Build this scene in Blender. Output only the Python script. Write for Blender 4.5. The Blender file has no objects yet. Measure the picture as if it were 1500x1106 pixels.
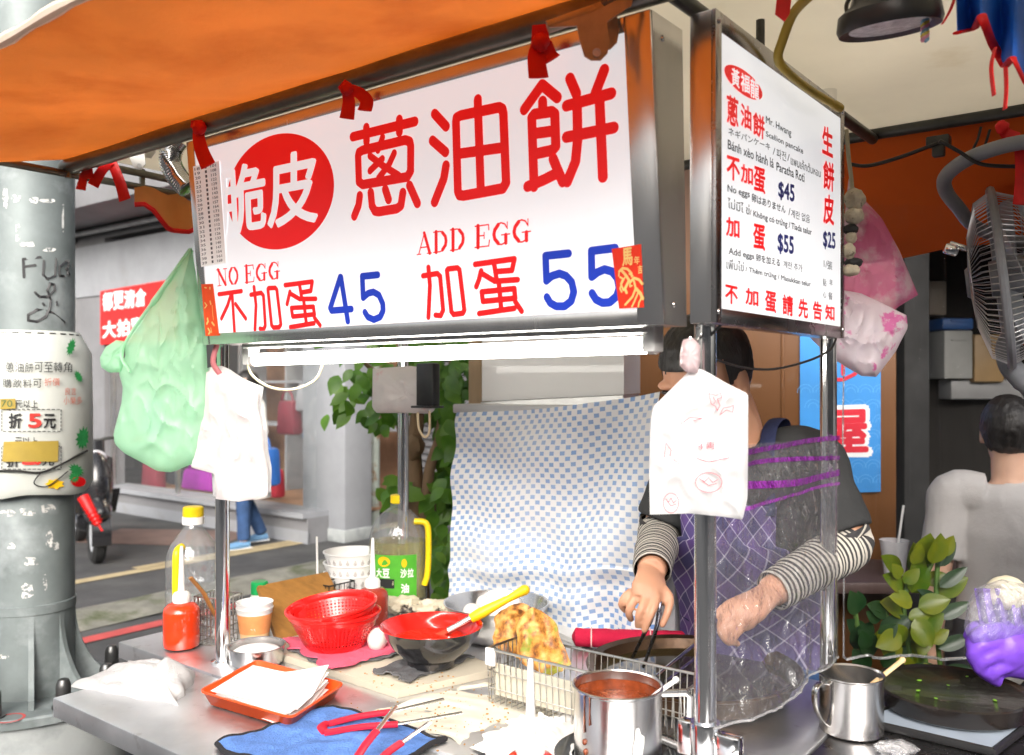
import bpy, bmesh, math, random
from mathutils import Vector, Matrix, noise
random.seed(7)
SC = bpy.context.scene
COL = SC.collection
R = math.radians
# ------------------------------------------------------------------ camera, sky, sun, exposure
ZC = 1.50                      # eye height of the photographer
F = 1314.0                     # focal length in photo pixels (1500 wide)
cd = bpy.data.cameras.new('camera'); cam = bpy.data.objects.new('camera', cd); COL.objects.link(cam)
cam.location = (0, 0, ZC); cam.rotation_euler = (R(90), 0, 0)
cd.sensor_width = 36; cd.lens = 36 * F / 1500; cd.shift_y = 7 / 1500
cd.clip_start = .05; cd.clip_end = 500
cd.dof.use_dof = True; cd.dof.focus_distance = 1.75; cd.dof.aperture_fstop = 5.0
SC.camera = cam
wd = bpy.data.worlds.new('World'); SC.world = wd; wd.use_nodes = True
nt = wd.node_tree; nt.nodes.clear()
sky = nt.nodes.new('ShaderNodeTexSky'); sky.sky_type = 'NISHITA'; sky.sun_disc = False
SUN_EL, SUN_AZ = 27, 182
sky.sun_elevation = R(SUN_EL); sky.sun_rotation = R(SUN_AZ)
sky.air_density = 1.0; sky.dust_density = 6.0; sky.ozone_density = .5
hs = nt.nodes.new('ShaderNodeHueSaturation'); hs.inputs['Saturation'].default_value = .35
bg = nt.nodes.new('ShaderNodeBackground'); bg.inputs[1].default_value = .15
wo = nt.nodes.new('ShaderNodeOutputWorld')
nt.links.new(sky.outputs[0], hs.inputs['Color']); nt.links.new(hs.outputs[0], bg.inputs[0]); nt.links.new(bg.outputs[0], wo.inputs[0])
sl = bpy.data.lights.new('sun', 'SUN'); sl.energy = 1.05; sl.angle = R(45); sl.color = (1, .96, .9)
so = bpy.data.objects.new('sun', sl); COL.objects.link(so); so.location = (0, -4, 9)
az = R(SUN_AZ)                 # direction towards the sun: behind the photographer
sd = Vector((math.sin(az) * math.cos(R(SUN_EL)), math.cos(az) * math.cos(R(SUN_EL)), math.sin(R(SUN_EL))))
so.rotation_euler = sd.to_track_quat('Z', 'Y').to_euler()
SC.view_settings.view_transform = 'Standard'; SC.view_settings.look = 'None'
SC.view_settings.exposure = 1.2; SC.view_settings.gamma = 1
try:
    cy = SC.cycles; cy.max_bounces = 9; cy.transparent_max_bounces = 24; cy.transmission_bounces = 8; cy.glossy_bounces = 4
    cy.diffuse_bounces = 4; cy.caustics_reflective = False; cy.caustics_refractive = False; cy.sample_clamp_indirect = 6
except Exception: pass
# ------------------------------------------------------------------ places
K = .72
UX = Vector((.7907, -.6122, 0)); VX = Vector((.6122, .7907, 0)); ZX = Vector((0, 0, 1))
P0 = Vector((.39, 1.81, 0)) * K
TZ = ZC - .88 * K              # counter height
CAMP = Vector((0, 0, ZC))
def C(u, v, h): return P0 + K * (u * UX + v * VX) + Vector((0, 0, ZC + K * h))      # cart frame: along front, into the cart, up from eye height
def CZ(u, v, z): p = P0 + K * (u * UX + v * VX); p.z = z; return p
def ray(px, py): return Vector(((px - 750) / F, 1, -(py - 560) / F))
def W(px, py, d): return CAMP + ray(px, py) * d
def TP(px, py, z=None):
    z = TZ if z is None else z
    return W(px, py, (ZC - z) * F / (py - 560))
def onplane(p, n):
    def f(px, py, off=0.0):
        r = ray(px, py); t = (p - CAMP).dot(n) / r.dot(n)
        return CAMP + r * t + n * off
    return f
def lerp(a, b, t): return a + (b - a) * t
def N3(p, s=1.0, seed=0): return noise.noise(Vector(p) * s + Vector((seed * 7.3, seed * 3.1, seed * 1.7)))
# ------------------------------------------------------------------ mesh builder
class MB:
    def __init__(s): s.v = []; s.f = []; s.m = []; s.uv = []
    def add(s, vs, fs, m=0, uv=None):
        o = len(s.v); s.v += [Vector(p) for p in vs]; s.f += [tuple(i + o for i in f) for f in fs]; s.m += [m] * len(fs)
        s.uv += list(uv) if uv else [(0, 0)] * len(vs); return s
    def box(s, c, sz, Rm=None, b=0.0, m=0):
        bm = bmesh.new(); bmesh.ops.create_cube(bm, size=1)
        for v in bm.verts: v.co = Vector((v.co.x * sz[0], v.co.y * sz[1], v.co.z * sz[2]))
        if b: bmesh.ops.bevel(bm, geom=bm.edges[:], offset=min(b, min(sz) * .45), segments=2, affect='EDGES', profile=.5)
        bm.verts.index_update(); Rm = Rm or Matrix.Identity(3)
        s.add([Vector(c) + Rm @ v.co for v in bm.verts], [[v.index for v in f.verts] for f in bm.faces], m); bm.free(); return s
    def tube(s, pts, r, n=8, cap=True, closed=False, m=0, flat=None, up=None):
        pts = [Vector(p) for p in pts]; L = len(pts)
        rs = r if isinstance(r, (list, tuple)) else [r] * L
        if len(rs) != L: rs = [rs[min(len(rs) - 1, int(i * len(rs) / L))] for i in range(L)]
        if isinstance(flat, (list, tuple)) and len(flat) != L: flat = [flat[min(len(flat) - 1, int(i * len(flat) / L))] for i in range(L)]
        ts = []
        for i in range(L):
            a = pts[(i - 1) % L] if (closed or i) else pts[0]; b = pts[(i + 1) % L] if (closed or i < L - 1) else pts[-1]
            t = b - a; ts.append(t.normalized() if t.length > 1e-9 else Vector((0, 0, 1)))
        u = Vector(up) if up else (Vector((0, 0, 1)) if abs(ts[0].z) < .9 else Vector((1, 0, 0)))
        vs = []; uvs = []; acc = 0
        for i in range(L):
            u = u - ts[i] * u.dot(ts[i])
            if u.length < 1e-6: u = ts[i].orthogonal()
            u.normalize(); w = ts[i].cross(u)
            if i: acc += (pts[i] - pts[i - 1]).length
            k = flat[i] if isinstance(flat, (list, tuple)) else (flat or 1)
            for j in range(n):
                a = 2 * math.pi * j / n; vs.append(pts[i] + u * math.cos(a) * rs[i] * k + w * math.sin(a) * rs[i]); uvs.append((j / n, acc))
        fs = []
        for i in range(L if closed else L - 1):
            for j in range(n):
                a = i * n + j; b = i * n + (j + 1) % n; c = ((i + 1) % L) * n + (j + 1) % n; d = ((i + 1) % L) * n + j
                fs.append((a, b, c, d))
        if cap and not closed: fs += [tuple(range(n - 1, -1, -1)), tuple((L - 1) * n + j for j in range(n))]
        return s.add(vs, fs, m, uvs)
    def lathe(s, prof, c=(0, 0, 0), n=32, Rm=None, m=0, sx=1, sy=1):
        vs = []; uvs = []; rings = []; fs = []; Rm = Rm or Matrix.Identity(3); acc = 0; pr = None
        for (r, z) in prof:
            if pr: acc += math.hypot(r - pr[0], z - pr[1])
            pr = (r, z)
            if r < 1e-6: rings.append([len(vs)]); vs.append((0, 0, z)); uvs.append((0, acc))
            else:
                rings.append(list(range(len(vs), len(vs) + n)))
                for j in range(n):
                    a = 2 * math.pi * j / n; vs.append((r * math.cos(a) * sx, r * math.sin(a) * sy, z)); uvs.append((j / n, acc))
        for A, B in zip(rings, rings[1:]):
            for j in range(n):
                a, b = A[j % len(A)], A[(j + 1) % len(A)]; c2, d = B[(j + 1) % len(B)], B[j % len(B)]
                f = [a]
                for q in (b, c2, d):
                    if q not in f: f.append(q)
                if len(f) > 2: fs.append(tuple(f))
        return s.add([Vector(c) + Rm @ Vector(p) for p in vs], fs, m, uvs)
    def sheet(s, fn, nu, nv, th=0.0, m=0, uvs=(1, 1)):
        g = [[Vector(fn(i / nu, j / nv)) for j in range(nv + 1)] for i in range(nu + 1)]
        vs = [p for row in g for p in row]; uv = [(i / nu * uvs[0], j / nv * uvs[1]) for i in range(nu + 1) for j in range(nv + 1)]
        ix = lambda i, j: i * (nv + 1) + j
        fs = [(ix(i, j), ix(i + 1, j), ix(i + 1, j + 1), ix(i, j + 1)) for i in range(nu) for j in range(nv)]
        if th:
            n0 = len(vs); nn = []
            for i in range(nu + 1):
                for j in range(nv + 1):
                    a = g[min(i + 1, nu)][j] - g[max(i - 1, 0)][j]; b = g[i][min(j + 1, nv)] - g[i][max(j - 1, 0)]
                    q = a.cross(b); nn.append(q.normalized() if q.length > 1e-12 else Vector((0, 0, 1)))
            vs = vs + [p - q * th for p, q in zip(vs, nn)]; uv = uv + uv
            fs += [tuple(n0 + k for k in reversed(f)) for f in fs[:]]
            ed = [(ix(i, 0), ix(i + 1, 0)) for i in range(nu)] + [(ix(nu, j), ix(nu, j + 1)) for j in range(nv)] + \
                 [(ix(i + 1, nv), ix(i, nv)) for i in range(nu)] + [(ix(0, j + 1), ix(0, j)) for j in range(nv)]
            fs += [(b, a, a + n0, b + n0) for a, b in ed]
        return s.add(vs, fs, m, uv)
    def prism(s, poly, d, m=0):          # poly: 3-D points of one flat outline, d: depth vector
        poly = [Vector(p) for p in poly]; d = Vector(d); n = len(poly)
        return s.add(poly + [p + d for p in poly], [tuple(range(n)), tuple(range(2 * n - 1, n - 1, -1))] +
                     [(i, (i + 1) % n, (i + 1) % n + n, i + n) for i in range(n)], m)
    def ell(s, c, r, Rm=None, nu=20, nv=12, m=0, disp=None):
        prof = [(math.sin(math.pi * i / nv), -math.cos(math.pi * i / nv)) for i in range(nv + 1)]; prof[0] = (0, -1); prof[-1] = (0, 1)
        k = len(s.v); s.lathe(prof, n=nu, m=m); Rm = Rm or Matrix.Identity(3)
        for i in range(k, len(s.v)):
            p = s.v[i]; q = 1 + (disp(p) if disp else 0); s.v[i] = Vector(c) + Rm @ Vector((p.x * r[0] * q, p.y * r[1] * q, p.z * r[2] * q))
        return s
    def text(s, body, quad, off=0.0, m=0, d=Vector((0, 0, 0))):
        vs, fs, gw, gh = glyph(body); a, b, c, e = [Vector(q) for q in quad]      # top-left, top-right, bottom-right, bottom-left
        nn = (b - a).cross(e - a).normalized(); nn = nn if nn.dot(CAMP - a) > 0 else -nn; sh = [(0, 0)]
        if off: k = 8 if off > .018 else 4; sh += [(off * math.cos(6.2832 * i / k), off * math.sin(6.2832 * i / k)) for i in range(k)]      # bold: the same letter laid over itself
        for i, (ox, oy) in enumerate(sh):
            s.add([lerp(lerp(e, c, x + ox / gw), lerp(a, b, x + ox / gw), y + oy / gh) + d + nn * (.00002 * i) for x, y in vs], fs, m)
        return s
    def stroke(s, pts, w, n, m=0, k=[0]):
        pts = [Vector(p) for p in pts]
        for a, b in zip(pts, pts[1:]):
            if (b - a).length < 1e-6: continue
            k[0] = (k[0] + 1) % 12; o = n * (.00003 * k[0]); q = n.cross(b - a).normalized() * w / 2
            s.add([a + q + o, a - q + o, b - q + o, b + q + o], [(0, 1, 2, 3)], m)
        e1 = n.orthogonal().normalized(); e2 = n.cross(e1)
        for p in pts:
            k[0] = (k[0] + 1) % 12; o = n * (.00003 * k[0] + .000012)
            s.add([p + o + (e1 * math.cos(2 * math.pi * j / 14) + e2 * math.sin(2 * math.pi * j / 14)) * w / 2 for j in range(14)], [tuple(range(14))], m)
        return s
_g = {}
def glyph(body):
    key = body
    if key in _g: return _g[key]
    c = bpy.data.curves.new('lettering', 'FONT'); c.body = body; c.size = 1; c.resolution_u = 3
    o = bpy.data.objects.new('lettering', c); COL.objects.link(o)
    me = bpy.data.meshes.new_from_object(o.evaluated_get(bpy.context.evaluated_depsgraph_get()))
    xs = [v.co.x for v in me.vertices] or [0, 1]; ys = [v.co.y for v in me.vertices] or [0, 1]
    x0, x1, y0, y1 = min(xs), max(xs), min(ys), max(ys)
    _g[key] = ([((v.co.x - x0) / max(x1 - x0, 1e-6), (v.co.y - y0) / max(y1 - y0, 1e-6)) for v in me.vertices], [tuple(p.vertices) for p in me.polygons], max(x1 - x0, 1e-6), max(y1 - y0, 1e-6))
    bpy.data.objects.remove(o); bpy.data.curves.remove(c); bpy.data.meshes.remove(me)
    return _g[key]
def rotm(x=0, y=0, z=0): return (Matrix.Rotation(R(z), 3, 'Z') @ Matrix.Rotation(R(y), 3, 'Y') @ Matrix.Rotation(R(x), 3, 'X'))
def frame(z, x=None):                 # rotation whose local z points along z
    z = Vector(z).normalized(); x = Vector(x) if x else z.orthogonal(); y = z.cross(x).normalized(); x = y.cross(z)
    return Matrix((x, y, z)).transposed()
CARTR = Matrix((UX, VX, ZX)).transposed()
def crv(pts, n=8):                    # smooth curve through points
    P = [Vector(p) for p in pts]; out = []
    for i in range(len(P) - 1):
        p0, p1, p2, p3 = P[max(i - 1, 0)], P[i], P[i + 1], P[min(i + 2, len(P) - 1)]
        for k in range(n):
            t = k / n; out.append(.5 * ((2 * p1) + (p2 - p0) * t + (2 * p0 - 5 * p1 + 4 * p2 - p3) * t * t + (3 * p1 - p0 - 3 * p2 + p3) * t ** 3))
    return out + [P[-1]]
def obj(name, mb, mats, parent=None, ang=38, flat=False):
    me = bpy.data.meshes.new(name); base = Vector((0, 0, 0))
    if parent is not None: base = Vector(parent['_b']) if '_b' in parent else Vector((0, 0, 0))
    else:
        xs = [v.x for v in mb.v]; ys = [v.y for v in mb.v]; zs = [v.z for v in mb.v]
        base = Vector(((min(xs) + max(xs)) / 2, (min(ys) + max(ys)) / 2, min(zs)))
    me.from_pydata([v - base for v in mb.v], [], mb.f)
    for mt in (mats if isinstance(mats, (list, tuple)) else [mats]): me.materials.append(mt)
    me.polygons.foreach_set('material_index', mb.m)
    uvl = me.uv_layers.new(name='UVMap')
    for lp in me.loops: uvl.data[lp.index].uv = mb.uv[lp.vertex_index]
    bm = bmesh.new(); bm.from_mesh(me)
    bmesh.ops.recalc_face_normals(bm, faces=bm.faces[:])
    for f in bm.faces: f.smooth = not flat
    for e in bm.edges:
        if len(e.link_faces) == 2 and e.calc_face_angle(0) > R(ang): e.smooth = False
    bm.to_mesh(me); bm.free()
    o = bpy.data.objects.new(name, me); COL.objects.link(o)
    if parent is not None: o.parent = parent
    else: o.location = base
    o['_b'] = base[:]
    return o
def tag(o, label=None, cat=None, group=None, kind=None):
    if label: o['label'] = label
    if cat: o['category'] = cat
    if group: o['group'] = group
    if kind: o['kind'] = kind
    return o
def thing(name, label, cat, loc, group=None):
    o = bpy.data.objects.new(name, None); COL.objects.link(o); o.location = loc; o.empty_display_size = .05
    o['_b'] = Vector(loc)[:]
    return tag(o, label, cat, group)
def dup(root, loc, rotz=0.0, label=None, scale=1.0):
    c = root.copy(); COL.objects.link(c); c.location = loc; c.rotation_euler = (0, 0, rotz); c.scale = (scale,) * 3
    if label: c['label'] = label
    for ch in list(root.children):
        d = ch.copy(); COL.objects.link(d); d.parent = c
        for g in list(ch.children):
            e = g.copy(); COL.objects.link(e); e.parent = d
    return c
def remesh(mb, vox, smooth=4):        # join overlapping shapes into one continuous skin
    me = bpy.data.meshes.new('skin'); me.from_pydata(mb.v, [], mb.f)
    bm = bmesh.new(); bm.from_mesh(me); bmesh.ops.recalc_face_normals(bm, faces=bm.faces[:]); bm.to_mesh(me); bm.free()
    o = bpy.data.objects.new('skin', me); COL.objects.link(o)
    md = o.modifiers.new('r', 'REMESH'); md.mode = 'VOXEL'; md.voxel_size = vox
    ms = o.modifiers.new('s', 'SMOOTH'); ms.factor = .5; ms.iterations = smooth
    m2 = bpy.data.meshes.new_from_object(o.evaluated_get(bpy.context.evaluated_depsgraph_get()))
    r = MB(); r.add([v.co.copy() for v in m2.vertices], [tuple(p.vertices) for p in m2.polygons])
    bpy.data.objects.remove(o); bpy.data.meshes.remove(me); bpy.data.meshes.remove(m2)
    return r
# ------------------------------------------------------------------ materials
def base_nodes(name):
    m = bpy.data.materials.new(name); m.use_nodes = True; t = m.node_tree; t.nodes.clear()
    out = t.nodes.new('ShaderNodeOutputMaterial'); return m, t, out
def nd(t, typ, **kw):
    n = t.nodes.new(typ)
    for k, v in kw.items():
        if k in n.inputs: n.inputs[k].default_value = v
        else: setattr(n, k, v)
    return n
def noise_node(t, scale, detail=5, stretch=None, src='Object', rough=.6):
    tc = nd(t, 'ShaderNodeTexCoord'); n = nd(t, 'ShaderNodeTexNoise'); n.inputs['Scale'].default_value = scale; n.inputs['Detail'].default_value = detail
    n.inputs['Roughness'].default_value = rough
    if stretch:
        mp = nd(t, 'ShaderNodeMapping'); mp.inputs['Scale'].default_value = stretch; t.links.new(tc.outputs[src], mp.inputs[0]); t.links.new(mp.outputs[0], n.inputs['Vector'])
    else: t.links.new(tc.outputs[src], n.inputs['Vector'])
    return n
def ramp(t, fac, stops):
    r = nd(t, 'ShaderNodeValToRGB'); e = r.color_ramp.elements
    while len(e) < len(stops): e.new(.5)
    for i, (p, c) in enumerate(stops): e[i].position = p; e[i].color = (*c, 1) if len(c) == 3 else c
    t.links.new(fac, r.inputs[0]); return r
def sc(c, k): return tuple(max(0, min(1, x * k)) for x in c)
def M(name, col, rough=.5, metal=0, var=.12, vs=9, bump=.08, bs=60, spec=.5, trn=0.0, clear=0.0, stain=None, stretch=None, coat=0, tr=0, ior=1.45, emit=0, sss=0, rv=.12, vec=None):
    m, t, out = base_nodes(name)
    p = nd(t, 'ShaderNodeBsdfPrincipled')
    n = noise_node(t, vs, stretch=stretch)
    col_out = ramp(t, n.outputs[0], [(.3, sc(col, 1 - var)), (.7, sc(col, 1 + var))]).outputs[0]
    if stain:
        n2 = noise_node(t, stain[1], 7); a = ramp(t, n2.outputs[0], [(stain[2], (0, 0, 0)), (stain[2] + stain[3], (1, 1, 1))])
        mx = nd(t, 'ShaderNodeMix', data_type='RGBA'); t.links.new(a.outputs[0], mx.inputs[0]); t.links.new(col_out, mx.inputs[6]); mx.inputs[7].default_value = (*stain[0], 1)
        col_out = mx.outputs[2]
    t.links.new(col_out, p.inputs['Base Color'])
    n3 = noise_node(t, vs * 2.3, stretch=stretch); mr = nd(t, 'ShaderNodeMapRange'); mr.inputs[3].default_value = max(.02, rough - rv); mr.inputs[4].default_value = min(1, rough + rv)
    t.links.new(n3.outputs[0], mr.inputs[0]); t.links.new(mr.outputs[0], p.inputs['Roughness'])
    p.inputs['Metallic'].default_value = metal; p.inputs['Specular IOR Level'].default_value = spec; p.inputs['Coat Weight'].default_value = coat
    p.inputs['Transmission Weight'].default_value = tr; p.inputs['IOR'].default_value = ior
    if sss: p.inputs['Subsurface Weight'].default_value = sss; p.inputs['Subsurface Radius'].default_value = (.012, .005, .003); p.inputs['Subsurface Scale'].default_value = 1
    if emit: p.inputs['Emission Color'].default_value = (*col, 1); p.inputs['Emission Strength'].default_value = emit
    if bump:
        nb = noise_node(t, bs, 4, stretch=stretch); b = nd(t, 'ShaderNodeBump', Strength=bump, Distance=.004); t.links.new(nb.outputs[0], b.inputs['Height']); t.links.new(b.outputs[0], p.inputs['Normal'])
    s = p.outputs[0]
    if trn:
        tl = nd(t, 'ShaderNodeBsdfTranslucent'); t.links.new(col_out, tl.inputs[0]); mx = nd(t, 'ShaderNodeMixShader'); mx.inputs[0].default_value = trn
        t.links.new(s, mx.inputs[1]); t.links.new(tl.outputs[0], mx.inputs[2]); s = mx.outputs[0]
    if clear:
        tp = nd(t, 'ShaderNodeBsdfTransparent'); tp.inputs[0].default_value = (*[min(1, .5 + .5 * x) for x in col], 1); mx = nd(t, 'ShaderNodeMixShader'); mx.inputs[0].default_value = clear
        t.links.new(s, mx.inputs[1]); t.links.new(tp.outputs[0], mx.inputs[2]); s = mx.outputs[0]
    t.links.new(s, out.inputs[0]); return m
def film(name, tint=(1, 1, 1), gloss=.12, haze=.06, rough=.08, bump=.5, bs=9, stretch=None, hcol=(.9, .9, .92), fr=.7):   # thin clear plastic
    m, t, out = base_nodes(name)
    tp = nd(t, 'ShaderNodeBsdfTransparent'); tp.inputs[0].default_value = (*tint, 1)
    g = nd(t, 'ShaderNodeBsdfGlossy'); g.inputs['Roughness'].default_value = rough
    df = nd(t, 'ShaderNodeBsdfDiffuse'); df.inputs[0].default_value = (*hcol, 1)
    nb = noise_node(t, bs, 5, stretch=stretch, rough=.5); b = nd(t, 'ShaderNodeBump', Strength=bump, Distance=.03); t.links.new(nb.outputs[0], b.inputs['Height']); t.links.new(b.outputs[0], g.inputs['Normal'])
    lw = nd(t, 'ShaderNodeLayerWeight', Blend=.5); t.links.new(b.outputs[0], lw.inputs['Normal'])
    pw = nd(t, 'ShaderNodeMath', operation='POWER'); pw.inputs[1].default_value = 4.0; t.links.new(lw.outputs['Facing'], pw.inputs[0])
    ad = nd(t, 'ShaderNodeMath', operation='MULTIPLY_ADD'); ad.inputs[1].default_value = fr; ad.inputs[2].default_value = gloss * .5; ad.use_clamp = True; t.links.new(pw.outputs[0], ad.inputs[0])
    m1 = nd(t, 'ShaderNodeMixShader'); m1.inputs[0].default_value = haze; t.links.new(tp.outputs[0], m1.inputs[1]); t.links.new(df.outputs[0], m1.inputs[2])
    m2 = nd(t, 'ShaderNodeMixShader'); t.links.new(ad.outputs[0], m2.inputs[0]); t.links.new(m1.outputs[0], m2.inputs[1]); t.links.new(g.outputs[0], m2.inputs[2])
    t.links.new(m2.outputs[0], out.inputs[0]); return m
def flaky(name, col, scale=35, lo=.47, hi=.53):      # residue that is only left in patches
    m = M(name, col, .85, 0, .25, 30, .2, 60); t = m.node_tree; out = [n for n in t.nodes if n.type == 'OUTPUT_MATERIAL'][0]; sh = out.inputs[0].links[0].from_socket
    n = noise_node(t, scale, 6); r = ramp(t, n.outputs[0], [(lo, (0, 0, 0)), (hi, (1, 1, 1))]); tp = nd(t, 'ShaderNodeBsdfTransparent'); mx = nd(t, 'ShaderNodeMixShader')
    t.links.new(r.outputs[0], mx.inputs[0]); t.links.new(tp.outputs[0], mx.inputs[1]); t.links.new(sh, mx.inputs[2]); t.links.new(mx.outputs[0], out.inputs[0]); return m
def lamp_mat(name, col, st):
    m, t, out = base_nodes(name); e = nd(t, 'ShaderNodeEmission'); e.inputs[0].default_value = (*col, 1); e.inputs[1].default_value = st; t.links.new(e.outputs[0], out.inputs[0]); return m
def leafmat(name, a, b, vs=6):
    m, t, out = base_nodes(name); n = noise_node(t, vs, 3); c = ramp(t, n.outputs[0], [(.35, a), (.68, b)])
    p = nd(t, 'ShaderNodeBsdfPrincipled', Roughness=.35); t.links.new(c.outputs[0], p.inputs['Base Color'])
    tl = nd(t, 'ShaderNodeBsdfTranslucent'); t.links.new(c.outputs[0], tl.inputs[0]); mx = nd(t, 'ShaderNodeMixShader'); mx.inputs[0].default_value = .3
    t.links.new(p.outputs[0], mx.inputs[1]); t.links.new(tl.outputs[0], mx.inputs[2]); t.links.new(mx.outputs[0], out.inputs[0]); return m
steel = M('brushed_steel', (.62, .61, .6), .24, 1, .1, 7, .06, 90, stretch=(1, 1, .12), rv=.1)
steelh = M('counter_steel', (.80, .81, .83), .42, 1, .14, 5, .05, 40, rv=.12, stain=((.3, .28, .26), 14, .62, .2))
chrome = M('polished_steel', (.75, .75, .75), .12, 1, .06, 6, .03, 30, rv=.06)
alu = M('dull_aluminium', (.55, .55, .54), .38, 1, .12, 9, .1, 50)
darksteel = M('dark_painted_steel', (.05, .05, .045), .4, .3, .3, 12, .1, 60)
olive = M('weathered_rail_steel', (.16, .15, .12), .35, .7, .3, 10, .1, 60)
white = M('white_acrylic', (.85, .86, .87), .22, 0, .02, 3, .015, 14, coat=.25, stain=((.70, .69, .63), 5, .62, .25))
whitep = M('white_plastic', (.82, .81, .79), .4, 0, .04, 9, .05, 30)
whitel = M('backlit_acrylic', (.70, .715, .74), .22, 0, .02, 3, .015, 14, coat=.25, emit=.36, stain=((.70, .69, .63), 4, .60, .25))
redl = M('backlit_red_vinyl', (.74, .008, .010), .4, 0, .04, 5, 0, emit=.26)
bluel = M('backlit_blue_vinyl', (.012, .045, .48), .4, 0, .04, 5, 0, emit=.12)
red = M('red_vinyl', (.72, .004, .008), .4, 0, .04, 5, 0)
redv2 = M('bright_red_vinyl', (.78, .018, .018), .4, 0, .04, 5, 0)
blue = M('blue_vinyl', (.012, .045, .48), .4, 0, .04, 5, 0)
navy = M('navy_print', (.02, .03, .2), .5, 0, .04, 5, 0)
black = M('black_print', (.012, .012, .014), .5, 0, .1, 5, 0)
blackp = M('black_plastic', (.018, .018, .019), .35, 0, .2, 20, .05, 60)
rubber = M('black_rubber', (.02, .02, .02), .7, 0, .25, 20, .15, 60)
ribbon_m = M('red_ribbon', (.8, .012, .012), .45, 0, .08, 30, .12, 150, trn=.25)
paper = M('white_paper', (.85, .84, .82), .7, 0, .03, 8, .05, 30)
pinkprint = M('faded_red_print', (.85, .3, .32), .7, 0, .2, 20, 0)
bagwhite = M('white_bag_film', (.80, .80, .80), .4, 0, .03, 6, .5, 22, trn=.4)
# ------------------------------------------------------------------ ground
asphalt = M('asphalt', (.06, .06, .062), .85, 0, .25, 3, .5, 180, stain=((.12, .12, .115), 1.3, .5, .3))
paving = M('pavement_concrete', (.3, .29, .27), .85, 0, .15, 3, .3, 120, stain=((.12, .12, .11), 2, .55, .2))
moss = M('mossy_gutter', (.20, .195, .165), .9, 0, .3, 6, .6, 60, stain=((.06, .075, .025), 3.5, .5, .18))
redpaint = M('red_road_paint', (.5, .08, .075), .8, 0, .2, 6, .3, 120)
yelpaint = M('worn_yellow_paint', (.42, .34, .2), .8, 0, .2, 6, .3, 120)
def gsheet(name, pts, z, mat, kind='structure'):
    b = MB(); b.add([(x, y, z) for x, y in pts], [tuple(range(len(pts)))]); return tag(obj(name, b, mat), kind=kind)
g = MB(); g.add([(-90, -60, 0), (90, -60, 0), (90, 120, 0), (-90, 120, 0)], [(0, 1, 2, 3)]); tag(obj('ground', g, asphalt), kind='structure')
def strip(name, a, b, w, z, mat):      # a,b ground points (x,y)
    a = Vector((*a, 0)); b = Vector((*b, 0)); d = (b - a).normalized(); q = Vector((-d.y, d.x, 0)) * w / 2
    return gsheet(name, [tuple((a - q)[:2]), tuple((b - q)[:2]), tuple((b + q)[:2]), tuple((a + q)[:2])], z, mat)
gp = lambda px, py: TP(px, py, 0)
def along(px, py, l0, l1): p = gp(px, py); a = p + VX * l0; b = p + VX * l1; return (a.x, a.y), (b.x, b.y)
a, b = along(190, 924, -4, 3.2); strip('road', a, b, .12, .006, redpaint)['kind'] = 'structure'
a, b = along(190, 893, -4, 3.6)
p = MB(); q = Vector((a[0], a[1], 0)); e = Vector((b[0], b[1], 0)); d = (e - q).normalized(); s_ = Vector((-d.y, d.x, 0))
p.sheet(lambda i, j: lerp(q, e, i) + s_ * (j - .5) * .55 + Vector((0, 0, .004 + .05 * math.sin(math.pi * j) + .012 * N3(lerp(q, e, i) + s_ * j, 3))), 60, 6)
tag(obj('pavement', p, moss), kind='structure')
a, b = along(170, 843, -3, 3.4); strip('road', a, b, .13, .006, yelpaint)
a, b = along(420, 795, -1.5, 2.0); strip('road', a, b, .12, .006, yelpaint)
pb = M('worn_red_paving', (.17, .115, .10), .85, 0, .2, 4, .3, 120)
c0 = gp(222, 781); gsheet('path', [(c0.x - .5, c0.y - .55), (c0.x + .9, c0.y - .75), (c0.x + 1.0, c0.y + .1), (c0.x - .4, c0.y + .25)], .005, pb)

# ------------------------------------------------------------------ unseen houses behind the photographer, added for darker bands in the steel
bw_ = M('street_render', (.22, .21, .20), .8, 0, .2, 1.5, .1, 20); gl_ = M('dark_window', (.02, .022, .025), .1, 0, .1, 2, 0)
for x, w, h, lb_ in ((-9, 9.5, 5, 'plain grey building across the street behind the photographer, left part'), (1.5, 10, 5.4, 'plain grey building across the street behind the photographer, middle part'), (12, 9, 4.6, 'plain grey building across the street behind the photographer, right part')):
    t = thing('street_building', lb_, 'building', (x, -12, 0)); b = MB(); b.box((x, -15, h / 2), (w, 6, h), None, .03); obj('wall', b, bw_, t)
    for fl_ in range(int(h // 3)):
        for k in range(4): b = MB(); b.box((x - w / 2 + (k + .5) * w / 4, -11.98, 1.5 + fl_ * 3), (w / 6, .08, 1.7), None, .02); obj('window', b, gl_, t)
# ------------------------------------------------------------------ the cart
H0 = -.88
cart = thing('food_cart', 'stainless steel pancake cart with posts, cream roof panel and a steel worktop', 'food cart', CZ(-1, .5, 0))
def ubox(mb, u0, u1, v0, v1, h0, h1, b=.003, m=0):
    mb.box((C(u0, v0, h0) + C(u1, v1, h1)) / 2, ((u1 - u0) * K, (v1 - v0) * K, (h1 - h0) * K), CARTR, b, m); return mb
obj('worktop', ubox(MB(), -2.118, .05, -.082, .98, H0 - .055, H0), steelh, cart)
obj('front_shelf', ubox(MB(), -1.758, .5, -.47, -.087, H0 - .058, H0 - .004), steelh, cart)
obj('side_counter', ubox(MB(), .056, 1.75, -.082, 1.2, H0 - .055, H0 - .002), M('dark_counter_steel', (.33, .32, .32), .27, 1, .2, 5, .05, 40), cart)
obj('cabinet', ubox(MB(), -2.0, .02, .0, .9, -1.85, H0 - .06), alu, cart)
cb = MB(); ubox(cb, .1, 1.7, .02, 1.15, -1.85, H0 - .06); obj('cabinet', cb, alu, cart)
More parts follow.
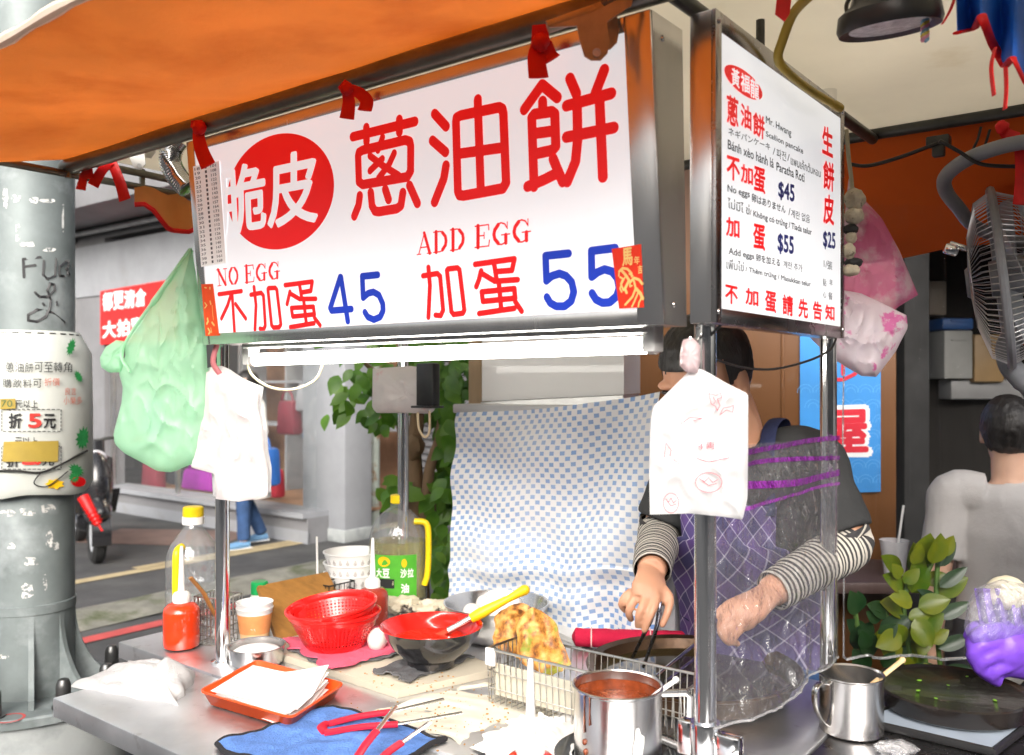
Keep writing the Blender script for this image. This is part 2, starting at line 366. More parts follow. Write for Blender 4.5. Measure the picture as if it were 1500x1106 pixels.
for u, v in ((-1.9, .1), (-1.9, .9), (1.6, .1), (1.6, 1.05), (-.1, .1), (-.1, .9)):
    w = MB(); c = CZ(u, v, .07); w.lathe([(0, -.018), (.06, -.018), (.066, 0), (.06, .018), (0, .018)], c, 20, frame(UX)); w.tube([c, c + Vector((0, 0, .12))], .012); obj('castor', w, rubber, cart)
for u, v, h1 in ((0, 0, .115), (-1.642, 0, .78), (0, .745, .78), (-1.72, .88, .78)):
    t = MB(); t.tube([C(u, v, H0 - .05), C(u, v, h1)], .0158, 24); t.lathe([(.0158, 0), (.026, 0), (.026, .006), (.0158, .009)], C(u, v, H0), 24) if u else None
    obj('post', t, chrome, cart)
# chrome clamp on the front post
t = MB(); zc = W(1035, 1085, P0.y).z; pc = Vector((P0.x, P0.y, zc))
t.lathe([(.0162, -.028), (.0215, -.028), (.0222, -.024), (.0222, .024), (.0215, .028), (.0162, .028)], pc, 28)
t.box(pc + UX * .038, (.035, .02, .036), CARTR, .003); t.box(pc - UX * .03, (.022, .02, .05), CARTR, .003); t.tube([pc + UX * .045 - VX * .02, pc + UX * .045 + VX * .02], .006, 10)
obj('post_clamp', t, chrome, cart)
roofm = M('cream_roof_panel', (.86, .81, .70), .6, 0, .06, 3, .08, 30, stain=((.50, .40, .2), 2.2, .6, .25), trn=.5)
obj('roof_panel', ubox(MB(), -2.3, 1.75, -.15, 1.24, .79, .815), roofm, cart)
rl = MB(); rl.tube([C(-2.31, -.165, .742), C(.25, -.165, .742)], .02, 14)
rl.tube([C(-2.29, -1.0, .715), C(-2.29, 1.0, .715)], .0095, 10); rl.tube([C(-2.27, -.17, .765), C(-2.27, 1.0, .745)], .0095, 10)
for v in (-.17, .1, .55): rl.tube([C(-2.285, v, .70), C(-2.285, v, .78)], .008, 8)
obj('roof_rail', rl, olive, cart)
rl = MB(); rl.tube([C(-.02, -.16, .755), C(-.02, 1.22, .755)], .012, 10); rl.tube([C(-2.3, 1.24, .775), C(1.75, 1.24, .775)], .013, 10); 
rl.tube([C(.03, .21, .70), C(.03, .21, .79)], .007, 8)
obj('roof_rail', rl, darksteel, cart)
br = MB(); ub = W(1375, 207, 1.89); br.box(ub, (.045, .03, .02), CARTR, .003); br.box(ub - ZX * .018, (.024, .02, .03), CARTR, .004); obj('rail_bracket', br, darksteel, cart)

# ------------------------------------------------------------------ canopies
orange = M('orange_canvas', (.78, .385, .135), .75, 0, .10, 2.6, .45, 130, trn=.62, stain=((.62, .25, .07), 4.5, .5, .35))
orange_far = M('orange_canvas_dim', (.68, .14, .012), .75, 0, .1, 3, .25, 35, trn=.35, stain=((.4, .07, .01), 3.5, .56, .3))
hemw = M('sunlit_canvas_hem', (.85, .72, .6), .7, 0, .05, 9, .2, 60, trn=.3)  # pale colour stands in for sunlight along the canopy's outer edge
def awn(i, j):
    u = lerp(-2.29, .55, i); v = lerp(-.15, -.90, j); h = lerp(.772, .665, j) - .03 * math.sin(math.pi * j) * (1 + .5 * math.sin(i * 17)) - .004 * math.sin(i * 40 + 3 * j) * j
    h += .012 * N3((u * 2, v * 3, 0), 1.5)
    return C(u, v, h)
aw = thing('canopy', 'wide orange canvas canopy with a pale hem stretched out over the front sign', 'canopy', C(-.9, -.5, .7))
a = MB(); a.sheet(awn, 80, 24, .002); obj('canvas', a, orange, aw)
a = MB(); a.tube([awn(i / 60, 1.0) for i in range(61)], [.008 + .0015 * math.sin(i * 1.7) for i in range(61)], 8); obj('hem', a, hemw, aw)
def awn2(i, j):
    u = lerp(-.6, 1.85, i); v = lerp(1.245, 1.62, j); h = lerp(.775, .44, j) + .012 * math.sin(i * 25) * j + .01 * N3((u * 3, v * 3, 0))
    return C(u, v, h)
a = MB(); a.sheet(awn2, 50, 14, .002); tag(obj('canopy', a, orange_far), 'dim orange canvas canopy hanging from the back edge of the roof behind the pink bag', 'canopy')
# small side flap with red trim at the left end
a = MB(); a.sheet(lambda i, j: C(-2.25, lerp(.05, .75, i), .70 - j * (.06 + .08 * math.sin(i * 6.3) ** 2) + .01 * math.sin(i * 30)) + UX * .02 * math.sin(i * 14), 24, 6, .002)
fl = thing('side_flap', 'short orange cloth flap with red trim hanging from the left roof rails', 'cloth flap', C(-2.25, .4, .55)); obj('cloth', a, orange, fl)
a = MB(); a.tube([C(-2.25, lerp(.05, .75, i / 24), .70 - (.06 + .08 * math.sin(i / 24 * 6.3) ** 2) + .01 * math.sin(i / 24 * 30)) + UX * .02 * math.sin(i / 24 * 14) for i in range(25)], .007, 6); obj('trim', a, ribbon_m, fl)

# ------------------------------------------------------------------ front sign
p_b = C(-.8, -.10, .113); lv = (C(0, -.155, .71) - C(0, -.10, .113)); SH = lv.length; lv.normalize(); nS = UX.cross(lv).normalized()
if nS.dot(VX) > 0: nS = -nS
FS = onplane(p_b + nS * .0045, nS)
sign = thing('sign_box', 'long white lightbox sign in a steel frame with big red characters over the counter', 'sign', C(-.8, -.06, .113))
U0, U1 = -1.585, -.036
sec = [C(0, -.10, .113), C(0, -.01, .113), C(0, -.03, .71), C(0, -.155, .71)]
b = MB(); b.prism([s + UX * K * U0 for s in sec], UX * K * (U1 - U0)); obj('housing', b, steel, sign)
fr = MB(); Rs = Matrix((UX, lv, nS)).transposed()
def fbar(u0, u1, l0, l1, t=.006):      # frame bar on the sign face
    c = C((u0 + u1) / 2, -.10, .113) + lv * (l0 + l1) / 2 + nS * (t / 2 + .0002); fr.box(c, ((u1 - u0) * K, l1 - l0, t), Rs, .0012)
fbar(U0 + .036, U1 - .058, 0, .0235, .0055); fbar(U0 + .036, U1 - .058, SH - .022, SH, .0055); fbar(U0, U0 + .036, 0, SH); fbar(U1 - .058, U1, 0, SH)
for u in (U1 - .01,):
    for hh in (.03, SH - .03): fr.lathe([(0, .003), (.004, .002), (.005, 0)], C(U1, -.06, .113) + lv * hh, 10, frame(UX))
obj('frame', fr, steel, sign)
pn = MB(); c = C((U0 + U1) / 2 - .011, -.10, .113) + lv * (.0235 + SH - .022) / 2 + nS * .002; pn.box(c, ((U1 - U0 - .094) * K, SH - .0455, .004), Rs, .0); obj('panel', pn, whitel, sign)
zA = lambda x, y: FS(500 + x / 3.5714, 80 + y / 3.5714)
zB = lambda x, y: FS(280 + x / 5.532, 180 + y / 5.532)
zC_ = lambda x, y: FS(600 + x / 4.1667, 310 + y / 4.1667)
zD = lambda x, y: FS(290 + x / 5.1724, 370 + y / 5.1724)
def strokes(mb, Z, w, lst):
    for pl in lst: mb.stroke([Z(*p) for p in pl], w * K * 1.1, nS)
tx = MB()
strokes(tx, zA, .0212, [[(60, 430), (385, 350)], [(131, 382), (132, 455)], [(304, 340), (304, 405)],
    [(92, 512), (112, 500), (335, 447), (358, 455), (363, 480), (362, 610), (345, 640), (112, 680), (92, 665), (88, 530), (92, 512)],
    [(97, 738), (90, 790), (68, 845)], [(154, 722), (160, 790), (175, 818), (195, 822), (290, 806), (312, 790), (322, 722)], [(230, 705), (247, 758)], [(357, 685), (398, 778)]])
strokes(tx, zA, .0165, [[(216, 432), (200, 480), (192, 500)], [(150, 530), (215, 580), (300, 632)], [(277, 515), (250, 575), (196, 645)], [(215, 545), (150, 608)]])
strokes(tx, zA, .0215, [[(488, 310), (548, 376)], [(477, 450), (545, 510)], [(548, 580), (536, 650), (488, 772)],
    [(600, 350), (602, 330), (625, 318), (825, 276), (842, 285), (848, 310), (862, 670), (845, 700), (640, 738), (618, 735), (610, 715), (600, 350)],
    [(714, 235), (730, 715)], [(605, 520), (855, 485)]])
strokes(tx, zA, .0215, [[(957, 288), (1050, 158), (1130, 225)], [(1053, 245), (1055, 300)], [(996, 330), (1008, 690)], [(996, 330), (1010, 312), (1100, 298), (1117, 312), (1122, 480), (1105, 500), (1005, 522)],
    [(1005, 414), (1118, 398)], [(975, 690), (1060, 655), (1125, 622)], [(1108, 545), (1130, 600), (1158, 665)], [(1196, 125), (1230, 205)], [(1376, 80), (1330, 200)],
    [(1178, 268), (1412, 203)], [(1178, 432), (1425, 382)], [(1233, 245), (1237, 440), (1225, 560), (1182, 665)], [(1350, 218), (1368, 640)]])
obj('lettering', tx, redl, sign); tx = MB()
jia = [[(115, 340), (124, 450), (115, 645)], [(82, 392), (170, 378), (187, 395), (205, 600), (190, 635), (158, 632)], [(228, 360), (235, 350), (292, 343), (305, 355), (335, 600), (325, 620), (268, 628), (255, 610), (228, 360)]]
dan = [[(400, 322), (640, 288), (625, 358), (530, 366)], [(515, 310), (530, 405)], [(437, 362), (425, 410), (407, 458)], [(442, 378), (520, 425), (660, 415)], [(440, 490), (640, 470), (645, 528), (447, 548), (440, 490)], [(545, 430), (560, 602)], [(425, 622), (640, 590)], [(645, 550), (684, 608)]]
strokes(tx, zC_, .0118, jia + dan); tx2 = tx; tx = MB()
strokes(tx, zD, .0118, [[(158, 316), (330, 292)], [(252, 315), (225, 400), (178, 500)], [(260, 320), (278, 605)], [(285, 390), (362, 500)],
    [(425, 262), (440, 400), (432, 585)], [(400, 320), (480, 305), (496, 325), (510, 555), (497, 582), (470, 576)], [(530, 278), (535, 270), (586, 267), (597, 280), (628, 545), (615, 565), (572, 568), (558, 552), (530, 278)],
    [(660, 247), (866, 220), (855, 290), (785, 302)], [(770, 240), (785, 335)], [(697, 297), (675, 390)], [(702, 312), (770, 352), (893, 350)], [(708, 420), (875, 410), (883, 468), (718, 485), (708, 420)], [(800, 350), (822, 545)], [(700, 565), (880, 535)], [(882, 492), (925, 550)]])
# serif lettering drawn from strokes in a unit box
SER = {'A': [([(.5, 1), (.88, .02)], .17), ([(.5, .97), (.13, .03)], .06), ([(.24, .33), (.7, .33)], .06), ([(0, .02), (.27, .02)], .05), ([(.7, .02), (1, .02)], .05)],
 'D': [([(.2, .03), (.2, .97)], .19), ([(.03, .97), (.45, .97), (.65, .93)], .06), ([(.03, .03), (.45, .03), (.65, .07)], .06), ([(.62, .9), (.82, .7), (.86, .5), (.82, .3), (.62, .1)], .17)],
 'E': [([(.22, .03), (.22, .97)], .2), ([(.03, .97), (.9, .97), (.93, .74)], .06), ([(.03, .03), (.92, .03), (.97, .28)], .06), ([(.25, .52), (.62, .52)], .06), ([(.62, .65), (.62, .38)], .05)],
 'G': [([(.83, .74), (.72, .9), (.52, .97), (.36, .93)], .07), ([(.36, .9), (.17, .7), (.12, .5), (.17, .3), (.36, .1)], .18), ([(.36, .05), (.55, .03), (.78, .1)], .07), ([(.78, .08), (.78, .42)], .18), ([(.55, .44), (1, .44)], .055), ([(.86, .97), (.86, .68)], .05)],
 'N': [([(.2, .03), (.2, .95)], .06), ([(.15, .97), (.82, .05)], .19), ([(.84, .05), (.84, .97)], .06), ([(0, .97), (.3, .97)], .05), ([(.02, .03), (.38, .03)], .05), ([(.66, .97), (1, .97)], .05)],
 'O': [([(.34, .93), (.16, .72), (.12, .5), (.16, .28), (.34, .07)], .17), ([(.66, .93), (.84, .72), (.88, .5), (.84, .28), (.66, .07)], .17), ([(.34, .95), (.5, .98), (.66, .95)], .06), ([(.34, .05), (.5, .02), (.66, .05)], .06)]}
def serif(mb, word, quad, n, adv):
    a, b_, c_, d_ = [Vector(q) for q in quad]; tot = sum(adv[ch] for ch in word); x = 0; hgt = (a - d_).length
    for ch in word:
        w = adv[ch]
        for pl, th in SER.get(ch, []):
            mb.stroke([lerp(lerp(d_, c_, (x + q[0] * w * .9) / tot), lerp(a, b_, (x + q[0] * w * .9) / tot), q[1]) for q in pl], th * hgt * 1.0, n)
        x += w
ADV = {'A': 1.0, 'D': 1.0, 'E': .95, 'G': 1.08, 'N': 1.05, 'O': 1.05, ' ': .42}
serif(tx2, 'ADD EGG', [zC_(45, 137), zC_(752, 36), zC_(752, 182), zC_(45, 265)], nS, ADV)
serif(tx, 'NO EGG', [zD(140, 127), zD(630, 62), zD(630, 198), zD(148, 257)], nS, ADV)
obj('lettering', tx, redl, sign); obj('lettering', tx2, redl, sign)
tx = MB()
strokes(tx, zC_, .0158, [[(970, 255), (830, 270), (835, 422)], [(835, 422), (870, 392), (915, 378), (955, 392), (990, 430), (1003, 490), (987, 545), (945, 578), (895, 578), (858, 557), (838, 522)],
    [(1255, 222), (1110, 240), (1112, 398)], [(1112, 398), (1148, 370), (1190, 352), (1235, 365), (1268, 405), (1280, 465), (1265, 515), (1222, 553), (1178, 557), (1138, 537), (1114, 498)]])
obj('price_lettering', tx, bluel, sign); tx = MB()
strokes(tx, zD, .0158, [[(1078, 186), (1003, 420), (1012, 440), (1163, 427)], [(1083, 186), (1135, 520)], [(1362, 168), (1245, 180), (1252, 342)], [(1252, 342), (1290, 308), (1330, 298), (1372, 322), (1400, 385), (1402, 440), (1380, 488), (1332, 508), (1287, 488), (1265, 452)]])
obj('price_lettering', tx, bluel, sign)
# red disc with white characters
dm = MB(); cen = zB(700, 562); ra = (zB(1158, 500) - cen).dot(UX); rb = (zB(760, 72) - cen).dot(lv)
dm.add([cen - nS * .0004 + UX * ra * math.cos(t * 2 * math.pi / 72) + lv * rb * math.sin(t * 2 * math.pi / 72) for t in range(72)], [tuple(range(72))])
obj('red_disc', dm, redl, sign)
tx = MB(); dz = nS * .0004
tx.text('皮', [zB(628, 292), zB(1020, 204), zB(1020, 792), zB(628, 850)], .022, d=dz); tx.text('脆', [zB(222, 388), zB(590, 305), zB(605, 852), zB(255, 912)], .022, d=dz)
obj('disc_lettering', tx, whitel, sign)
# paper number strip and festive red envelopes stuck on the sign
def sticker(name, label, cat, q, mat, off=.0022):
    t = thing(name, label, cat, sum((Vector(x) for x in q), Vector()) / 4); b = MB(); b.prism([Vector(x) + nS * .0012 for x in q], nS * (off - .0012)); obj('card', b, mat, t); return t
t = sticker('number_list', 'narrow white paper strip of printed numbers taped to the left edge of the front sign', 'paper list', [FS(284, 244), FS(322, 236), FS(332, 385), FS(296, 391)], M('paper_on_lit_sign', (.78, .77, .75), .7, 0, .03, 8, .05, 30, emit=.16))  # paper glows by itself in place of light through the sign
b = MB(); ql = [FS(284, 244), FS(322, 236), FS(332, 385), FS(296, 391)]
ip = lambda x, y: lerp(lerp(ql[0], ql[1], x), lerp(ql[3], ql[2], x), y) + nS * .0026
for r in range(22):
    y0 = .02 + r * .0445
    for x0, s in ((.06, '%02d' % (r + 18)), (.46, '1'), (.68, '%03d' % (101 + 7 * r % 80))): b.text(s, [ip(x0, y0), ip(x0 + (.2 if len(s) > 1 else .06), y0), ip(x0 + (.2 if len(s) > 1 else .06), y0 + .026), ip(x0, y0 + .026)], .01)
obj('lettering', b, M('grey_print', (.1, .1, .11), .6, 0, .1, 5, 0), t)
envm = M('red_envelope', (.78, .035, .01), .45, 0, .08, 20, .05, 60); gold = M('gold_print', (.85, .58, .2), .4, 0, .12, 30, 0); dkr = red
q = [zC_(1238, 228), zC_(1416, 199), zC_(1434, 584), zC_(1283, 592)]
t = sticker('red_envelope', 'red paper envelope printed with two golden horses stuck over the last blue digit', 'red envelope', q, envm)
b = MB(); zc2 = lambda x, y: zC_(x, y) + nS * .0024
b.text('馬', [zc2(1303, 228), zc2(1362, 218), zc2(1366, 322), zc2(1306, 332)], .03); b.text('年', [zc2(1374, 275), zc2(1408, 269), zc2(1410, 318), zc2(1376, 324)], .02); b.text('吉', [zc2(1398, 330), zc2(1424, 326), zc2(1426, 375), zc2(1400, 380)], .02)
for pl, w in (([(1285, 365), (1305, 345), (1335, 350), (1358, 375), (1362, 395)], 12), ([(1285, 365), (1282, 392)], 7), ([(1300, 360), (1330, 395), (1345, 420), (1320, 470), (1330, 495)], 14), ([(1290, 400), (1308, 410), (1295, 440), (1310, 480)], 9), ([(1320, 400), (1300, 440), (1290, 470), (1300, 490)], 8),
              ([(1352, 430), (1375, 405), (1405, 415), (1425, 440)], 13), ([(1352, 430), (1350, 458), (1362, 452)], 8), ([(1375, 425), (1385, 470), (1365, 520), (1322, 568)], 11), ([(1388, 470), (1415, 500), (1428, 530)], 16), ([(1400, 495), (1372, 560), (1362, 580)], 9), ([(1425, 520), (1405, 555), (1402, 578)], 9), ([(1345, 380), (1368, 392)], 7)):
    b.stroke([zc2(*x) for x in pl], w * .00030, nS)
obj('print', b, gold, t)
q = [zD(32, 240), zD(118, 236), zD(165, 628), zD(64, 632)]
t = sticker('red_envelope', 'slim orange red envelope with gold flowers in the lower left corner of the long sign', 'red envelope', q, M('orange_envelope', (.8, .07, .008), .45, 0, .08, 20, .05, 60))
b = MB(); zd2 = lambda x, y: zD(x, y) + nS * .0024
for pl, w in (([(98, 268), (98, 272)], 18), ([(60, 265), (72, 268)], 10), ([(60, 380), (75, 400), (60, 420)], 9), ([(100, 370), (105, 390)], 14), ([(115, 400), (120, 470), (125, 510)], 5), ([(80, 500), (85, 520), (75, 540)], 16), ([(115, 530), (130, 550)], 16), ([(85, 575), (100, 600), (90, 615)], 13), ([(105, 570), (112, 605)], 7)):
    b.stroke([zd2(*x) for x in pl], w * .00030, nS)
obj('print', b, gold, t)

# ------------------------------------------------------------------ side sign
nR = UX.copy(); RS = onplane(C(.0645, 0, 0), nR)
ss = thing('sign_box', 'smaller upright white menu sign in a dark steel frame facing right with multilingual prices', 'sign', C(.03, .33, .113))
obj('housing', ubox(MB(), .010, .056, -.09, .675, .113, .71, .002), steel, ss)
fr = MB()
ubox(fr, .056, .0645, -.09, -.062, .113, .71, .0012); ubox(fr, .056, .0645, .648, .675, .113, .71, .0012); ubox(fr, .056, .064, -.062, .648, .113, .142, .001); ubox(fr, .056, .064, -.062, .648, .672, .71, .001)
for v, h in ((-.076, .135), (-.076, .69), (.662, .135), (.662, .69)): fr.lathe([(0, .003), (.0035, .002), (.0045, 0)], C(.0645, v, h), 10, frame(UX))
obj('frame', fr, M('dim_steel', (.4, .385, .38), .26, 1, .15, 7, .05, 60), ss)
obj('panel', ubox(MB(), .056, .0625, -.062, .648, .142, .672, 0), whitel, ss)
RS = onplane(C(.0625, 0, 0) + UX * .0006, nR)
zE = lambda x, y: RS(1040 + x / 5.025, 70 + y / 5.025)
zF = lambda x, y: RS(1040 + x / 5.025, 270 + y / 5.025)
def q4(Z, x0, x1, tl, tr, bl, br): return [Z(x0, tl), Z(x1, tr), Z(x1, br), Z(x0, bl)]
dm = MB(); cen = zE(252, 258); ra = (zE(393, 330) - zE(113, 190)).dot(VX) / 2; rb = abs((zE(252, 166) - zE(252, 350)).z) / 2
dm.add([cen + VX * ra * math.cos(t * math.pi / 30) + ZX * rb * math.sin(t * math.pi / 30) for t in range(60)], [tuple(range(60))]); obj('red_disc', dm, redl, ss)
tx = MB(); e_ = UX * .0005
for ch, x0, x1, a0, a1 in (('黃', 157, 215, 150, 285), ('福', 225, 290, 190, 325), ('龍', 296, 358, 230, 372)): tx.text(ch, q4(zE, x0, x1, a0 - 8, a0 + 22, a1 - 12, a1 + 15), .02, d=e_)
obj('disc_lettering', tx, whitel, ss)
tx = MB()
for Z, ch, x0, x1, y0, y1 in ((zE, '蔥', 125, 207, 362, 568), (zE, '油', 228, 303, 425, 590), (zE, '餅', 318, 400, 490, 655), (zE, '不', 125, 217, 808, 972), (zE, '加', 230, 314, 868, 998), (zE, '蛋', 323, 405, 885, 1062),
        (zF, '加', 120, 215, 250, 385), (zF, '蛋', 320, 404, 300, 478), (zF, '不', 113, 202, 748, 878), (zF, '加', 263, 354, 772, 888), (zF, '蛋', 408, 486, 792, 938), (zF, '請', 536, 610, 820, 962), (zF, '先', 653, 720, 846, 980), (zF, '告', 760, 822, 866, 995), (zF, '知', 850, 915, 892, 998),
        (zE, '生', 828, 903, 590, 788), (zE, '餅', 835, 912, 842, 1045), (zF, '皮', 836, 911, 82, 290)):
    if ch == '不' and y0 > 700 or (ch == '加' and Z is zF and y0 < 300) or ch == '生': obj('lettering', tx, redl, ss); tx = MB()
    s = .5 if Z is zE and y0 < 700 else (.33 if Z is zE else .22); dy = (x1 - x0) * s / 2
    tx.text(ch, q4(Z, x0, x1, y0 - dy, y0 + dy, y1 - dy, y1 + dy), .03)
obj('lettering', tx, redl, ss)
tx = MB()
for Z, s, x0, x1, tl, tr, bl, br, of in ((zE, 'Mr. Hwang', 412, 598, 500, 602, 568, 668, .012), (zE, 'Scallion pancake', 412, 685, 612, 738, 662, 795, .012), (zE, 'ネギパンケーキ', 135, 443, 580, 705, 640, 757, .008), (zE, '/', 463, 480, 732, 738, 785, 790, 0),
        (zE, '파전', 490, 560, 738, 768, 808, 838, .0), (zE, '/', 570, 586, 778, 784, 830, 836, 0), (zE, 'แพนเค้กต้นหอม', 595, 815, 785, 890, 858, 955, .004), (zE, 'Bánh xèo hành lá', 132, 468, 675, 818, 742, 886, .014), (zE, 'Paratha Roti', 490, 695, 842, 922, 902, 990, .014),
        (zF, 'No eggs', 130, 292, 2, 50, 68, 112, .014), (zF, '卵はありません', 308, 555, 65, 158, 128, 215, .014), (zF, '/', 578, 592, 172, 176, 225, 230, 0), (zF, '계란 없음', 597, 735, 182, 228, 240, 288, 0), (zF, 'ไม่มีไ ข่', 130, 290, 95, 150, 172, 225, .004),
        (zF, '/ Không có trứng / Tiada telur', 293, 748, 180, 325, 238, 388, .014), (zF, 'Add eggs', 138, 325, 462, 512, 530, 562, .014), (zF, '卵を加える', 340, 515, 510, 552, 565, 606, .014), (zF, '계란 추가', 540, 680, 560, 592, 612, 648, 0), (zF, 'เพิ่มไข่', 122, 248, 540, 572, 622, 642, .004),
        (zF, '/ Thêm trứng / Masukkan telur', 262, 740, 600, 715, 652, 765, .014), (zF, '1/張', 838, 900, 552, 575, 612, 635, 0), (zF, '點', 832, 856, 692, 700, 745, 752, 0), (zF, '心', 832, 856, 788, 795, 830, 838, 0), (zF, '早', 880, 902, 700, 708, 742, 750, 0), (zF, '餐', 872, 902, 790, 800, 845, 855, 0)):
    tx = MB(); tx.text(s, q4(Z, x0, x1, tl, tr, bl, br), of); obj('small_lettering', tx, black, ss)
for Z, s, x0, x1, tl, tr, bl, br in ((zE, '$45', 505, 620, 985, 1012, 1110, 1152), (zF, '$55', 500, 615, 362, 388, 505, 532), (zF, '$25', 834, 922, 345, 362, 470, 492)): tx = MB(); tx.text(s, q4(Z, x0, x1, tl, tr, bl, br), .03); obj('price_lettering', tx, navy, ss)
# thin electric cord below the side sign
cord = M('black_cord', (.015, .014, .013), .5, 0, .2, 20, 0)
b = MB(); b.tube(crv([C(.05, -.02, .12), W(1030, 512, 1.32), W(1075, 535, 1.42), W(1130, 541, 1.52), W(1185, 528, 1.62), W(1216, 512, 1.66), C(.03, .72, .12)]), .0022, 6)
tag(obj('cord', b, cord), 'thin black cord sagging below the side menu sign from post to post', 'cord')

# ------------------------------------------------------------------ fluorescent lamp
lampt = thing('tube_lamp', 'lit white fluorescent tube under the front sign', 'lamp', C(-.8, .0, .09))
La, Lb = C(-1.473, -.005, .068), C(-.133, -.005, .078)
d = (Lb - La).normalized()
b = MB(); b.tube([La, Lb], .013, 16); obj('tube', b, lamp_mat('tube_glow', (1, .96, .88), 14.0), lampt)
b = MB(); mid = (La + Lb) / 2 + Vector((0, 0, .032)); b.box(mid, ((Lb - La).length + .03, .045, .022), frame((0, 0, 1), d), .004)
for e in (La - d * .006, Lb + d * .006): b.tube([e, e + d * .012 * (1 if e is not La else 1)], .0145, 14)
for k in (.0, 1.0): p = lerp(La, Lb, k); b.box(p + Vector((0, 0, .014)) + d * (.012 if k else -.012), (.022, .03, .05), frame((0, 0, 1), d), .003)
obj('housing', b, whitep, lampt)
b = MB(); b.tube(crv([W(362, 525, 1.95), W(368, 548, 1.94), W(395, 567, 1.93), W(430, 570, 1.92), W(462, 556, 1.92), W(474, 530, 1.92)]), .0028, 8)
tag(obj('cord', b, M('cream_cord', (.7, .62, .42), .5, 0, .05, 9, 0)), 'cream coloured wire looping down below the left end of the lit tube', 'cord')
# ------------------------------------------------------------------ things on the worktop
BZ = TZ + .016
def px(n, d): return n * d / F
def disc(r, z=0): return [(0, z), (r, z)]
sauce_m = M('orange_red_sauce', (.72, .045, .008), .2, 0, .06, 20, 0, coat=.6, sss=.0)
brown_m = M('dark_red_sauce', (.3, .03, .015), .25, 0, .15, 20, 0, coat=.5)
def sauce_bottle(base, label, mat, s=1.0):
    t = thing('sauce_bottle', label, 'sauce bottle', base, 'squeeze bottles of sauce'); c = Vector(base)
    P = lambda l: [(r * s, z * s) for r, z in l]
    b = MB(); b.lathe(P([(0, 0), (.035, 0), (.0405, .004), (.0425, .012), (.0425, .04), (.0418, .045), (.0425, .05), (.0425, .085), (.040, .096), (.030, .105), (.016, .108), (.016, .112), (0, .112)]), c, 36); obj('bottle', b, mat, t)
    b = MB(); b.lathe(P([(0, .108), (.0195, .108), (.020, .110), (.0198, .126), (.017, .131), (.010, .134), (.0, .134)]), c, 28)
    for k in range(20): a = k * math.pi / 10; b.box(c + Vector((math.cos(a) * .0198, math.sin(a) * .0198, .118)) * s, (.0012, .0022, .014), rotm(0, 0, k * 18))
    obj('cap', b, whitep, t)
    b = MB(); b.lathe(P([(0, .133), (.0085, .133), (.0075, .15), (.0042, .235), (.0032, .242), (0, .242)]), c, 16); obj('nozzle', b, whitep, t); return t
sauce_bottle(TP(266, 948), 'squeeze bottle of orange red sauce in front of the yellow capped empty jug', sauce_m)
sauce_bottle(TP(546, 918), 'squeeze bottle of dark red sauce behind the red colanders', brown_m, .95)
sauce_bottle(TP(777, 1216), 'red squeeze bottle with white nozzle in front of the basket, cut by the lower edge', M('red_sauce', (.75, .03, .01), .2, 0, .06, 20, 0, coat=.6))
clearp = film('clear_bottle_plastic', (.90, .92, .93), .16, .10, .05, .15, 30)
yellow = M('yellow_plastic', (.85, .62, .01), .35, 0, .05, 20, .03, 60); yelo = M('orange_yellow_plastic', (.85, .5, .01), .35, 0, .05, 20, .03, 60)
# empty jug
c = TP(283, 925); t = thing('plastic_jug', 'tall empty clear plastic jug with yellow cap and yellow handle', 'jug', c)
b = MB(); b.lathe([(0, .004), (.05, 0), (.062, .003), (.067, .014), (.067, .055), (.063, .06), (.067, .066), (.067, .105), (.063, .11), (.067, .116), (.067, .175), (.064, .2), (.054, .225), (.038, .247), (.026, .262), (.0225, .268), (.0225, .285)], c, 40); obj('bottle', b, clearp, t)
b = MB(); b.lathe([(0, .318), (.022, .318), (.0255, .315), (.026, .296), (.0245, .293)], c, 28); obj('cap', b, yellow, t); b = MB(); b.lathe([(.0225, .274), (.027, .274), (.027, .292), (.024, .293)], c, 28); obj('cap_ring', b, whitep, t)
hd = (Vector((-.16, -.98, 0))).normalized(); b = MB(); b.tube(crv([c + hd * .055 + ZX * .225, c + hd * .078 + ZX * .215, c + hd * .082 + ZX * .17, c + hd * .08 + ZX * .11, c + hd * .062 + ZX * .085]), .0095, 10); obj('handle', b, yellow, t)
# soybean oil jug
c = TP(583, 884); t = thing('plastic_jug', 'half full clear jug of yellow cooking oil with green label behind the rear post', 'jug', c)
ob = [(0, .002), (.07, 0), (.08, .006), (.084, .02), (.084, .12), (.083, .185), (.076, .215), (.06, .245), (.035, .268), (.022, .275), (.021, .29)]
b = MB(); b.lathe(ob, c, 40, sx=1, sy=.78); obj('bottle', b, clearp, t)
oilm = M('cooking_oil', (.62, .55, .04), .12, 0, .05, 6, 0, tr=.75, ior=1.2); b = MB(); b.lathe([(0, .008), (.068, .008), (.078, .014), (.081, .022), (.081, .182), (0, .184)], c, 36, sx=1, sy=.78); obj('oil', b, oilm, t)
b = MB(); b.lathe([(0, .312), (.019, .312), (.022, .31), (.022, .29), (.02, .288)], c, 24); obj('cap', b, yellow, t)
b = MB(); b.tube(crv([c + Vector((.05, -.03, .24)), c + Vector((.082, -.03, .235)), c + Vector((.09, -.03, .20)), c + Vector((.088, -.03, .10)), c + Vector((.078, -.03, .06))]), .009, 10); obj('handle', b, yellow, t)
glab = M('green_label', (.08, .38, .03), .4, 0, .12, 30, 0)
def lab(z0, z1, a0, a1, r=.0856, n=24): 
    q = MB(); q.sheet(lambda i, j: c + Vector((r * math.sin(lerp(a0, a1, i)), -r * .78 * math.cos(lerp(a0, a1, i)), lerp(z0, z1, j))), n, 2, .0006); return q
lb = obj('label', lab(.03, .15, -.75, .75), glab, t); 
b = MB(); cp = lambda a, z, r=.0866: c + Vector((r * math.sin(a), -r * .78 * math.cos(a), z))
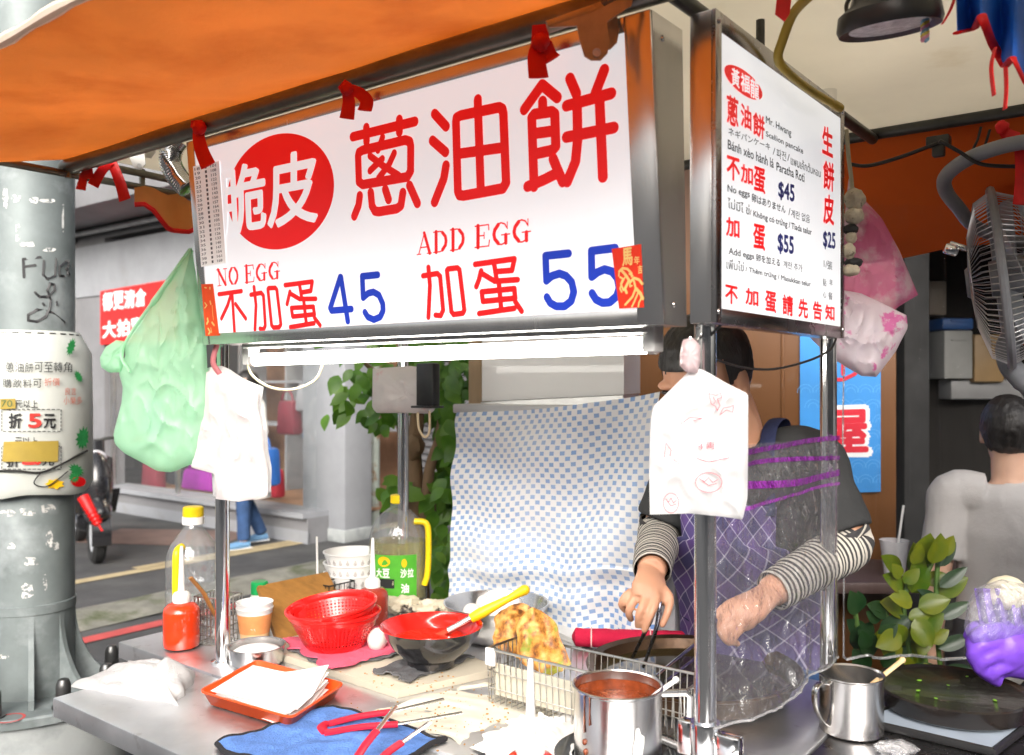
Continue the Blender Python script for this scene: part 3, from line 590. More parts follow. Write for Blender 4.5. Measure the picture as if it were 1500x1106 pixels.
for s, a0, a1, z0, z1 in (('大', -.68, -.45, .088, .112), ('豆', -.42, -.18, .088, .112), ('沙', .18, .38, .088, .112), ('拉', .42, .62, .088, .112), ('油', .2, .45, .045, .07)): b.text(s, [cp(a0, z1), cp(a1, z1), cp(a1, z0), cp(a0, z0)], .03)
obj('lettering', b, whitep, t)
b = MB(); b.text('Soybean Oil', [cp(-.66, .078, .0869), cp(-.05, .078, .0869), cp(-.05, .064, .0869), cp(-.66, .064, .0869)], .01); obj('lettering', b, M('cream_print', (.8, .75, .5), .5, 0, .05, 9, 0), t)
obj('label_band', lab(.058, .084, -.7, -.02, .0861, 10), black, t)
b = MB(); q = lambda a, z: cp(a, z, .0864)
b.add([q(-.38 + .22 * math.cos(k * math.pi / 12), .132 + .014 * math.sin(k * math.pi / 12)) for k in range(24)], [tuple(range(24))]); b.add([q(.3 + .09 * math.cos(k * math.pi / 12), .128 + .012 * math.sin(k * math.pi / 12)) for k in range(24)], [tuple(range(24))]); obj('label_badge', b, yelo, t)
# wire caddy with chopsticks
wire = M('galvanised_wire', (.5, .49, .46), .3, 1, .15, 30, .1, 90); wireb = M('black_wire', (.03, .03, .03), .4, .4, .2, 30, .1, 90)
def wirebox(name, label, cat, c, sx, sy, h, nx, ny, nz, rz, mat, r=.0014, rim=.0024, group=None):
    t = thing(name, label, cat, c, group); Rm = rotm(0, 0, rz); b = MB(); Q = lambda x, y, z: Vector(c) + Rm @ Vector((x * sx / 2, y * sy / 2, z * h))
    for k in range(nx + 1):
        x = -1 + 2 * k / nx; b.tube([Q(x, -1, 1), Q(x, -1, 0), Q(x, 1, 0), Q(x, 1, 1)], r, 5)
    for k in range(1, ny):
        y = -1 + 2 * k / ny; b.tube([Q(-1, y, 1), Q(-1, y, 0), Q(1, y, 0), Q(1, y, 1)], r, 5)
    for k in range(1, nz): b.tube([Q(-1, -1, k / nz), Q(1, -1, k / nz), Q(1, 1, k / nz), Q(-1, 1, k / nz)], r, 5, closed=True)
    obj('wires', b, mat, t); b = MB()
    for z in (0, 1): b.tube([Q(-1, -1, z), Q(1, -1, z), Q(1, 1, z), Q(-1, 1, z)], rim, 8, closed=True)
    obj('rim', b, mat, t); return t
cc = TP(320, 940); wirebox('wire_caddy', 'small steel wire caddy holding utensils against the left front post', 'wire caddy', cc, .085, .07, .115, 7, 6, 5, -20, wire)
woodm = M('dark_bamboo', (.30, .13, .035), .5, 0, .25, 20, .15, 80, stretch=(1, 1, .15)); woodl = M('pale_wood', (.72, .5, .27), .6, 0, .15, 20, .1, 80)
b = MB(); b.tube([cc + Vector((.02, 0, .01)), W(298, 868, 2.12), W(279, 846, 2.1)], [.006, .007, .0075], 8, flat=.5); tag(obj('spatula', b, woodm), 'brown bamboo stick leaning out of the wire caddy', 'spatula')
b = MB(); b.tube([cc + Vector((-.015, .01, .005)), W(322, 852, 2.2)], [.003, .0042], 6); tag(obj('chopstick', b, wire), 'thin steel stick standing in the wire caddy', 'chopstick')
# stacked paper cups
c = TP(373, 942); cupo = M('orange_cup_print', (.82, .33, .12), .5, 0, .12, 30, .02, 60); t = None
for k, (z, lab_) in enumerate(((0, 'lower orange and white paper cup of the two beside the left front post'), (.013, 'upper paper cup nested inside an orange and white paper cup'))):
    t = thing('paper_cup', lab_, 'paper cup', c + ZX * z, 'nested paper cups'); o_ = c + ZX * (z + .0002)
    b = MB(); b.lathe([(0, .004), (.0285, .004), (.0285, 0), (.031, 0), (.0355, .028)], o_, 32, m=1); b.lathe([(.0355, .028), (.0415, .074)], o_, 32, m=0); b.lathe([(.0415, .074), (.0432, .084), (.0445, .086), (.0445, .088), (.0425, .088), (.030, .008), (0, .007)], o_, 32, m=2)
    obj('cup', b, [cupo, M('peach_cup_print', (.85, .55, .3), .5, 0, .1, 30, 0), paper], t)
    b = MB(); f = lambda a, zz: o_ + Vector((math.sin(a), -math.cos(a), 0)) * (.0312 + (zz / .086) * .0124) + ZX * zz
    b.add([f(.15 + .26 * math.cos(q * .3927) * (1 + .2 * (q % 2)), .028 + .014 * math.sin(q * .3927) * (1 + .2 * (q % 2))) for q in range(16)], [tuple(range(16))]); b.add([f(.05 + q * .13, .004) for q in range(5)] + [f(.57 - q * .13, .012 + .004 * (q % 2)) for q in range(5)], [tuple(range(10))], 1)
    obj('print', b, [paper, glab], t)
# green capped bottle
c = TP(380, 918); t = thing('spice_bottle', 'small bottle with green cap standing behind the paper cups', 'bottle', c)
b = MB(); b.lathe([(0, 0), (.022, 0), (.024, .004), (.024, .075), (.019, .088), (.0, .09)], c, 24); obj('bottle', b, M('milky_plastic', (.6, .68, .58), .35, 0, .1, 30, 0), t); b = MB(); b.lathe([(0, .118), (.019, .118), (.0215, .115), (.0215, .086), (0, .086)], c, 24); obj('cap', b, M('green_plastic', (.01, .3, .08), .35, 0, .08, 20, 0), t)
# small steel bowl with white powder
c = TP(376, 972); t = thing('steel_bowl', 'small shallow steel bowl of white powder beside the orange tray', 'bowl', c)
b = MB(); b.lathe([(0, 0), (.05, 0), (.058, .006), (.062, .04), (.0645, .042), (.0645, .0435), (.0612, .0425), (.0565, .009), (.0, .005)], c, 40); obj('bowl', b, steel, t)
b = MB(); b.lathe([(.057, .012), (.0575, .026), (.045, .034), (.02, .040), (0, .041)], c, 36); obj('powder', b, M('flour', (.85, .85, .84), .9, 0, .03, 30, .4, 120), t)
# white terry towel
tw = M('white_terry', (.60, .60, .60), .95, 0, .08, 30, 1.0, 420, trn=.05)
A_, B_, C_, D_ = TP(104, 1003), TP(262, 1032), TP(285, 985), TP(190, 965)
def towel(i, j):
    p = lerp(lerp(A_, B_, i), lerp(D_, C_, i), j); e = (math.sin(math.pi * min(1, max(0, i))) ** .4) * (math.sin(math.pi * j) ** .5)
    rise = .012 + .036 * i ** 1.3
    fold = .009 * abs(math.sin(i * 5.5 + j * 6 + 1.2 * N3((i * 2, j * 2, 1)))) + .006 * N3((i * 3, j * 5, 0), 1.6) + .020 * max(0, math.sin(j * 9 - i * 4)) * i
    fold += .0016 * N3((p.x, p.y, 0), 190) + .004 * N3((i * 9, j * 9, 2), 1.2)
    q = p + Vector((N3((i * 2, j * 2, 5), 2) * .018, N3((i * 2, j * 2, 9), 2) * .018, 0)); q.z = TZ - .0035 + max(.0006, e * (rise + fold)); return q
b = MB(); b.sheet(towel, 130, 100); b.sheet(lambda i, j: (lambda p: Vector((p.x, p.y, TZ - .0036)))(towel(i, j)), 30, 20); tag(obj('towel', b, tw), 'crumpled white terry towel lying on the left end of the front shelf', 'towel')
# wooden board
bl, br_, tl = TP(407, 938), TP(514, 910), W(378, 858, 2.30); tr_ = tl + (br_ - bl) * .97
b = MB(); nn = (br_ - bl).cross(tl - bl).normalized(); b.prism([bl, br_, tr_, tl], nn * -.012); bw = M('brown_board', (.32, .15, .035), .5, 0, .22, 5, .15, 40, stretch=(1, 9, 9))
tag(obj('wooden_board', b, bw), 'small brown wooden board leaning upright behind the red colanders', 'board')
wirebox('wire_rack', 'small black wire rack standing behind the brown wooden board', 'wire rack', TP(490, 898), .06, .09, .085, 4, 5, 4, -38, wireb, .0013, .002)
# paper bowl stack
c = TP(516, 884); patt = M('bowl_print', (.2, .14, .13), .6, 0, .1, 9, 0)
for k in range(3):
    t = thing('paper_bowl', ('lowest of three nested white patterned paper bowls beside the oil jug', 'middle one of three nested white patterned paper bowls', 'top one of three nested white patterned paper bowls, open side up')[k], 'paper bowl', c + ZX * .03 * k, 'nested paper bowls')
    o_ = c + ZX * (.03 * k + .0004); b = MB(); b.lathe([(0, .004), (.05, .004), (.05, 0), (.054, 0), (.0795, .086), (.083, .088), (.083, .0905), (.078, .091), (.052, .008), (0, .006)], o_, 44); obj('bowl', b, paper, t)
    b = MB(); f = lambda a, z: o_ + Vector((math.sin(a), -math.cos(a), 0)) * (.0546 + z / .086 * .0255) + ZX * z
    for a0 in [x * .28 for x in range(-5, 6)]:
        for da, dz in ((0, .008), (0, -.008), (.05, 0), (-.05, 0), (0, 0), (.025, .004), (-.025, -.004), (.025, -.004), (-.025, .004)):
            b.stroke([f(a0 + da, .066 + dz), f(a0 + da + .012, .066 + dz)], .0022, Vector((math.sin(a0), -math.cos(a0), -.28)).normalized())
    obj('print', b, patt, t)
b = MB(); b.tube([TP(466, 898), W(464, 786, 2.5)], [.0035, .003], 6); tag(obj('chopstick', b, whitep), 'pale stick standing upright left of the patterned paper bowls', 'chopstick')
# crumpled packets by the rear post
pk = M('crumpled_packet', (.62, .55, .42), .45, 0, .2, 8, .4, 40, stain=((.04, .03, .025), 18, .56, .06))
for (x, y, r, s, lb_) in ((588, 897, .055, 1, 'crumpled cream packet with black print under the oil jug'), (640, 902, .06, 5, 'crumpled white packet with brown marks between the oil jug and the mixing bowl')):
    b = MB(); b.ell(TP(x, y) + ZX * .018, (r, r * .7, .027), nu=40, nv=24, disp=lambda p: .35 * N3(p, 2.2, s) + .2 * N3(p, 6, s)); 
    for v in b.v: v.z = max(v.z, TZ + .0005)
    tag(obj('crumpled_packet', b, pk), lb_, 'packet')
# cutting board, cloths
cbm = M('worn_cutting_board', (.60, .54, .43), .6, 0, .08, 6, .1, 60, stain=((.35, .26, .15), 16, .68, .08))
q = [TP(412, 958, BZ), TP(582, 1012, BZ), TP(735, 978, BZ), TP(590, 925, BZ)]; b = MB(); b.prism([p for p in q], (0, 0, -.0155)); tag(obj('cutting_board', b, cbm), 'worn beige cutting board under the pink cloth and the sauce bowl', 'cutting board')
def cloth(name, label, q, z, mat, wav=.003, n=40, seed=0, th=.003, edge=.006, cat='cloth', rimw=0):
    A, B, Cc, D = [TP(x, y, z) for x, y in q]
    def f(i, j):
        p = lerp(lerp(A, B, i), lerp(D, Cc, i), j); e = min(i, 1 - i, j, 1 - j)
        k = max(0, 1 - e * 8); p = p + Vector((N3((i * 5, j * 5, 1), 1.5, seed), N3((i * 5, j * 5, 7), 1.5, seed), 0)) * edge * k * 2
        p.z = z + th + .0006 + wav * max(-.12, N3((i * 3, j * 3, 0), 1.4, seed) + .6 * N3((i * 9, j * 7, 0), 1.2, seed) + .3); return p
    b = MB(); b.sheet(f, n, n, th); return tag(obj(name, b, mat), label, cat)
greyc = M('grey_cloth', (.12, .12, .125), .9, 0, .2, 20, .6, 200); pinkc = M('pink_cloth', (.72, .12, .2), .9, 0, .12, 14, .7, 220)
cloth('cloth', 'folded dark grey cloth showing under the pink cloth', [(420, 954), (560, 930), (590, 962), (480, 982)], BZ, greyc, .003, seed=3)
cloth('cloth', 'bright pink cloth under the two red colanders', [(408, 940), (560, 922), (592, 955), (486, 984)], BZ + .0055, pinkc, .004, seed=1, edge=.012)
cloth('cloth', 'dark grey cloth under the black and red sauce bowl', [(546, 988), (622, 955), (694, 966), (600, 1003)], BZ, greyc, .006, seed=8, edge=.008)
# colanders with real holes
def perf(name, col, nu, nv, v0, v1, hole=.55):
    m = M(name, col, .3, 0, .05, 10, 0, coat=.4); t = m.node_tree; out = [n for n in t.nodes if n.type == 'OUTPUT_MATERIAL'][0]; sh = out.inputs[0].links[0].from_socket
    uv = nd(t, 'ShaderNodeTexCoord'); sp = nd(t, 'ShaderNodeSeparateXYZ'); t.links.new(uv.outputs['UV'], sp.inputs[0])
    def mth(op, a, b=None):
        n = nd(t, 'ShaderNodeMath', operation=op)
        for i, x in enumerate((a, b)):
            if x is None: continue
            if isinstance(x, (int, float)): n.inputs[i].default_value = x
            else: t.links.new(x, n.inputs[i])
        return n.outputs[0]
    a = mth('LESS_THAN', mth('FRACT', mth('MULTIPLY', sp.outputs[0], nu)), hole); b_ = mth('LESS_THAN', mth('FRACT', mth('MULTIPLY', sp.outputs[1], nv)), hole)
    c_ = mth('MULTIPLY', mth('GREATER_THAN', sp.outputs[1], v0), mth('LESS_THAN', sp.outputs[1], v1)); k = mth('MULTIPLY', mth('MULTIPLY', a, b_), c_)
    tp = nd(t, 'ShaderNodeBsdfTransparent'); mx = nd(t, 'ShaderNodeMixShader'); t.links.new(k, mx.inputs[0]); t.links.new(sh, mx.inputs[1]); t.links.new(tp.outputs[0], mx.inputs[2]); t.links.new(mx.outputs[0], out.inputs[0]); return m
redp = perf('red_colander_plastic', (.72, .012, .01), 64, 130, .010, .064, .52); redpl = M('red_plastic', (.72, .012, .01), .3, 0, .05, 10, 0, coat=.4)
c = TP(491, 946, BZ + .012)
for k, (dz, tx_, ty_, lb_) in enumerate(((0, 0, 0, 'lower one of two nested round red plastic colanders on the pink cloth'), (.017, 4, -6, 'upper tilted one of two nested round red plastic colanders'))):
    o_ = c + ZX * dz; g_ = .94; t = thing('colander', lb_, 'colander', o_, 'nested red colanders'); Rm = rotm(tx_, ty_, 0); Q = lambda r, z: (r, z)
    b = MB(); b.lathe([(r * g_, z) for r, z in [(.0715, .004), (.078, .012), (.092, .038), (.101, .062), (.104, .068)]], o_, 84, Rm); obj('basket_wall', b, redp, t)
    b = MB(); b.lathe([(r * g_, z) for r, z in [(0, .002), (.070, .002), (.0718, .004), (.070, .0055), (0, .0045)]], o_, 48, Rm); obj('base', b, redpl, t)
    b = MB(); b.lathe([(r * g_, z) for r, z in [(.1035, .066), (.1055, .066), (.107, .074), (.1115, .077), (.112, .081), (.107, .083), (.1035, .078), (.1035, .066)]], o_, 64, Rm); obj('rim', b, redpl, t)
# loose egg
eggm = M('eggshell', (.82, .76, .70), .5, 0, .03, 30, .1, 200)
def egg(p, label, group, rz=0, tilt=70):
    b = MB(); b.ell(Vector(p) + ZX * .0232, (.0232, .0232, .0295), rotm(tilt, 0, rz), 28, 18, disp=lambda q: -.10 * max(0, q.z) * (1 - q.z * q.z * .3)); return tag(obj('egg', b, eggm), label, 'egg', group)
egg(TP(553, 951, BZ + .01), 'single white egg on the pink cloth between colander and sauce bowl', None, 30, 25)
# sauce bowl and brush
c = TP(632, 972, BZ + .009); t = thing('sauce_bowl', 'black outside and red inside lacquer bowl of red sauce on the grey cloth', 'bowl', c)
lac = M('black_lacquer', (.012, .012, .014), .12, 0, .2, 20, .02, 30, coat=.5, stain=((.05, .04, .035), 9, .6, .1)); lacr = M('red_lacquer', (.5, .012, .008), .15, 0, .1, 12, .02, 30, coat=.5)
b = MB(); b.lathe([(0, .006), (.046, .006), (.048, 0), (.052, 0), (.052, .012), (.062, .018), (.085, .040), (.103, .066), (.110, .082), (.1118, .0835)], c, 60); obj('bowl', b, lac, t)
b = MB(); b.lathe([(.1118, .0835), (.1105, .0848), (.108, .083), (.100, .066), (.082, .044), (.06, .024), (0, .018)], c, 60); obj('inner_lacquer', b, lacr, t)
b = MB(); b.lathe([(0, .0535), (.05, .0535), (.0885, .0530)], c, 48); 
for v in b.v: v.z += .0008 * N3(v, 60)
obj('sauce', b, M('wet_red_sauce', (.55, .02, .006), .06, 0, .25, 40, .25, 60, coat=.8), t)
pa, pb_ = W(690, 906, 1.985), W(769, 864, 1.99); d = (pb_ - pa).normalized(); e = pa - d * .095
t = thing('brush', 'basting brush with yellow handle resting in the sauce bowl', 'brush', e); b = MB(); b.tube(crv([pa, lerp(pa, pb_, .3), lerp(pa, pb_, .7), pb_]), [.0105 + .002 * math.sin(k * .3) for k in range(25)], 14); b.ell(pb_, (.011, .011, .011)); obj('handle', b, yelo, t)
b = MB(); b.tube([pa + d * .003, lerp(pa, e, .35), lerp(pa, e, .6)], [.0085, .007, .008], 12); obj('ferrule', b, steel, t); b = MB(); b.tube([lerp(pa, e, .6), e], [.008, .014], 10, flat=.6); obj('bristles', b, M('sauce_bristles', (.45, .05, .02), .5, 0, .3, 60, .4, 90), t)
# steel mixing bowl of eggs
c = TP(727, 935); t = thing('mixing_bowl', 'wide steel mixing bowl of eggs behind the sauce bowl', 'bowl', c)
b = MB(); b.lathe([(0, 0), (.07, 0), (.09, .008), (.112, .035), (.121, .075), (.128, .088), (.131, .089), (.131, .091), (.127, .090), (.1195, .075), (.11, .036), (.088, .010), (0, .003)], c, 60); obj('bowl', b, steel, t)
for k, (x, y, dz) in enumerate(((-.06, -.02, .045), (-.02, .0, .05), (.015, -.03, .047), (.04, .03, .05), (-.03, .05, .048), (.06, -.02, .046), (0, .02, .064))): egg(c + Vector((x, y, dz)), 'white egg among others inside the steel mixing bowl', 'eggs in the mixing bowl', k * 50, 70)
for k, (x, y, dz) in enumerate(((-.05, .01, .01), (.0, -.01, .01), (.045, .005, .01), (.01, .045, .012), (-.03, -.045, .012))): egg(c + Vector((x, y, dz)), 'white egg among others inside the steel mixing bowl', 'eggs in the mixing bowl', k * 37, 60)
# white tray, red roll
b = MB(); q = [TP(786, 918), TP(880, 894), TP(945, 912), TP(850, 950)]; b.prism([p + ZX * .014 for p in q], (0, 0, -.0135)); tag(obj('tray', b, whitep), 'plain white tray lying behind the wire basket and pancakes', 'tray')
redt = M('red_towelling', (.55, .008, .05), .9, 0, .12, 12, .6, 220)
a_, b__ = TP(838, 948), TP(1060, 955); b = MB(); d = (b__ - a_).normalized(); ns = 40
b.tube([lerp(a_, b__, k / ns) + ZX * (.024 + .0012 * N3((k * .4, 0, 0))) for k in range(ns + 1)], [.006 if k == 0 else .024 + .0015 * N3((k * .5, 3, 0)) for k in range(ns + 1)], 20, flat=.9)
t = thing('rolled_towel', 'rolled red towel with thin white stripes lying along the far edge of the worktop', 'towel', (a_ + b__) / 2); obj('towel', b, redt, t)
b = MB()
for k in (.13, .52): p = lerp(a_, b__, k) + ZX * .024; b.lathe([(.0252, -.0015), (.0258, 0), (.0252, .0015)], p, 24, frame(d))
obj('stripe', b, M('pale_stripe', (.8, .5, .5), .9, 0, .1, 9, .3, 90), t)
# oil pan and draining basket
c = C(-.36, .67, -.88); t = thing('frying_pan', 'large round dark frying pan of oil on a burner behind the wire basket', 'pan', c)
seas = M('seasoned_iron', (.09, .05, .025), .35, .6, .35, 12, .15, 60, stain=((.02, .015, .01), 8, .5, .2)); oilb = M('dark_frying_oil', (.035, .028, .01), .06, 0, .3, 6, .05, 14, coat=.6)
b = MB(); b.lathe([(0, 0), (.17, 0), (.19, .01), (.206, .045), (.218, .05), (.219, .053), (.216, .055), (.202, .05), (.186, .014), (0, .006)], c, 64); obj('pan', b, seas, t)
b = MB(); b.lathe([(0, .030), (.10, .030), (.193, .030)], c, 64); obj('oil', b, oilb, t)
pcm = None
def pancake_mat(name, g):
    m, t_, out = base_nodes(name); p = nd(t_, 'ShaderNodeBsdfPrincipled', Roughness=.42); n = noise_node(t_, 42, 7); r_ = ramp(t_, n.outputs[0], [(.33, (.66, .42, .13)), (.47, (.52, .26, .05)), (.56, (.30, .11, .018)), (.64, (.09, .03, .008))])
    n2 = noise_node(t_, 26, 5); a = ramp(t_, n2.outputs[0], [(.62 - g, (0, 0, 0)), (.70 - g, (1, 1, 1))]); mx = nd(t_, 'ShaderNodeMix', data_type='RGBA'); t_.links.new(a.outputs[0], mx.inputs[0]); t_.links.new(r_.outputs[0], mx.inputs[6]); mx.inputs[7].default_value = (.24, .26, .03, 1)
    t_.links.new(mx.outputs[2], p.inputs['Base Color']); nb = noise_node(t_, 45, 6); bm_ = nd(t_, 'ShaderNodeBump', Strength=.7, Distance=.006); t_.links.new(nb.outputs[0], bm_.inputs['Height']); t_.links.new(bm_.outputs[0], p.inputs['Normal']); t_.links.new(p.outputs[0], out.inputs[0]); return m
def pancake(q, d, label, mat, seed, bulge=.012):
    A, B, Cc, D = [W(x, y, dd) for (x, y), dd in zip(q, d)]; nn = (B - A).cross(D - A).normalized()
    def f(s):
        def g_(i, j):
            a = i * 2 * math.pi; r = j; x = .5 + .5 * r * math.cos(a) * (1 + .12 * math.cos(4 * a) * -1) * (1 + .07 * N3((math.cos(a) * 2, math.sin(a) * 2, seed), 2)); y = .5 + .5 * r * math.sin(a) * (1 + .07 * N3((math.cos(a) * 2, math.sin(a) * 2, seed + 4), 2))
            p = lerp(lerp(A, B, x), lerp(D, Cc, x), y); k = (1 - r ** 4); return p + nn * (s * bulge * k * (.55 + .4 * N3((x * 4, y * 4, seed), 1.3)) + .011 * N3((x * 3, y * 3, seed), 1.2) + .006 * math.sin(x * 9 + y * 4))
        return g_
    b = MB(); b.sheet(f(1), 64, 14); b.sheet(f(-1), 64, 14); return tag(obj('pancake', b, mat, ang=80), label, 'pancake', 'cooked pancakes')
pancake([(722, 884), (800, 884), (826, 975), (716, 960)], [1.90, 1.88, 1.80, 1.82], 'golden fried pancake standing behind the greener one in the basket', pancake_mat('fried_pancake', -.02), 2)
pancake([(752, 896), (806, 888), (850, 992), (756, 984)], [1.80, 1.79, 1.74, 1.75], 'folded pancake with green scallion leaning in front in the wire basket', pancake_mat('scallion_pancake', .075), 6)
c = C(-.385, .29, -.868); nx = 30
t = thing('wire_basket', 'long steel wire draining basket holding pancakes in front of the frying pan', 'wire basket', c); b = MB(); hb = .145; u0, u1, v0, v1 = -.745, -.165, .215, .365
Q = lambda a, e, h: C(lerp(u0, u1, a), lerp(v0, v1, e), -.868 + h)
for k in range(nx + 1): b.tube([Q(k / nx, 0, hb), Q(k / nx, .06, .0), Q(k / nx, .94, .0), Q(k / nx, 1, hb)], .0012, 5)
for h in (.04, .085): b.tube([Q(0, .02, h), Q(1, .02, h), Q(1, .98, h), Q(0, .98, h)], .0012, 5, closed=True)
for e in (.3, .6): b.tube([Q(0, e, hb), Q(0, e, 0), Q(1, e, 0), Q(1, e, hb)], .0012, 5)
for k in range(1, 8): b.tube([Q(1, k / 8, hb), Q(1, k / 8, 0)], .0012, 5); b.tube([Q(0, k / 8, hb), Q(0, k / 8, 0)], .0012, 5)
obj('wires', b, wire, t)
rim_ = [Q(0, 0, hb), Q(.97, 0, hb), Q(1, .15, hb), Q(1.0, .85, hb), Q(.97, 1, hb), Q(0, 1, hb)]; b = MB(); b.tube(rim_, .0028, 8, closed=True); obj('rim', b, wire, t)
b = MB()
for k in (.02, .72): b.box(Q(k, 0, hb - .02), (.022, .008, .034), CARTR, .002)
obj('hook', b, whitep, t)
b = MB(); b.prism([Q(.03, .1, .02), Q(.50, .1, .02), Q(.50, .1, .105), Q(.03, .1, .105)], VX * .003); obj('drip_plate', b, M('oily_plate', (.62, .58, .47), .4, 0, .06, 8, .03, 30, stain=((.45, .35, .2), 14, .62, .1)), t)
# long chrome tong handles leaning over the pan
b = MB()
for (x0, y0, x1, y1) in ((962, 990, 1020, 942), (975, 998, 1024, 960)): b.tube([W(x0, y0, 1.80), W(x1, y1, 1.93)], .0035, 8)
tag(obj('tongs', b, chrome), 'slim steel tongs resting across the right end of the wire basket', 'tongs')
# steel pot of sauce, its black plate, a spoon
c = TP(905, 1122) + ZX * .012; t = thing('steel_pot', 'small steel pot of chilli sauce with drips down its side on a black plate', 'pot', c)
b = MB(); b.lathe([(0, 0), (.068, 0), (.072, .004), (.0725, .118), (.0755, .121), (.0755, .1235), (.073, .1245), (.0705, .122), (.0700, .008), (0, .005)], c, 60); obj('pot', b, steel, t)
chil = M('chilli_sauce', (.22, .045, .012), .25, 0, .5, 40, .5, 120, coat=.4, stain=((.62, .22, .1), 30, .55, .15))
b = MB(); b.lathe([(0, .088), (.03, .088), (.0695, .091)], c, 40); b.lathe([(.0697, .091), (.0698, .108)], c, 60)
for v in b.v: v.z += .004 * max(0, N3(v, 45)) if v.z > c.z + .1 else .0015 * N3(v, 60)
obj('sauce', b, chil, t)
b = MB(); f = lambda a, z, r=.0731: c + Vector((math.sin(a), -math.cos(a), 0)) * r + ZX * z
for a in (-.95, -.78): b.tube([f(a, .120), f(a, .095), f(a, .06 if a < -.8 else .075)], [.0028, .0016, .0035], 6, flat=.4)
for a, z in ((-.93, .045), (-.9, .03)): b.ell(f(a, z), (.004, .004, .005))
obj('sauce_drip', b, chil, t)
b = MB(); b.add([f(.35 + .13 * math.cos(k * .5236) * (1 + .25 * math.sin(k * 2.1)), .05 + .025 * math.sin(k * .5236) * (1 + .25 * math.cos(k * 1.7)), .0733) for k in range(12)], [tuple(range(12))]); obj('worn_label', b, paper, t)
hx = UX * .6 + VX * .55; hx.normalize(); hx = Vector((.95, .1, 0)).normalized(); b = MB(); b.tube([c + hx * .070 + ZX * .105, c + hx * .115 + ZX * .105, c + hx * .122 + ZX * .098, c + hx * .118 + ZX * .02, c + hx * .112 + ZX * .012, c + hx * .07 + ZX * .03], .0042, 8, flat=1.6); obj('handle', b, steel, t)
b = MB(); b.tube(crv([W(938, 1035, 1.45), W(962, 1016, 1.46), W(992, 995, 1.47)]), [.0055] * 8 + [.0065] * 8 + [.007], 8, flat=.4); b.ell(W(990, 996, 1.47), (.006, .004, .006)); tag(obj('spoon', b, whitep), 'white plastic spoon handle sticking out of the steel pot', 'spoon')
c = TP(912, 1122); b = MB(); b.lathe([(0, 0), (.075, 0), (.082, .004), (.105, .012), (.112, .02), (.113, .022), (.11, .022), (.08, .008), (0, .006)], c, 56); tag(obj('plate', b, M('black_enamel', (.015, .017, .018), .15, 0, .2, 20, .03, 40, coat=.4)), 'black plate with raised rim under the steel sauce pot', 'plate')
# papers, tray, mat, tongs in the foreground
FZ = TZ - .003
gpap = M('greaseproof_paper', (.78, .74, .62), .6, 0, .05, 7, .15, 40, stain=((.62, .47, .25), 9, .62, .2), trn=.15)
cloth('paper_sheet', 'large sheet of stained greaseproof paper under the wire basket', [(520, 1052), (705, 1003), (905, 1010), (850, 1140)], FZ, gpap, .006, 50, 4, .0008, .01, 'paper sheet')
cloth('paper_sheet', 'crumpled white paper at the lower edge in front of the pot', [(690, 1098), (760, 1058), (850, 1050), (830, 1150)], FZ + .008, paper, .012, 40, 12, .0008, .012, 'paper sheet')
bluet = M('blue_terry', (.10, .22, .56), .95, 0, .22, 40, 1.0, 240)
A_, B_, C_, D_ = [TP(x, y, FZ) for x, y in ((318, 1096), (488, 1040), (652, 1090), (470, 1172))]
def mat_f(i, j, ex=0.0, dz=0.0):
    i2 = .5 + (i - .5) * (1 + ex); j2 = .5 + (j - .5) * (1 + ex); p = lerp(lerp(A_, B_, i2), lerp(D_, C_, i2), j2); p = p + Vector((N3((i * 3, j * 3, 2)), N3((i * 3, j * 3, 6)), 0)) * .012
    p.z = FZ + .005 + .007 * max(-.1, N3((i * 3, j * 3, 0), 1.5) + .5 * N3((i * 8, j * 8, 0)) + .35) + dz; return p
t = thing('drying_mat', 'blue towelling mat with a black bound edge in front of the orange tray', 'mat', (A_ + C_) / 2); b = MB(); b.sheet(mat_f, 60, 60, .003); obj('towelling', b, bluet, t)
ring = [mat_f(k / 30, 0) for k in range(30)] + [mat_f(1, k / 30) for k in range(30)] + [mat_f(1 - k / 30, 1) for k in range(30)] + [mat_f(0, 1 - k / 30) for k in range(30)]; b = MB(); b.tube(ring, .0052, 8, closed=True); obj('binding', b, M('black_binding', (.015, .015, .018), .8, 0, .2, 20, .3, 90), t)
orp = M('orange_red_plastic', (.75, .085, .012), .35, 0, .06, 12, .03, 40, coat=.2)
q = [TP(290, 1012, FZ + .03), TP(428, 1052, FZ + .03), TP(506, 1001, FZ + .03), TP(376, 966, FZ + .03)]; cen = sum(q, Vector()) / 4
def rr(k, z, s):                      # rounded outline of the tray
    pts = []
    for i in range(4):
        p = q[i]; a = q[i - 1]; e = q[(i + 1) % 4]
        for u in range(7): w = u / 6; s0 = p + (a - p).normalized() * .02; s1 = p + (e - p).normalized() * .02; pts.append(lerp(lerp(s0, p, w), lerp(p, s1, w), w))
    return [Vector((cen.x + (p.x - cen.x) * s, cen.y + (p.y - cen.y) * s, z)) for p in pts]
t = thing('orange_tray', 'shallow orange red plastic tray holding white paper bags', 'tray', Vector((cen.x, cen.y, FZ))); lv_ = [(FZ + .001, .0), (FZ + .001, .84), (FZ + .004, .88), (FZ + .026, .97), (FZ + .028, 1.0), (FZ + .031, 1.0), (FZ + .031, .97), (FZ + .008, .86), (FZ + .006, .0)]
b = MB(); n = 28; vs = [p for z, s in lv_ for p in rr(0, z, max(s, .001))]; fs = [(r * n + k, r * n + (k + 1) % n, (r + 1) * n + (k + 1) % n, (r + 1) * n + k) for r in range(len(lv_) - 1) for k in range(n)]; b.add(vs, fs); obj('tray', b, orp, t)
bagp = M('printed_paper_bag', (.84, .82, .80), .6, 0, .03, 8, .2, 30, stain=((.72, .25, .25), 24, .66, .04))
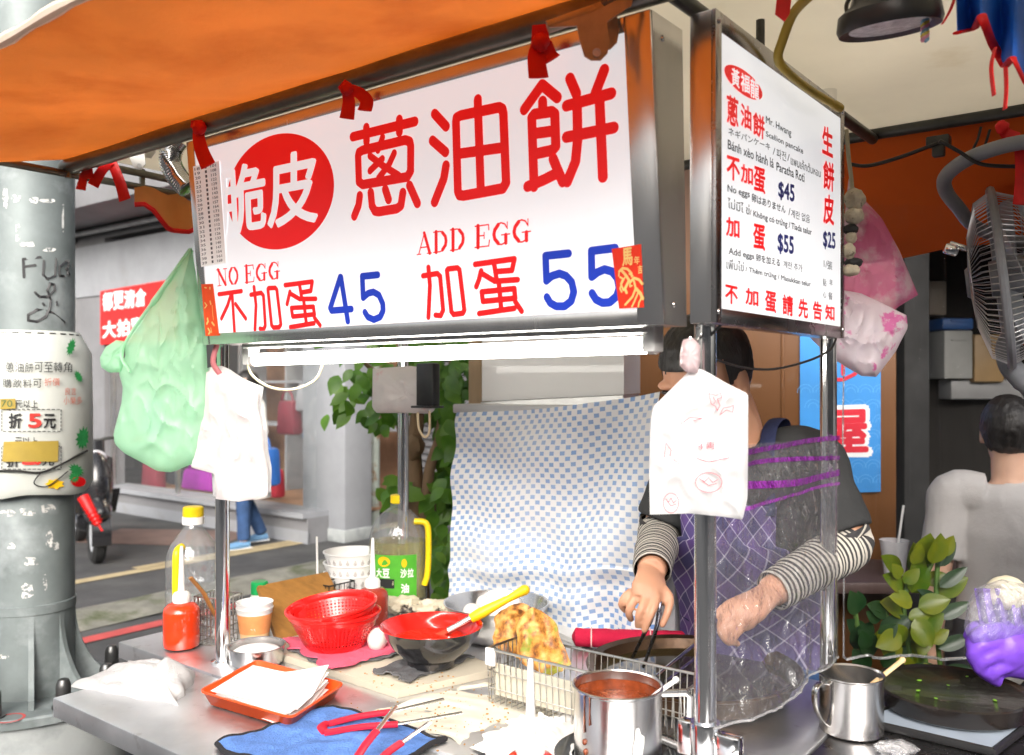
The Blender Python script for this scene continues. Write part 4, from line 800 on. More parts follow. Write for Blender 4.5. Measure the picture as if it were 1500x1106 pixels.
for k in range(6):
    ang = (k * 37 % 11 - 5) * .025; z0 = FZ + .0085 + k * .0048
    def pf(i, j, k=k, ang=ang, z0=z0):
        p = lerp(lerp(q[0], q[1], .08 + .84 * i), lerp(q[3], q[2], .12 + .76 * i), .10 + .78 * j) - cen; p = Vector((p.x * math.cos(ang) - p.y * math.sin(ang), p.x * math.sin(ang) + p.y * math.cos(ang), 0)) + Vector((cen.x, cen.y, 0)); p.z = z0 + (.012 * max(0, i + j - 1.45) * k + .0016 * N3((i * 3, j * 3, k), 1.3)); return p
    b = MB(); b.sheet(pf, 16, 16, .0012); tag(obj('paper_bag', b, bagp if k == 5 else paper), ('top printed white paper bag of the pile in the orange tray' if k == 5 else 'white paper bag in the pile inside the orange tray'), 'paper bag', 'paper bags in the orange tray')
b = MB(); pl = lambda i, j: (lambda p: Vector((p.x, p.y, FZ + .0345)))(lerp(lerp(q[0], q[1], i), lerp(q[3], q[2], i), j))
redh = M('red_rubber_grip', (.5, .008, .03), .45, 0, .1, 20, .1, 60)
def arm(parent, p0, p1, p2, r0=.009, r1=.006, d0=1.62):      # red grip from p0 to p1, steel from p1 to the tip p2
    b = MB(); b.tube(crv([p0, lerp(p0, p1, .5) + ZX * .003, p1]), r0, 10, flat=.6); obj('grip', b, redh, parent)
    b = MB(); b.tube(crv([lerp(p0, p1, .9), lerp(p1, p2, .5), p2]), r1, 8, flat=.35); obj('blade', b, steel, parent)
t = thing('tongs', 'red gripped kitchen tongs lying across the blue mat', 'tongs', W(480, 1065, 1.63))
arm(t, W(476, 1062, 1.64), W(572, 1043, 1.66), W(650, 1024, 1.70)); arm(t, W(476, 1074, 1.60), W(583, 1061, 1.61), W(677, 1044, 1.64)); b = MB(); b.tube(crv([W(478, 1060, 1.64), W(471, 1066, 1.62), W(478, 1075, 1.60)]), .009, 10, flat=.6); obj('grip_bend', b, redh, t)
t = thing('tongs', 'second pair of red handled tongs upright at the lower edge, tips over the blue mat', 'tongs', W(540, 1120, 1.42))
arm(t, W(515, 1122, 1.43), W(552, 1070, 1.47), W(580, 1034, 1.50), .008, .0055); arm(t, W(546, 1124, 1.40), W(588, 1088, 1.44), W(630, 1058, 1.48), .008, .0055); b = MB(); b.tube(crv([W(515, 1122, 1.43), W(528, 1140, 1.41), W(546, 1124, 1.40)]), .008, 8); obj('grip_bend', b, redh, t)
# crumbs: nobody could count them
cr = MB(); rnd = random.Random(4)
for k in range(240):
    x, y = (rnd.gauss(640, 60), rnd.gauss(1045, 26)) if k % 3 else (rnd.gauss(760, 60), rnd.gauss(1065, 20))
    if y < 1000 or x > 830: continue
    p = TP(x, y, FZ + .006); s = rnd.uniform(.0006, .0022); cr.ell(p, (s * rnd.uniform(.8, 1.8), s, s * .7), rotm(0, 0, rnd.uniform(0, 180)), 6, 4)
for k in range(60): p = TP(rnd.gauss(590, 50), rnd.gauss(992, 12), BZ + .001); s = rnd.uniform(.0006, .002); cr.ell(p, (s * 1.5, s, s * .7), None, 6, 4)
tag(obj('crumbs', cr, M('crumbs', (.45, .24, .07), .8, 0, .5, 60, 0)), 'brown fried crumbs scattered over the papers and the blue mat', 'crumbs', kind='stuff')
# right counter: mug, stick, griddle, tray
c = TP(1247, 1070); t = thing('steel_mug', 'straight steel mug with a strap handle on the dark right counter', 'mug', c)
b = MB(); b.lathe([(0, 0), (.053, 0), (.0555, .003), (.0555, .1), (.0585, .103), (.0585, .1045), (.0565, .105), (.0538, .102), (.0535, .006), (0, .004)], c, 56); obj('cup', b, steel, t)
hd = Vector((-.93, -.37, 0)).normalized(); b = MB(); b.tube(crv([c + hd * .055 + ZX * .092, c + hd * .072 + ZX * .094, c + hd * .083 + ZX * .08, c + hd * .08 + ZX * .05, c + hd * .066 + ZX * .026, c + hd * .055 + ZX * .018]), .0075, 10, flat=.28, up=hd); obj('handle', b, steel, t)
a_ = W(1278, 1002, 1.64); e = W(1322, 967, 1.66); b = MB(); b.tube(crv([a_ + (a_ - e) * .9, a_, e]), [.0055] * 16 + [.006], 10, flat=.7); b.ell(e, (.006, .005, .006)); tag(obj('wooden_stick', b, woodl), 'pale wooden stick standing in the steel mug', 'stick')
GZ = TZ - .001; q = [TP(1262, 1062, GZ), TP(1455, 1108, GZ), TP(1530, 1050, GZ), TP(1370, 1016, GZ)]
b = MB(); b.prism([p + ZX * .012 for p in q], (0, 0, -.0115)); t = thing('serving_tray', 'blue grey tray with dark edge under the black griddle', 'tray', sum(q, Vector()) / 4); obj('tray', b, M('blue_grey_plastic', (.36, .42, .5), .4, 0, .1, 10, .05, 40), t)
b = MB(); b.tube([p + ZX * .007 for p in q], .008, 8, closed=True); obj('edge', b, blackp, t)
c = TP(1394, 1036, GZ + .014) ; t = thing('griddle', 'thick round black iron griddle with oily rim on the right counter', 'griddle', c)
b = MB(); b.lathe([(0, 0), (.122, 0), (.131, .006), (.137, .03), (.139, .037), (.136, .040), (.130, .037), (.124, .034), (.0, .030)], c, 72)
for v in b.v: v.z += .0006 * N3(v, 50)
obj('plate', b, M('oily_black_iron', (.02, .016, .014), .22, .2, .4, 14, .35, 45, coat=.3, stain=((.10, .035, .02), 12, .6, .12)), t)
b = MB()
for k in range(12):
    p = TP(rnd.uniform(1300, 1490), rnd.uniform(1000, 1085), TZ + .0) if k % 2 else c + Vector((rnd.uniform(-.1, .1), rnd.uniform(-.1, .1), .034)); s = rnd.uniform(.0015, .004)
    if (p - c).to_2d().length < .145 and k % 2: continue
    b.ell(p, (s * 1.6, s, s * .5), rotm(0, 0, rnd.uniform(0, 180)), 6, 4)
tag(obj('scallion_bits', b, M('scallion', (.2, .45, .03), .5, 0, .3, 60, 0)), 'chopped green scallion bits scattered on and around the griddle', 'scallion', kind='stuff')
c = TP(1312, 1101); b = MB(); b.ell(c + ZX * .006, (.035, .022, .012), nu=24, nv=12, disp=lambda p: .3 * N3(p, 3, 2)); tag(obj('crumpled_wrap', b, film('wrap', (1, 1, 1), .2, .25, .1, .8, 40)), 'crumpled scrap of clear wrap on the right counter at the lower edge', 'plastic wrap')
# ------------------------------------------------------------------ utility pole with its tarp notice
galv = M('galvanised_pole', (.20, .23, .23), .55, .25, .3, 3, .25, 30, stain=((.42, .46, .47), 5, .5, .25)); conc = M('grey_pedestal', (.34, .36, .36), .8, 0, .15, 4, .3, 50, stain=((.18, .2, .2), 5, .5, .2))
PD = 3.0; pc = Vector(((46 - 750) / F * PD, PD, 0)); pr = .132
def PC(px_, py_, r):                  # where a sight line meets a cylinder round the pole
    d = ray(px_, py_); a = d.x ** 2 + d.y ** 2; b = -2 * (d.x * pc.x + d.y * pc.y); c = pc.x ** 2 + pc.y ** 2 - r * r; q = max(0, b * b - 4 * a * c)
    return CAMP + d * ((-b - math.sqrt(q)) / (2 * a))
pole = thing('utility_pole', 'thick grey galvanised utility pole with graffiti and torn paper bolted to a round base', 'pole', pc)
zf = W(50, 1008, PD).z
b = MB(); b.lathe([(pr, zf), (pr, 7.5), (0, 7.5)], pc, 48); b.lathe([(pr, zf + .27), (pr + .004, zf + .272), (pr + .004, zf + .30), (pr, zf + .302)], pc, 48); obj('shaft', b, galv, pole)
b = MB(); b.lathe([(pr * .8, zf), (.30, zf), (.305, zf - .006), (.305, zf - .03), (0, zf - .03)], pc, 48); obj('base_flange', b, galv, pole)
b = MB(); b.lathe([(.28, zf - .03), (.29, zf - .06), (.29, 0)], pc, 48); obj('pedestal', b, conc, pole)
for k, a in enumerate((-62, -20, 25, 100, 160, 205, 250)):
    dr = Vector((math.cos(R(a)), math.sin(R(a)), 0)); tn = Vector((-dr.y, dr.x, 0)); b = MB(); pts = [pc + dr * pr * .95 + ZX * zf, pc + dr * .235 + ZX * zf]
    pts += [pc + dr * lerp(.235, pr, math.sin(t * math.pi / 2) ** 1.5) + ZX * (zf + .03 + .24 * (1 - math.cos(t * math.pi / 2))) for t in [x / 8 for x in range(9)]] + [pc + dr * pr * .95 + ZX * (zf + .27)]
    b.prism([p - tn * .008 for p in pts], tn * .016); obj('gusset', b, galv, pole)
nutm = M('dark_nut', (.12, .12, .12), .35, .8, .2, 20, .1, 60)
for a in (-42, -85, -5, 45, 140, 225):
    p = pc + Vector((math.cos(R(a)), math.sin(R(a)), 0)) * .262 + ZX * zf; b = MB(); b.lathe([(.034, 0), (.034, .005), (0, .005)], p, 20); b.lathe([(.026, .005), (.026, .04), (.0, .041)], p, 6); b.lathe([(.022, .04), (.0225, .062), (.0215, .074), (.015, .088), (0, .093)], p, 18); obj('bolt', b, nutm, pole)
b = MB(); f = lambda k, r: pc + Vector((.08, -.27, zf + .0012)) + Vector((math.cos(k), math.sin(k), 0)) * r
b.add([f(k * math.pi / 12, r) for r in (.034, .042) for k in range(24)], [(k, (k + 1) % 24, (k + 1) % 24 + 24, k + 24) for k in range(24)]); obj('paint_mark', b, redpaint, pole)
b = MB(); gz = lambda x, y: PC(x / 3.992, 277 + y / 3.992, pr + .0012); nv = Vector((.1, -1, 0)).normalized()
for pl in ([(140, 515), (135, 410), (235, 398)], [(138, 455), (205, 445)], [(255, 420), (250, 500), (275, 525), (320, 505), (325, 410)], [(385, 420), (345, 455), (345, 505), (375, 510)], [(398, 420), (392, 500)], [(405, 450), (385, 465), (405, 500)],
           [(205, 605), (230, 630), (275, 630), (315, 590), (318, 560), (290, 552), (275, 590), (295, 650), (290, 690), (265, 745), (215, 775), (165, 768), (165, 735), (215, 705), (300, 720), (378, 780)], [(250, 670), (258, 678)], [(330, 660), (332, 675)]): b.stroke([gz(*q) for q in pl], .0085, nv)
obj('graffiti', b, black, pole)
tornm = flaky('torn_paper', (.62, .62, .6), 60, .46, .5); rnd = random.Random(9); scraps = [(24, 291, 15, 12), (50, 293, 14, 10), (70, 294, 24, 6), (92, 320, 4, 50), (26, 340, 7, 30), (40, 358, 24, 8), (72, 366, 20, 6), (10, 752, 30, 11), (40, 750, 26, 12), (70, 745, 22, 14), (16, 800, 14, 10), (72, 790, 12, 26), (82, 800, 10, 12), (45, 822, 22, 14), (40, 866, 18, 24), (66, 858, 6, 36), (8, 290, 8, 30), (6, 962, 14, 8)]
for (x, y, w, h) in scraps:
    P = []
    for k in range(14): a = k * math.pi / 7; P.append(PC(x + w / 2 * math.copysign(abs(math.cos(a)) ** .5, math.cos(a)) * rnd.uniform(.7, 1.1), y + h / 2 * math.copysign(abs(math.sin(a)) ** .5, math.sin(a)) * rnd.uniform(.7, 1.1), pr + .001))
    b = MB(); b.add(P, [tuple(range(14))]); obj('torn_paper', b, tornm, pole)
tarpm = M('white_tarp', (.56, .58, .54), .5, 0, .05, 8, .15, 20, stain=((.45, .47, .43), 6, .55, .3))
zt, zb = W(50, 492, PD).z, W(50, 712, PD).z; tr_ = .188
tarp = thing('tarp_notice', 'white printed tarp notice wrapped round the grey utility pole with handwriting and discounts', 'notice', pc + ZX * zb)
b = MB(); b.lathe([(tr_ - .012, zb - .012), (tr_, zb + .01), (tr_ + .001, (zt + zb) / 2), (tr_ - .006, zt - .06), (pr + .024, zt - .01), (pr + .012, zt + .012), (pr + .002, zt + .012)], pc, 64)
for v in b.v: k = N3(v, 9); dv = (v - pc).to_2d().normalized(); v.x += dv.x * .004 * k; v.y += dv.y * .004 * k; v.z += .02 * N3((v.x, v.y, 0), 8) if v.z < zb + .02 else 0
obj('tarp', b, tarpm, tarp)
tz = lambda x, y: PC(x / 4.607, 480 + y / 4.607, tr_ + .0055)
def ttext(mb, s, x0, x1, y0, y1, of=.0):
    n = len(s)
    for k, ch in enumerate(s):
        a = lerp(x0, x1, k / n); e = lerp(x0, x1, (k + .88) / n); mb.text(ch, [tz(a, y0), tz(e, y0), tz(e, y1), tz(a, y1)], of)
b = MB(); ttext(b, '蔥油餅可至轉角', 36, 495, 232, 300, .0); ttext(b, '購飲料可', 18, 290, 345, 405, .0); obj('handwriting', b, black, tarp)
b = MB(); ttext(b, '折價', 300, 410, 340, 392, 0); ttext(b, '良言', 440, 520, 405, 455, 0); ttext(b, '小樂多', 430, 560, 465, 518, 0); obj('handwriting', b, M('faded_red_marker', (.6, .16, .1), .6, 0, .2, 30, 0), tarp)
b = MB(); ttext(b, '元以上', 106, 262, 490, 540, .01); ttext(b, '折', 60, 155, 580, 678, .028); ttext(b, '元', 295, 385, 585, 678, .028); ttext(b, '元以上', 100, 262, 740, 800, .01); ttext(b, '折', 45, 140, 870, 940, .028); ttext(b, '元', 285, 375, 870, 930, .028)
for (x0, y0, x1, y1) in ((12, 552, 412, 700), (12, 800, 412, 955)):
    ed = [((x0, y0), (x1, y0)), ((x1, y0), (x1, y1)), ((x1, y1), (x0, y1)), ((x0, y1), (x0, y0))]
    for p, q in ed:
        n = 12 if abs(p[0] - q[0]) > 5 else 6
        for k in range(n): b.stroke([tz(lerp(p[0], q[0], (k + .15) / n), lerp(p[1], q[1], (k + .15) / n)), tz(lerp(p[0], q[0], (k + .7) / n), lerp(p[1], q[1], (k + .7) / n))], .0026, nv)
obj('lettering', b, black, tarp)
b = MB(); ttext(b, '5', 195, 285, 582, 672, .03); ttext(b, '10', 165, 285, 860, 922, .03); obj('price_lettering', b, M('red_print', (.7, .04, .03), .5, 0, .1, 9, 0), tarp)
tz2 = lambda x, y: PC(x / 4.607, 480 + y / 4.607, tr_ + .0068); tapem = M('gold_tape', (.36, .26, .05), .35, 0, .12, 12, .1, 40)
for q in ([(0, 480), (104, 478), (106, 545), (0, 552)], [(25, 770), (396, 764), (390, 905), (15, 905)]):
    n = 8; b = MB(); P = [[tz2(lerp(lerp(q[0][0], q[1][0], i / n), lerp(q[3][0], q[2][0], i / n), j), lerp(lerp(q[0][1], q[1][1], i / n), lerp(q[3][1], q[2][1], i / n), j)) for i in range(n + 1)] for j in (0, 1)]
    b.add(P[0] + P[1], [(k, k + 1, n + 2 + k, n + 1 + k) for k in range(n)]); obj('tape', b, tapem, tarp)
b = MB(); tz = lambda x, y: PC(x / 4.607, 480 + y / 4.607, tr_ + .0078); ttext(b, '70', 8, 88, 490, 535, .0); obj('handwriting', b, M('green_ink', (.05, .12, .05), .6, 0, .1, 9, 0), tarp); tz = lambda x, y: PC(x / 4.607, 480 + y / 4.607, tr_ + .0058)
prg = M('printed_green', (.03, .3, .08), .5, 0, .3, 30, 0)
for (x, y, w, h, a) in ((560, 745, 52, 85, .2), (515, 960, 60, 40, .6), (530, 330, 26, 50, -.5), (480, 130, 30, 70, .3), (500, 1010, 40, 40, 0)):
    P = []
    for k in range(24): t_ = k * math.pi / 12; r_ = (1 if k % 2 else .62); cx = w * math.cos(t_) * r_; cy_ = h * math.sin(t_) * r_; P.append(tz(min(598, x + cx * math.cos(a) - cy_ * math.sin(a)), y + cx * math.sin(a) + cy_ * math.cos(a)))
    b = MB(); b.add(P, [tuple(range(24))]); obj('printed_leaf', b, prg, tarp)
b = MB(); b.add([tz(530 + 50 * math.cos(k * .45), 1040 + 34 * math.sin(k * .45)) for k in range(14)], [tuple(range(14))]); obj('printed_fruit', b, red, tarp)
b = MB(); b.add([tz(370 + 70 * math.cos(k * .45) * (1 if k % 2 else .7), 1055 + 38 * math.sin(k * .45) * (1 if k % 2 else .7)) for k in range(14)], [tuple(range(14))]); obj('printed_fruit', b, yelo, tarp)
b = MB(); b.tube(crv([PC(-6, 690, tr_ + .006), PC(25, 690, tr_ + .012), PC(60, 692, tr_ + .008), PC(90, 680, tr_ + .012), PC(112, 668, tr_ + .006), PC(128, 660, tr_ + .01)]), .0035, 6); b.tube(crv([PC(60, 692, tr_ + .012), PC(50, 708, tr_ + .012), PC(70, 712, tr_ + .01), PC(100, 690, tr_ + .01)]), .002, 6); obj('tie_wire', b, cord, tarp)
b = MB(); n = 26
for k in range(n): a = k / n * 2 * math.pi; b.tube([pc + Vector((math.cos(a + q), math.sin(a + q), 0)) * (pr + .0175) + ZX * (zt + .003) for q in (0, .06, .13)], .002, 5)
obj('stitching', b, cord, tarp)

# ------------------------------------------------------------------ shop across the street
G = gp(300, 772); FPl = onplane(G, -VX)            # facade plane, offset towards the viewer
fac = M('grey_white_facade', (.19, .19, .20), .6, 0, .14, 2, .1, 20, stain=((.17, .17, .17), 1.8, .55, .2)); greyw = M('pale_grey_render', (.27, .28, .30), .7, 0, .1, 3, .12, 30, stain=((.24, .24, .235), 3.5, .6, .2)); cream = M('cream_tiles', (.66, .62, .5), .5, 0, .05, 4, .05, 20)
shop = thing('shop_building', 'grey shop building across the street with a wide display window and a roller shutter', 'building', G)
uF = lambda px_, py_=600: (FPl(px_, py_) - G).dot(UX)
zFp = lambda px_, py_: FPl(px_, py_).z
def gbox(mb, u0, u1, v0, v1, z0, z1, b=.0, m=0, o=None): o = o or G; mb.box(Vector((o.x, o.y, 0)) + UX * (u0 + u1) / 2 + VX * (v0 + v1) / 2 + ZX * (z0 + z1) / 2, (u1 - u0, v1 - v0, z1 - z0), CARTR, b, m); return mb
uL, uW0, uW1, uE = uF(100) - 4, uF(153), uF(446), uF(446) + .05; zs, zh = zFp(300, 738), zFp(190, 428)
b = MB(); gbox(b, uL, uW0, 0, .25, 0, 3.2); gbox(b, uW0, uE, 0, .25, 0, zs); gbox(b, uL, uE + 3, .02, .3, 3.2, 9.5); gbox(b, uL, uL + .2, .25, 5, 0, 9.5); gbox(b, uL, uE, 3.0, 3.2, 0, 9.5); obj('wall', b, fac, shop)
b = MB(); gbox(b, uF(108), uE, -.02, .2, zh, zFp(190, 350)); obj('shutter', b, greyw, shop)
b = MB(); 
for y in (334, 348): b.tube([FPl(104, y, .07), Vector((FPl(104, y, .07) + UX * 4))], .035, 10)
gbox(b, uF(105), uF(111), -.08, .0, 0, zFp(190, 335)); obj('shutter_rail', b, alu, shop)
b = MB(); gbox(b, uL, uE + 2, -.75, .0, zFp(180, 326), zFp(180, 326) + .9, .01); obj('fascia', b, fac, shop)
b = MB(); gbox(b, uL, uE, .0, .03, 0, .12); gbox(b, uW0 - .04, uE, -.06, .3, zs, zs + .05); obj('window_sill', b, greyw, shop)
b = MB(); gbox(b, uW0, uE, 2.0, 2.05, 0, zh + .4); gbox(b, uW0, uE, .3, 2.0, zs - .02, zs + .01); gbox(b, uW0, uE, .3, 2.0, zh + .3, zh + .34); obj('display_interior', b, M('warm_display', (.30, .17, .10), .6, 0, .6, 1.2, 0), shop)
b = MB()
for z in (.75, 1.25, 1.75): gbox(b, uW0 + .1, uE - .05, 1.2, 1.6, zs + z, zs + z + .03)
for u in (uW0 + .9, uW0 + 1.8): gbox(b, u, u + .03, 1.2, 1.6, zs, zh)
obj('shelf', b, greyw, shop)
b = MB(); gbox(b, uW0, uE, .10, .106, zs + .05, zh); obj('pane', b, film('shop_glass', (.97, .98, .98), .06, .02, .02, .05, 4), shop)
for u in (uW0 + .03, uF(250), uF(350)): b = MB(); gbox(b, u - .025, u + .025, .07, .10, zs + .05, zh); obj('window_frame', b, alu, shop)
for x in (200, 330): 
    p = FPl(x, 470) + VX * 1.0; b = MB(); b.box(Vector((p.x, p.y, zh + .2)), (.9, .12, .05), CARTR, .01); obj('ceiling_light', b, lamp_mat('shop_light', (1, .9, .72), 22), shop)
# red banner in the window
q = [FPl(150, 427, .02), FPl(262, 408, .02), FPl(262, 500, .02), FPl(150, 505, .02)]; t = thing('banner', 'red banner with big white characters in the shop window', 'banner', sum(q, Vector()) / 4); b = MB(); b.prism(q, -VX * .006); obj('cloth', b, M('banner_red', (.62, .02, .02), .6, 0, .08, 4, .1, 20), t)
bz = lambda x, y: FPl(x / 3.992, 277 + y / 3.992, .028); b = MB()
for ch, x0, x1, y0, y1 in (('都', 615, 672, 612, 712), ('更', 678, 735, 605, 705), ('清', 742, 800, 597, 697), ('倉', 806, 866, 590, 688), ('大', 615, 690, 778, 872), ('拍', 700, 770, 768, 862), ('賣', 780, 850, 758, 852)): b.text(ch, [bz(x0, y0), bz(x1, y0 - 8), bz(x1, y1 - 6), bz(x0, y1)], .035)
obj('lettering', b, white, t)
# goods on display: bags
def handbag(p, w, h, mat, label, strap=True, dpt=.14):
    t = thing('handbag', label, 'bag', p, 'bags in the shop window'); b = MB(); prof = [(0, 0), (1, 0), (.98, .5), (.8, .95), (.2, .95), (.02, .5)]
    b.box(p + ZX * h * .5, (w, dpt, h), CARTR, min(w, h, dpt) * .3); 
    for v in b.v: k = (v.z - p.z) / h; cx = (v - p).dot(UX); v.x += UX.x * -cx * .22 * k; v.y += UX.y * -cx * .22 * k
    obj('body', b, mat, t)
    if strap: b = MB(); b.tube([p + ZX * h * .9 + UX * w * .3 * math.cos(a) + ZX * h * .4 * math.sin(a) - VX * dpt * .2 for a in [x * math.pi / 10 for x in range(11)]], .012, 6); obj('handle', b, mat, t)
bc = {'purple': (.28, .01, .28), 'maroon': (.18, .015, .03), 'black': (.02, .02, .025), 'blue': (.02, .09, .3), 'crimson': (.5, .01, .03), 'tan': (.45, .22, .08), 'orange': (.6, .22, .02), 'olive': (.13, .12, .05), 'grey': (.3, .3, .32)}
bm_ = {k: M('bag_' + k, v, .45, 0, .15, 8, .1, 30) for k, v in bc.items()}
for (x, y, w, h, col, lb_) in ((172, 722, .38, .36, 'maroon', 'dark maroon handbag at the left end of the shop window'), (240, 724, .62, .24, 'purple', 'bright purple bag low in the shop window behind the green plastic bag'), (290, 726, .36, .3, 'olive', 'olive bag at the bottom of the shop window right of the purple bag'), (208, 716, .34, .2, 'black', 'black bag between maroon and purple bags in the shop window'),
        (172, 640, .34, .42, 'blue', 'blue bag on the window shelf above the maroon bag'), (152, 640, .2, .42, 'black', 'black bag hanging at the left edge of the shop window'), (318, 728, .3, .22, 'tan', 'tan bag at the bottom of the window beside the left post'), (414, 735, .4, .5, 'orange', 'orange bag low in the window near the grey pillar'), (432, 736, .25, .55, 'olive', 'olive green bag low beside the grey pillar'),
        (425, 680, .3, .5, 'crimson', 'crimson bag on the window shelf behind the walking person'), (428, 600, .35, .3, 'black', 'black bag on the upper window shelf near the pillar'), (400, 605, .35, .28, 'grey', 'grey bag on the upper window shelf near the pillar'), (370, 640, .3, .35, 'maroon', 'maroon bag on the window shelf behind the white bags'), (345, 735, .3, .3, 'crimson', 'crimson bag at the window bottom right of the left post'), (438, 690, .3, .35, 'crimson', 'red bag on the middle shelf closest to the pillar'), (438, 640, .3, .3, 'tan', 'tan bag on the shelf above the red one near the pillar'), (408, 650, .3, .25, 'blue', 'blue bag on the middle shelf above the orange bag')):
    p = FPl(x, y, -.45); handbag(p, w, h, bm_[col], lb_)
# grey pillar, drain pipe
GP = gp(505, 796); b = MB(); pil = thing('pillar', 'square pale grey concrete pillar in front of the shop', 'pillar', GP)
w1 = abs((onplane(GP, -VX)(443, 700) - GP).dot(UX)); PUp = onplane(GP, UX); dv = abs((PUp(545, 700) - GP).dot(VX))
gbox(b, -w1, 0, 0, dv, 0, 5.2, .012, 0, GP); obj('shaft', b, greyw, pil); b = MB(); gbox(b, -w1 - .015, .012, -.015, dv, 0, .12, .01, 0, GP); obj('base', b, conc, pil)
rustm = M('rusty_pipe', (.36, .40, .36), .6, .2, .25, 5, .3, 40, stain=((.25, .13, .05), 9, .52, .15)); c = gp(549, 778); b = MB(); b.tube([c, c + ZX * 5], .05, 14); b.tube([c + ZX * 1.2, c + ZX * 1.25], .06, 14); tag(obj('drain_pipe', b, rustm), 'rust stained pale drain pipe beside the grey pillar', 'pipe')
# dark building with roller shutter behind the tree
GD = gp(560, 775) + VX * .4; dk = thing('dark_building', 'dark grey building with ribbed roller shutter behind the tree', 'building', GD); dwall = M('dark_wall', (.13, .13, .14), .8, 0, .2, 3, .2, 30); b = MB(); gbox(b, -.3, 9, .12, .4, 0, 9, 0, 0, GD); obj('wall', b, dwall, dk)
b = MB()
for k in range(34): b.tube([Vector((GD.x, GD.y, .1 + k * .075)) + UX * .05 + VX * .1, Vector((GD.x, GD.y, .1 + k * .075)) + UX * 1.6 + VX * .1], .036, 6)
obj('shutter', b, M('grey_shutter', (.16, .16, .17), .5, .3, .15, 4, .1, 30), dk); b = MB(); gbox(b, -.02, .05, 0, .12, 0, 3, 0, 0, GD); gbox(b, 1.6, 1.68, 0, .12, 0, 3, 0, 0, GD); obj('shutter_frame', b, alu, dk)

# ------------------------------------------------------------------ tree behind the cart
bark = M('bark', (.24, .15, .085), .85, 0, .25, 9, .6, 60, stretch=(1, 1, .25)); lf = leafmat('leaf_green', (.045, .14, .01), (.15, .33, .03)); lf2 = leafmat('leaf_yellowgreen', (.09, .2, .02), (.17, .32, .04))
TD = 3.6; tb = W(622, 1040, TD); tb.z = 0
tree = thing('tree', 'small leafy tree with twisting brown stems behind the rear post', 'tree', tb)
b = MB(); r_ = random.Random(3)
stems = [[tb, W(612, 820, TD), W(608, 740, TD), W(604, 660, TD), W(612, 615, TD), W(600, 540, TD), W(580, 440, TD)], [W(618, 800, TD), W(628, 690, TD - .05), W(645, 640, TD), W(652, 590, TD), W(668, 500, TD)], [W(610, 740, TD), W(590, 640, TD + .1), W(560, 560, TD + .1), W(520, 520, TD)], [W(626, 760, TD), W(660, 700, TD + .1), W(690, 620, TD + .1)]]
for s, r0 in zip(stems, (.05, .026, .02, .018)):
    c_ = crv(s, 6); b.tube([p + Vector((N3(p, 6), N3(p, 6, 3), 0)) * .012 for p in c_], [r0 * lerp(1, .35, k / len(c_)) for k in range(len(c_))], 10)
b.ell(W(606, 655, TD - .02), (.045, .045, .05), disp=lambda p: .2 * N3(p, 2)); obj('trunk', b, bark, tree)
def leafshape(mb, p, d, n, L, m=0):
    d = Vector(d).normalized(); s_ = d.cross(Vector(n)).normalized(); nn = s_.cross(d); pr_ = [(0, 0), (.12, .2), (.3, .36), (.52, .38), (.75, .24), (1, 0)]; vs = []; 
    for t_, w_ in pr_: vs += [p + d * t_ * L - s_ * w_ * L * .82 + nn * (.10 * L * w_ - .25 * L * t_ * t_), p + d * t_ * L - nn * .25 * L * t_ * t_, p + d * t_ * L + s_ * w_ * L * .82 + nn * (.10 * L * w_ - .25 * L * t_ * t_)]
    mb.add(vs, [(3 * k + a, 3 * k + a + 1, 3 * k + a + 4, 3 * k + a + 3) for k in range(5) for a in (0, 1)], m)
b = MB()
clus = [(664, 560, 26, 30, 60), (662, 640, 20, 50, 70), (655, 720, 20, 40, 50), (600, 556, 40, 24, 36), (520, 556, 30, 26, 24), (507, 590, 14, 22, 10), (562, 595, 26, 26, 22), (588, 715, 22, 20, 16), (650, 800, 20, 34, 45), (655, 850, 18, 24, 24), (572, 722, 16, 12, 8), (640, 480, 60, 50, 70), (560, 480, 60, 40, 50), (645, 600, 14, 24, 16), (690, 500, 40, 50, 50)]
for (x, y, sx, sy, n) in clus:
    for k in range(n):
        p = W(r_.gauss(x, sx * .6), r_.gauss(y, sy * .6), TD + r_.gauss(-.05, .16)); a = r_.uniform(0, 6.28); leafshape(b, p, (math.cos(a) * .7, -.35 + .4 * math.sin(a), r_.uniform(-1.1, -.1)), (r_.gauss(0, .4), -1, r_.uniform(.2, 1)), r_.uniform(.05, .095), 0 if r_.random() < .68 else 1)
obj('crown', b, [lf, lf2], tree, ang=80)

# ------------------------------------------------------------------ cabinet, checked cloth, white hood behind the worktop
cabm = M('pale_grey_enamel', (.58, .58, .60), .4, 0, .04, 5, .03, 30)
PVc = onplane(C(0, 1.03, 0), -VX); uc = lambda px_, py_: ((PVc(px_, py_) - P0).dot(UX)) / K
cb0, cb1 = uc(662, 700), uc(985, 700); top = W(680, 598, 2.5).z
t = thing('cabinet', 'pale grey upright cabinet behind the worktop mostly covered by the checked cloth', 'cabinet', CZ((cb0 + cb1) / 2, 1.3, 0)); b = MB(); b.box((CZ(cb0, 1.05, .05) + CZ(cb1, 1.6, top - .02)) / 2, ((cb1 - cb0) * K, .55 * K, top - .07), CARTR, .006); obj('body', b, cabm, t)
b = MB(); b.box((CZ(cb0 - .01, 1.045, top - .018) + CZ(cb1 + .01, 1.61, top + .01)) / 2, ((cb1 - cb0 + .02) * K, .565 * K, .026), CARTR, .004); obj('top_panel', b, cabm, t)
m, t_, out = base_nodes('blue_square_cloth'); p_ = nd(t_, 'ShaderNodeBsdfPrincipled', Roughness=.75); uvn = nd(t_, 'ShaderNodeTexCoord'); sp = nd(t_, 'ShaderNodeSeparateXYZ'); t_.links.new(uvn.outputs['UV'], sp.inputs[0])
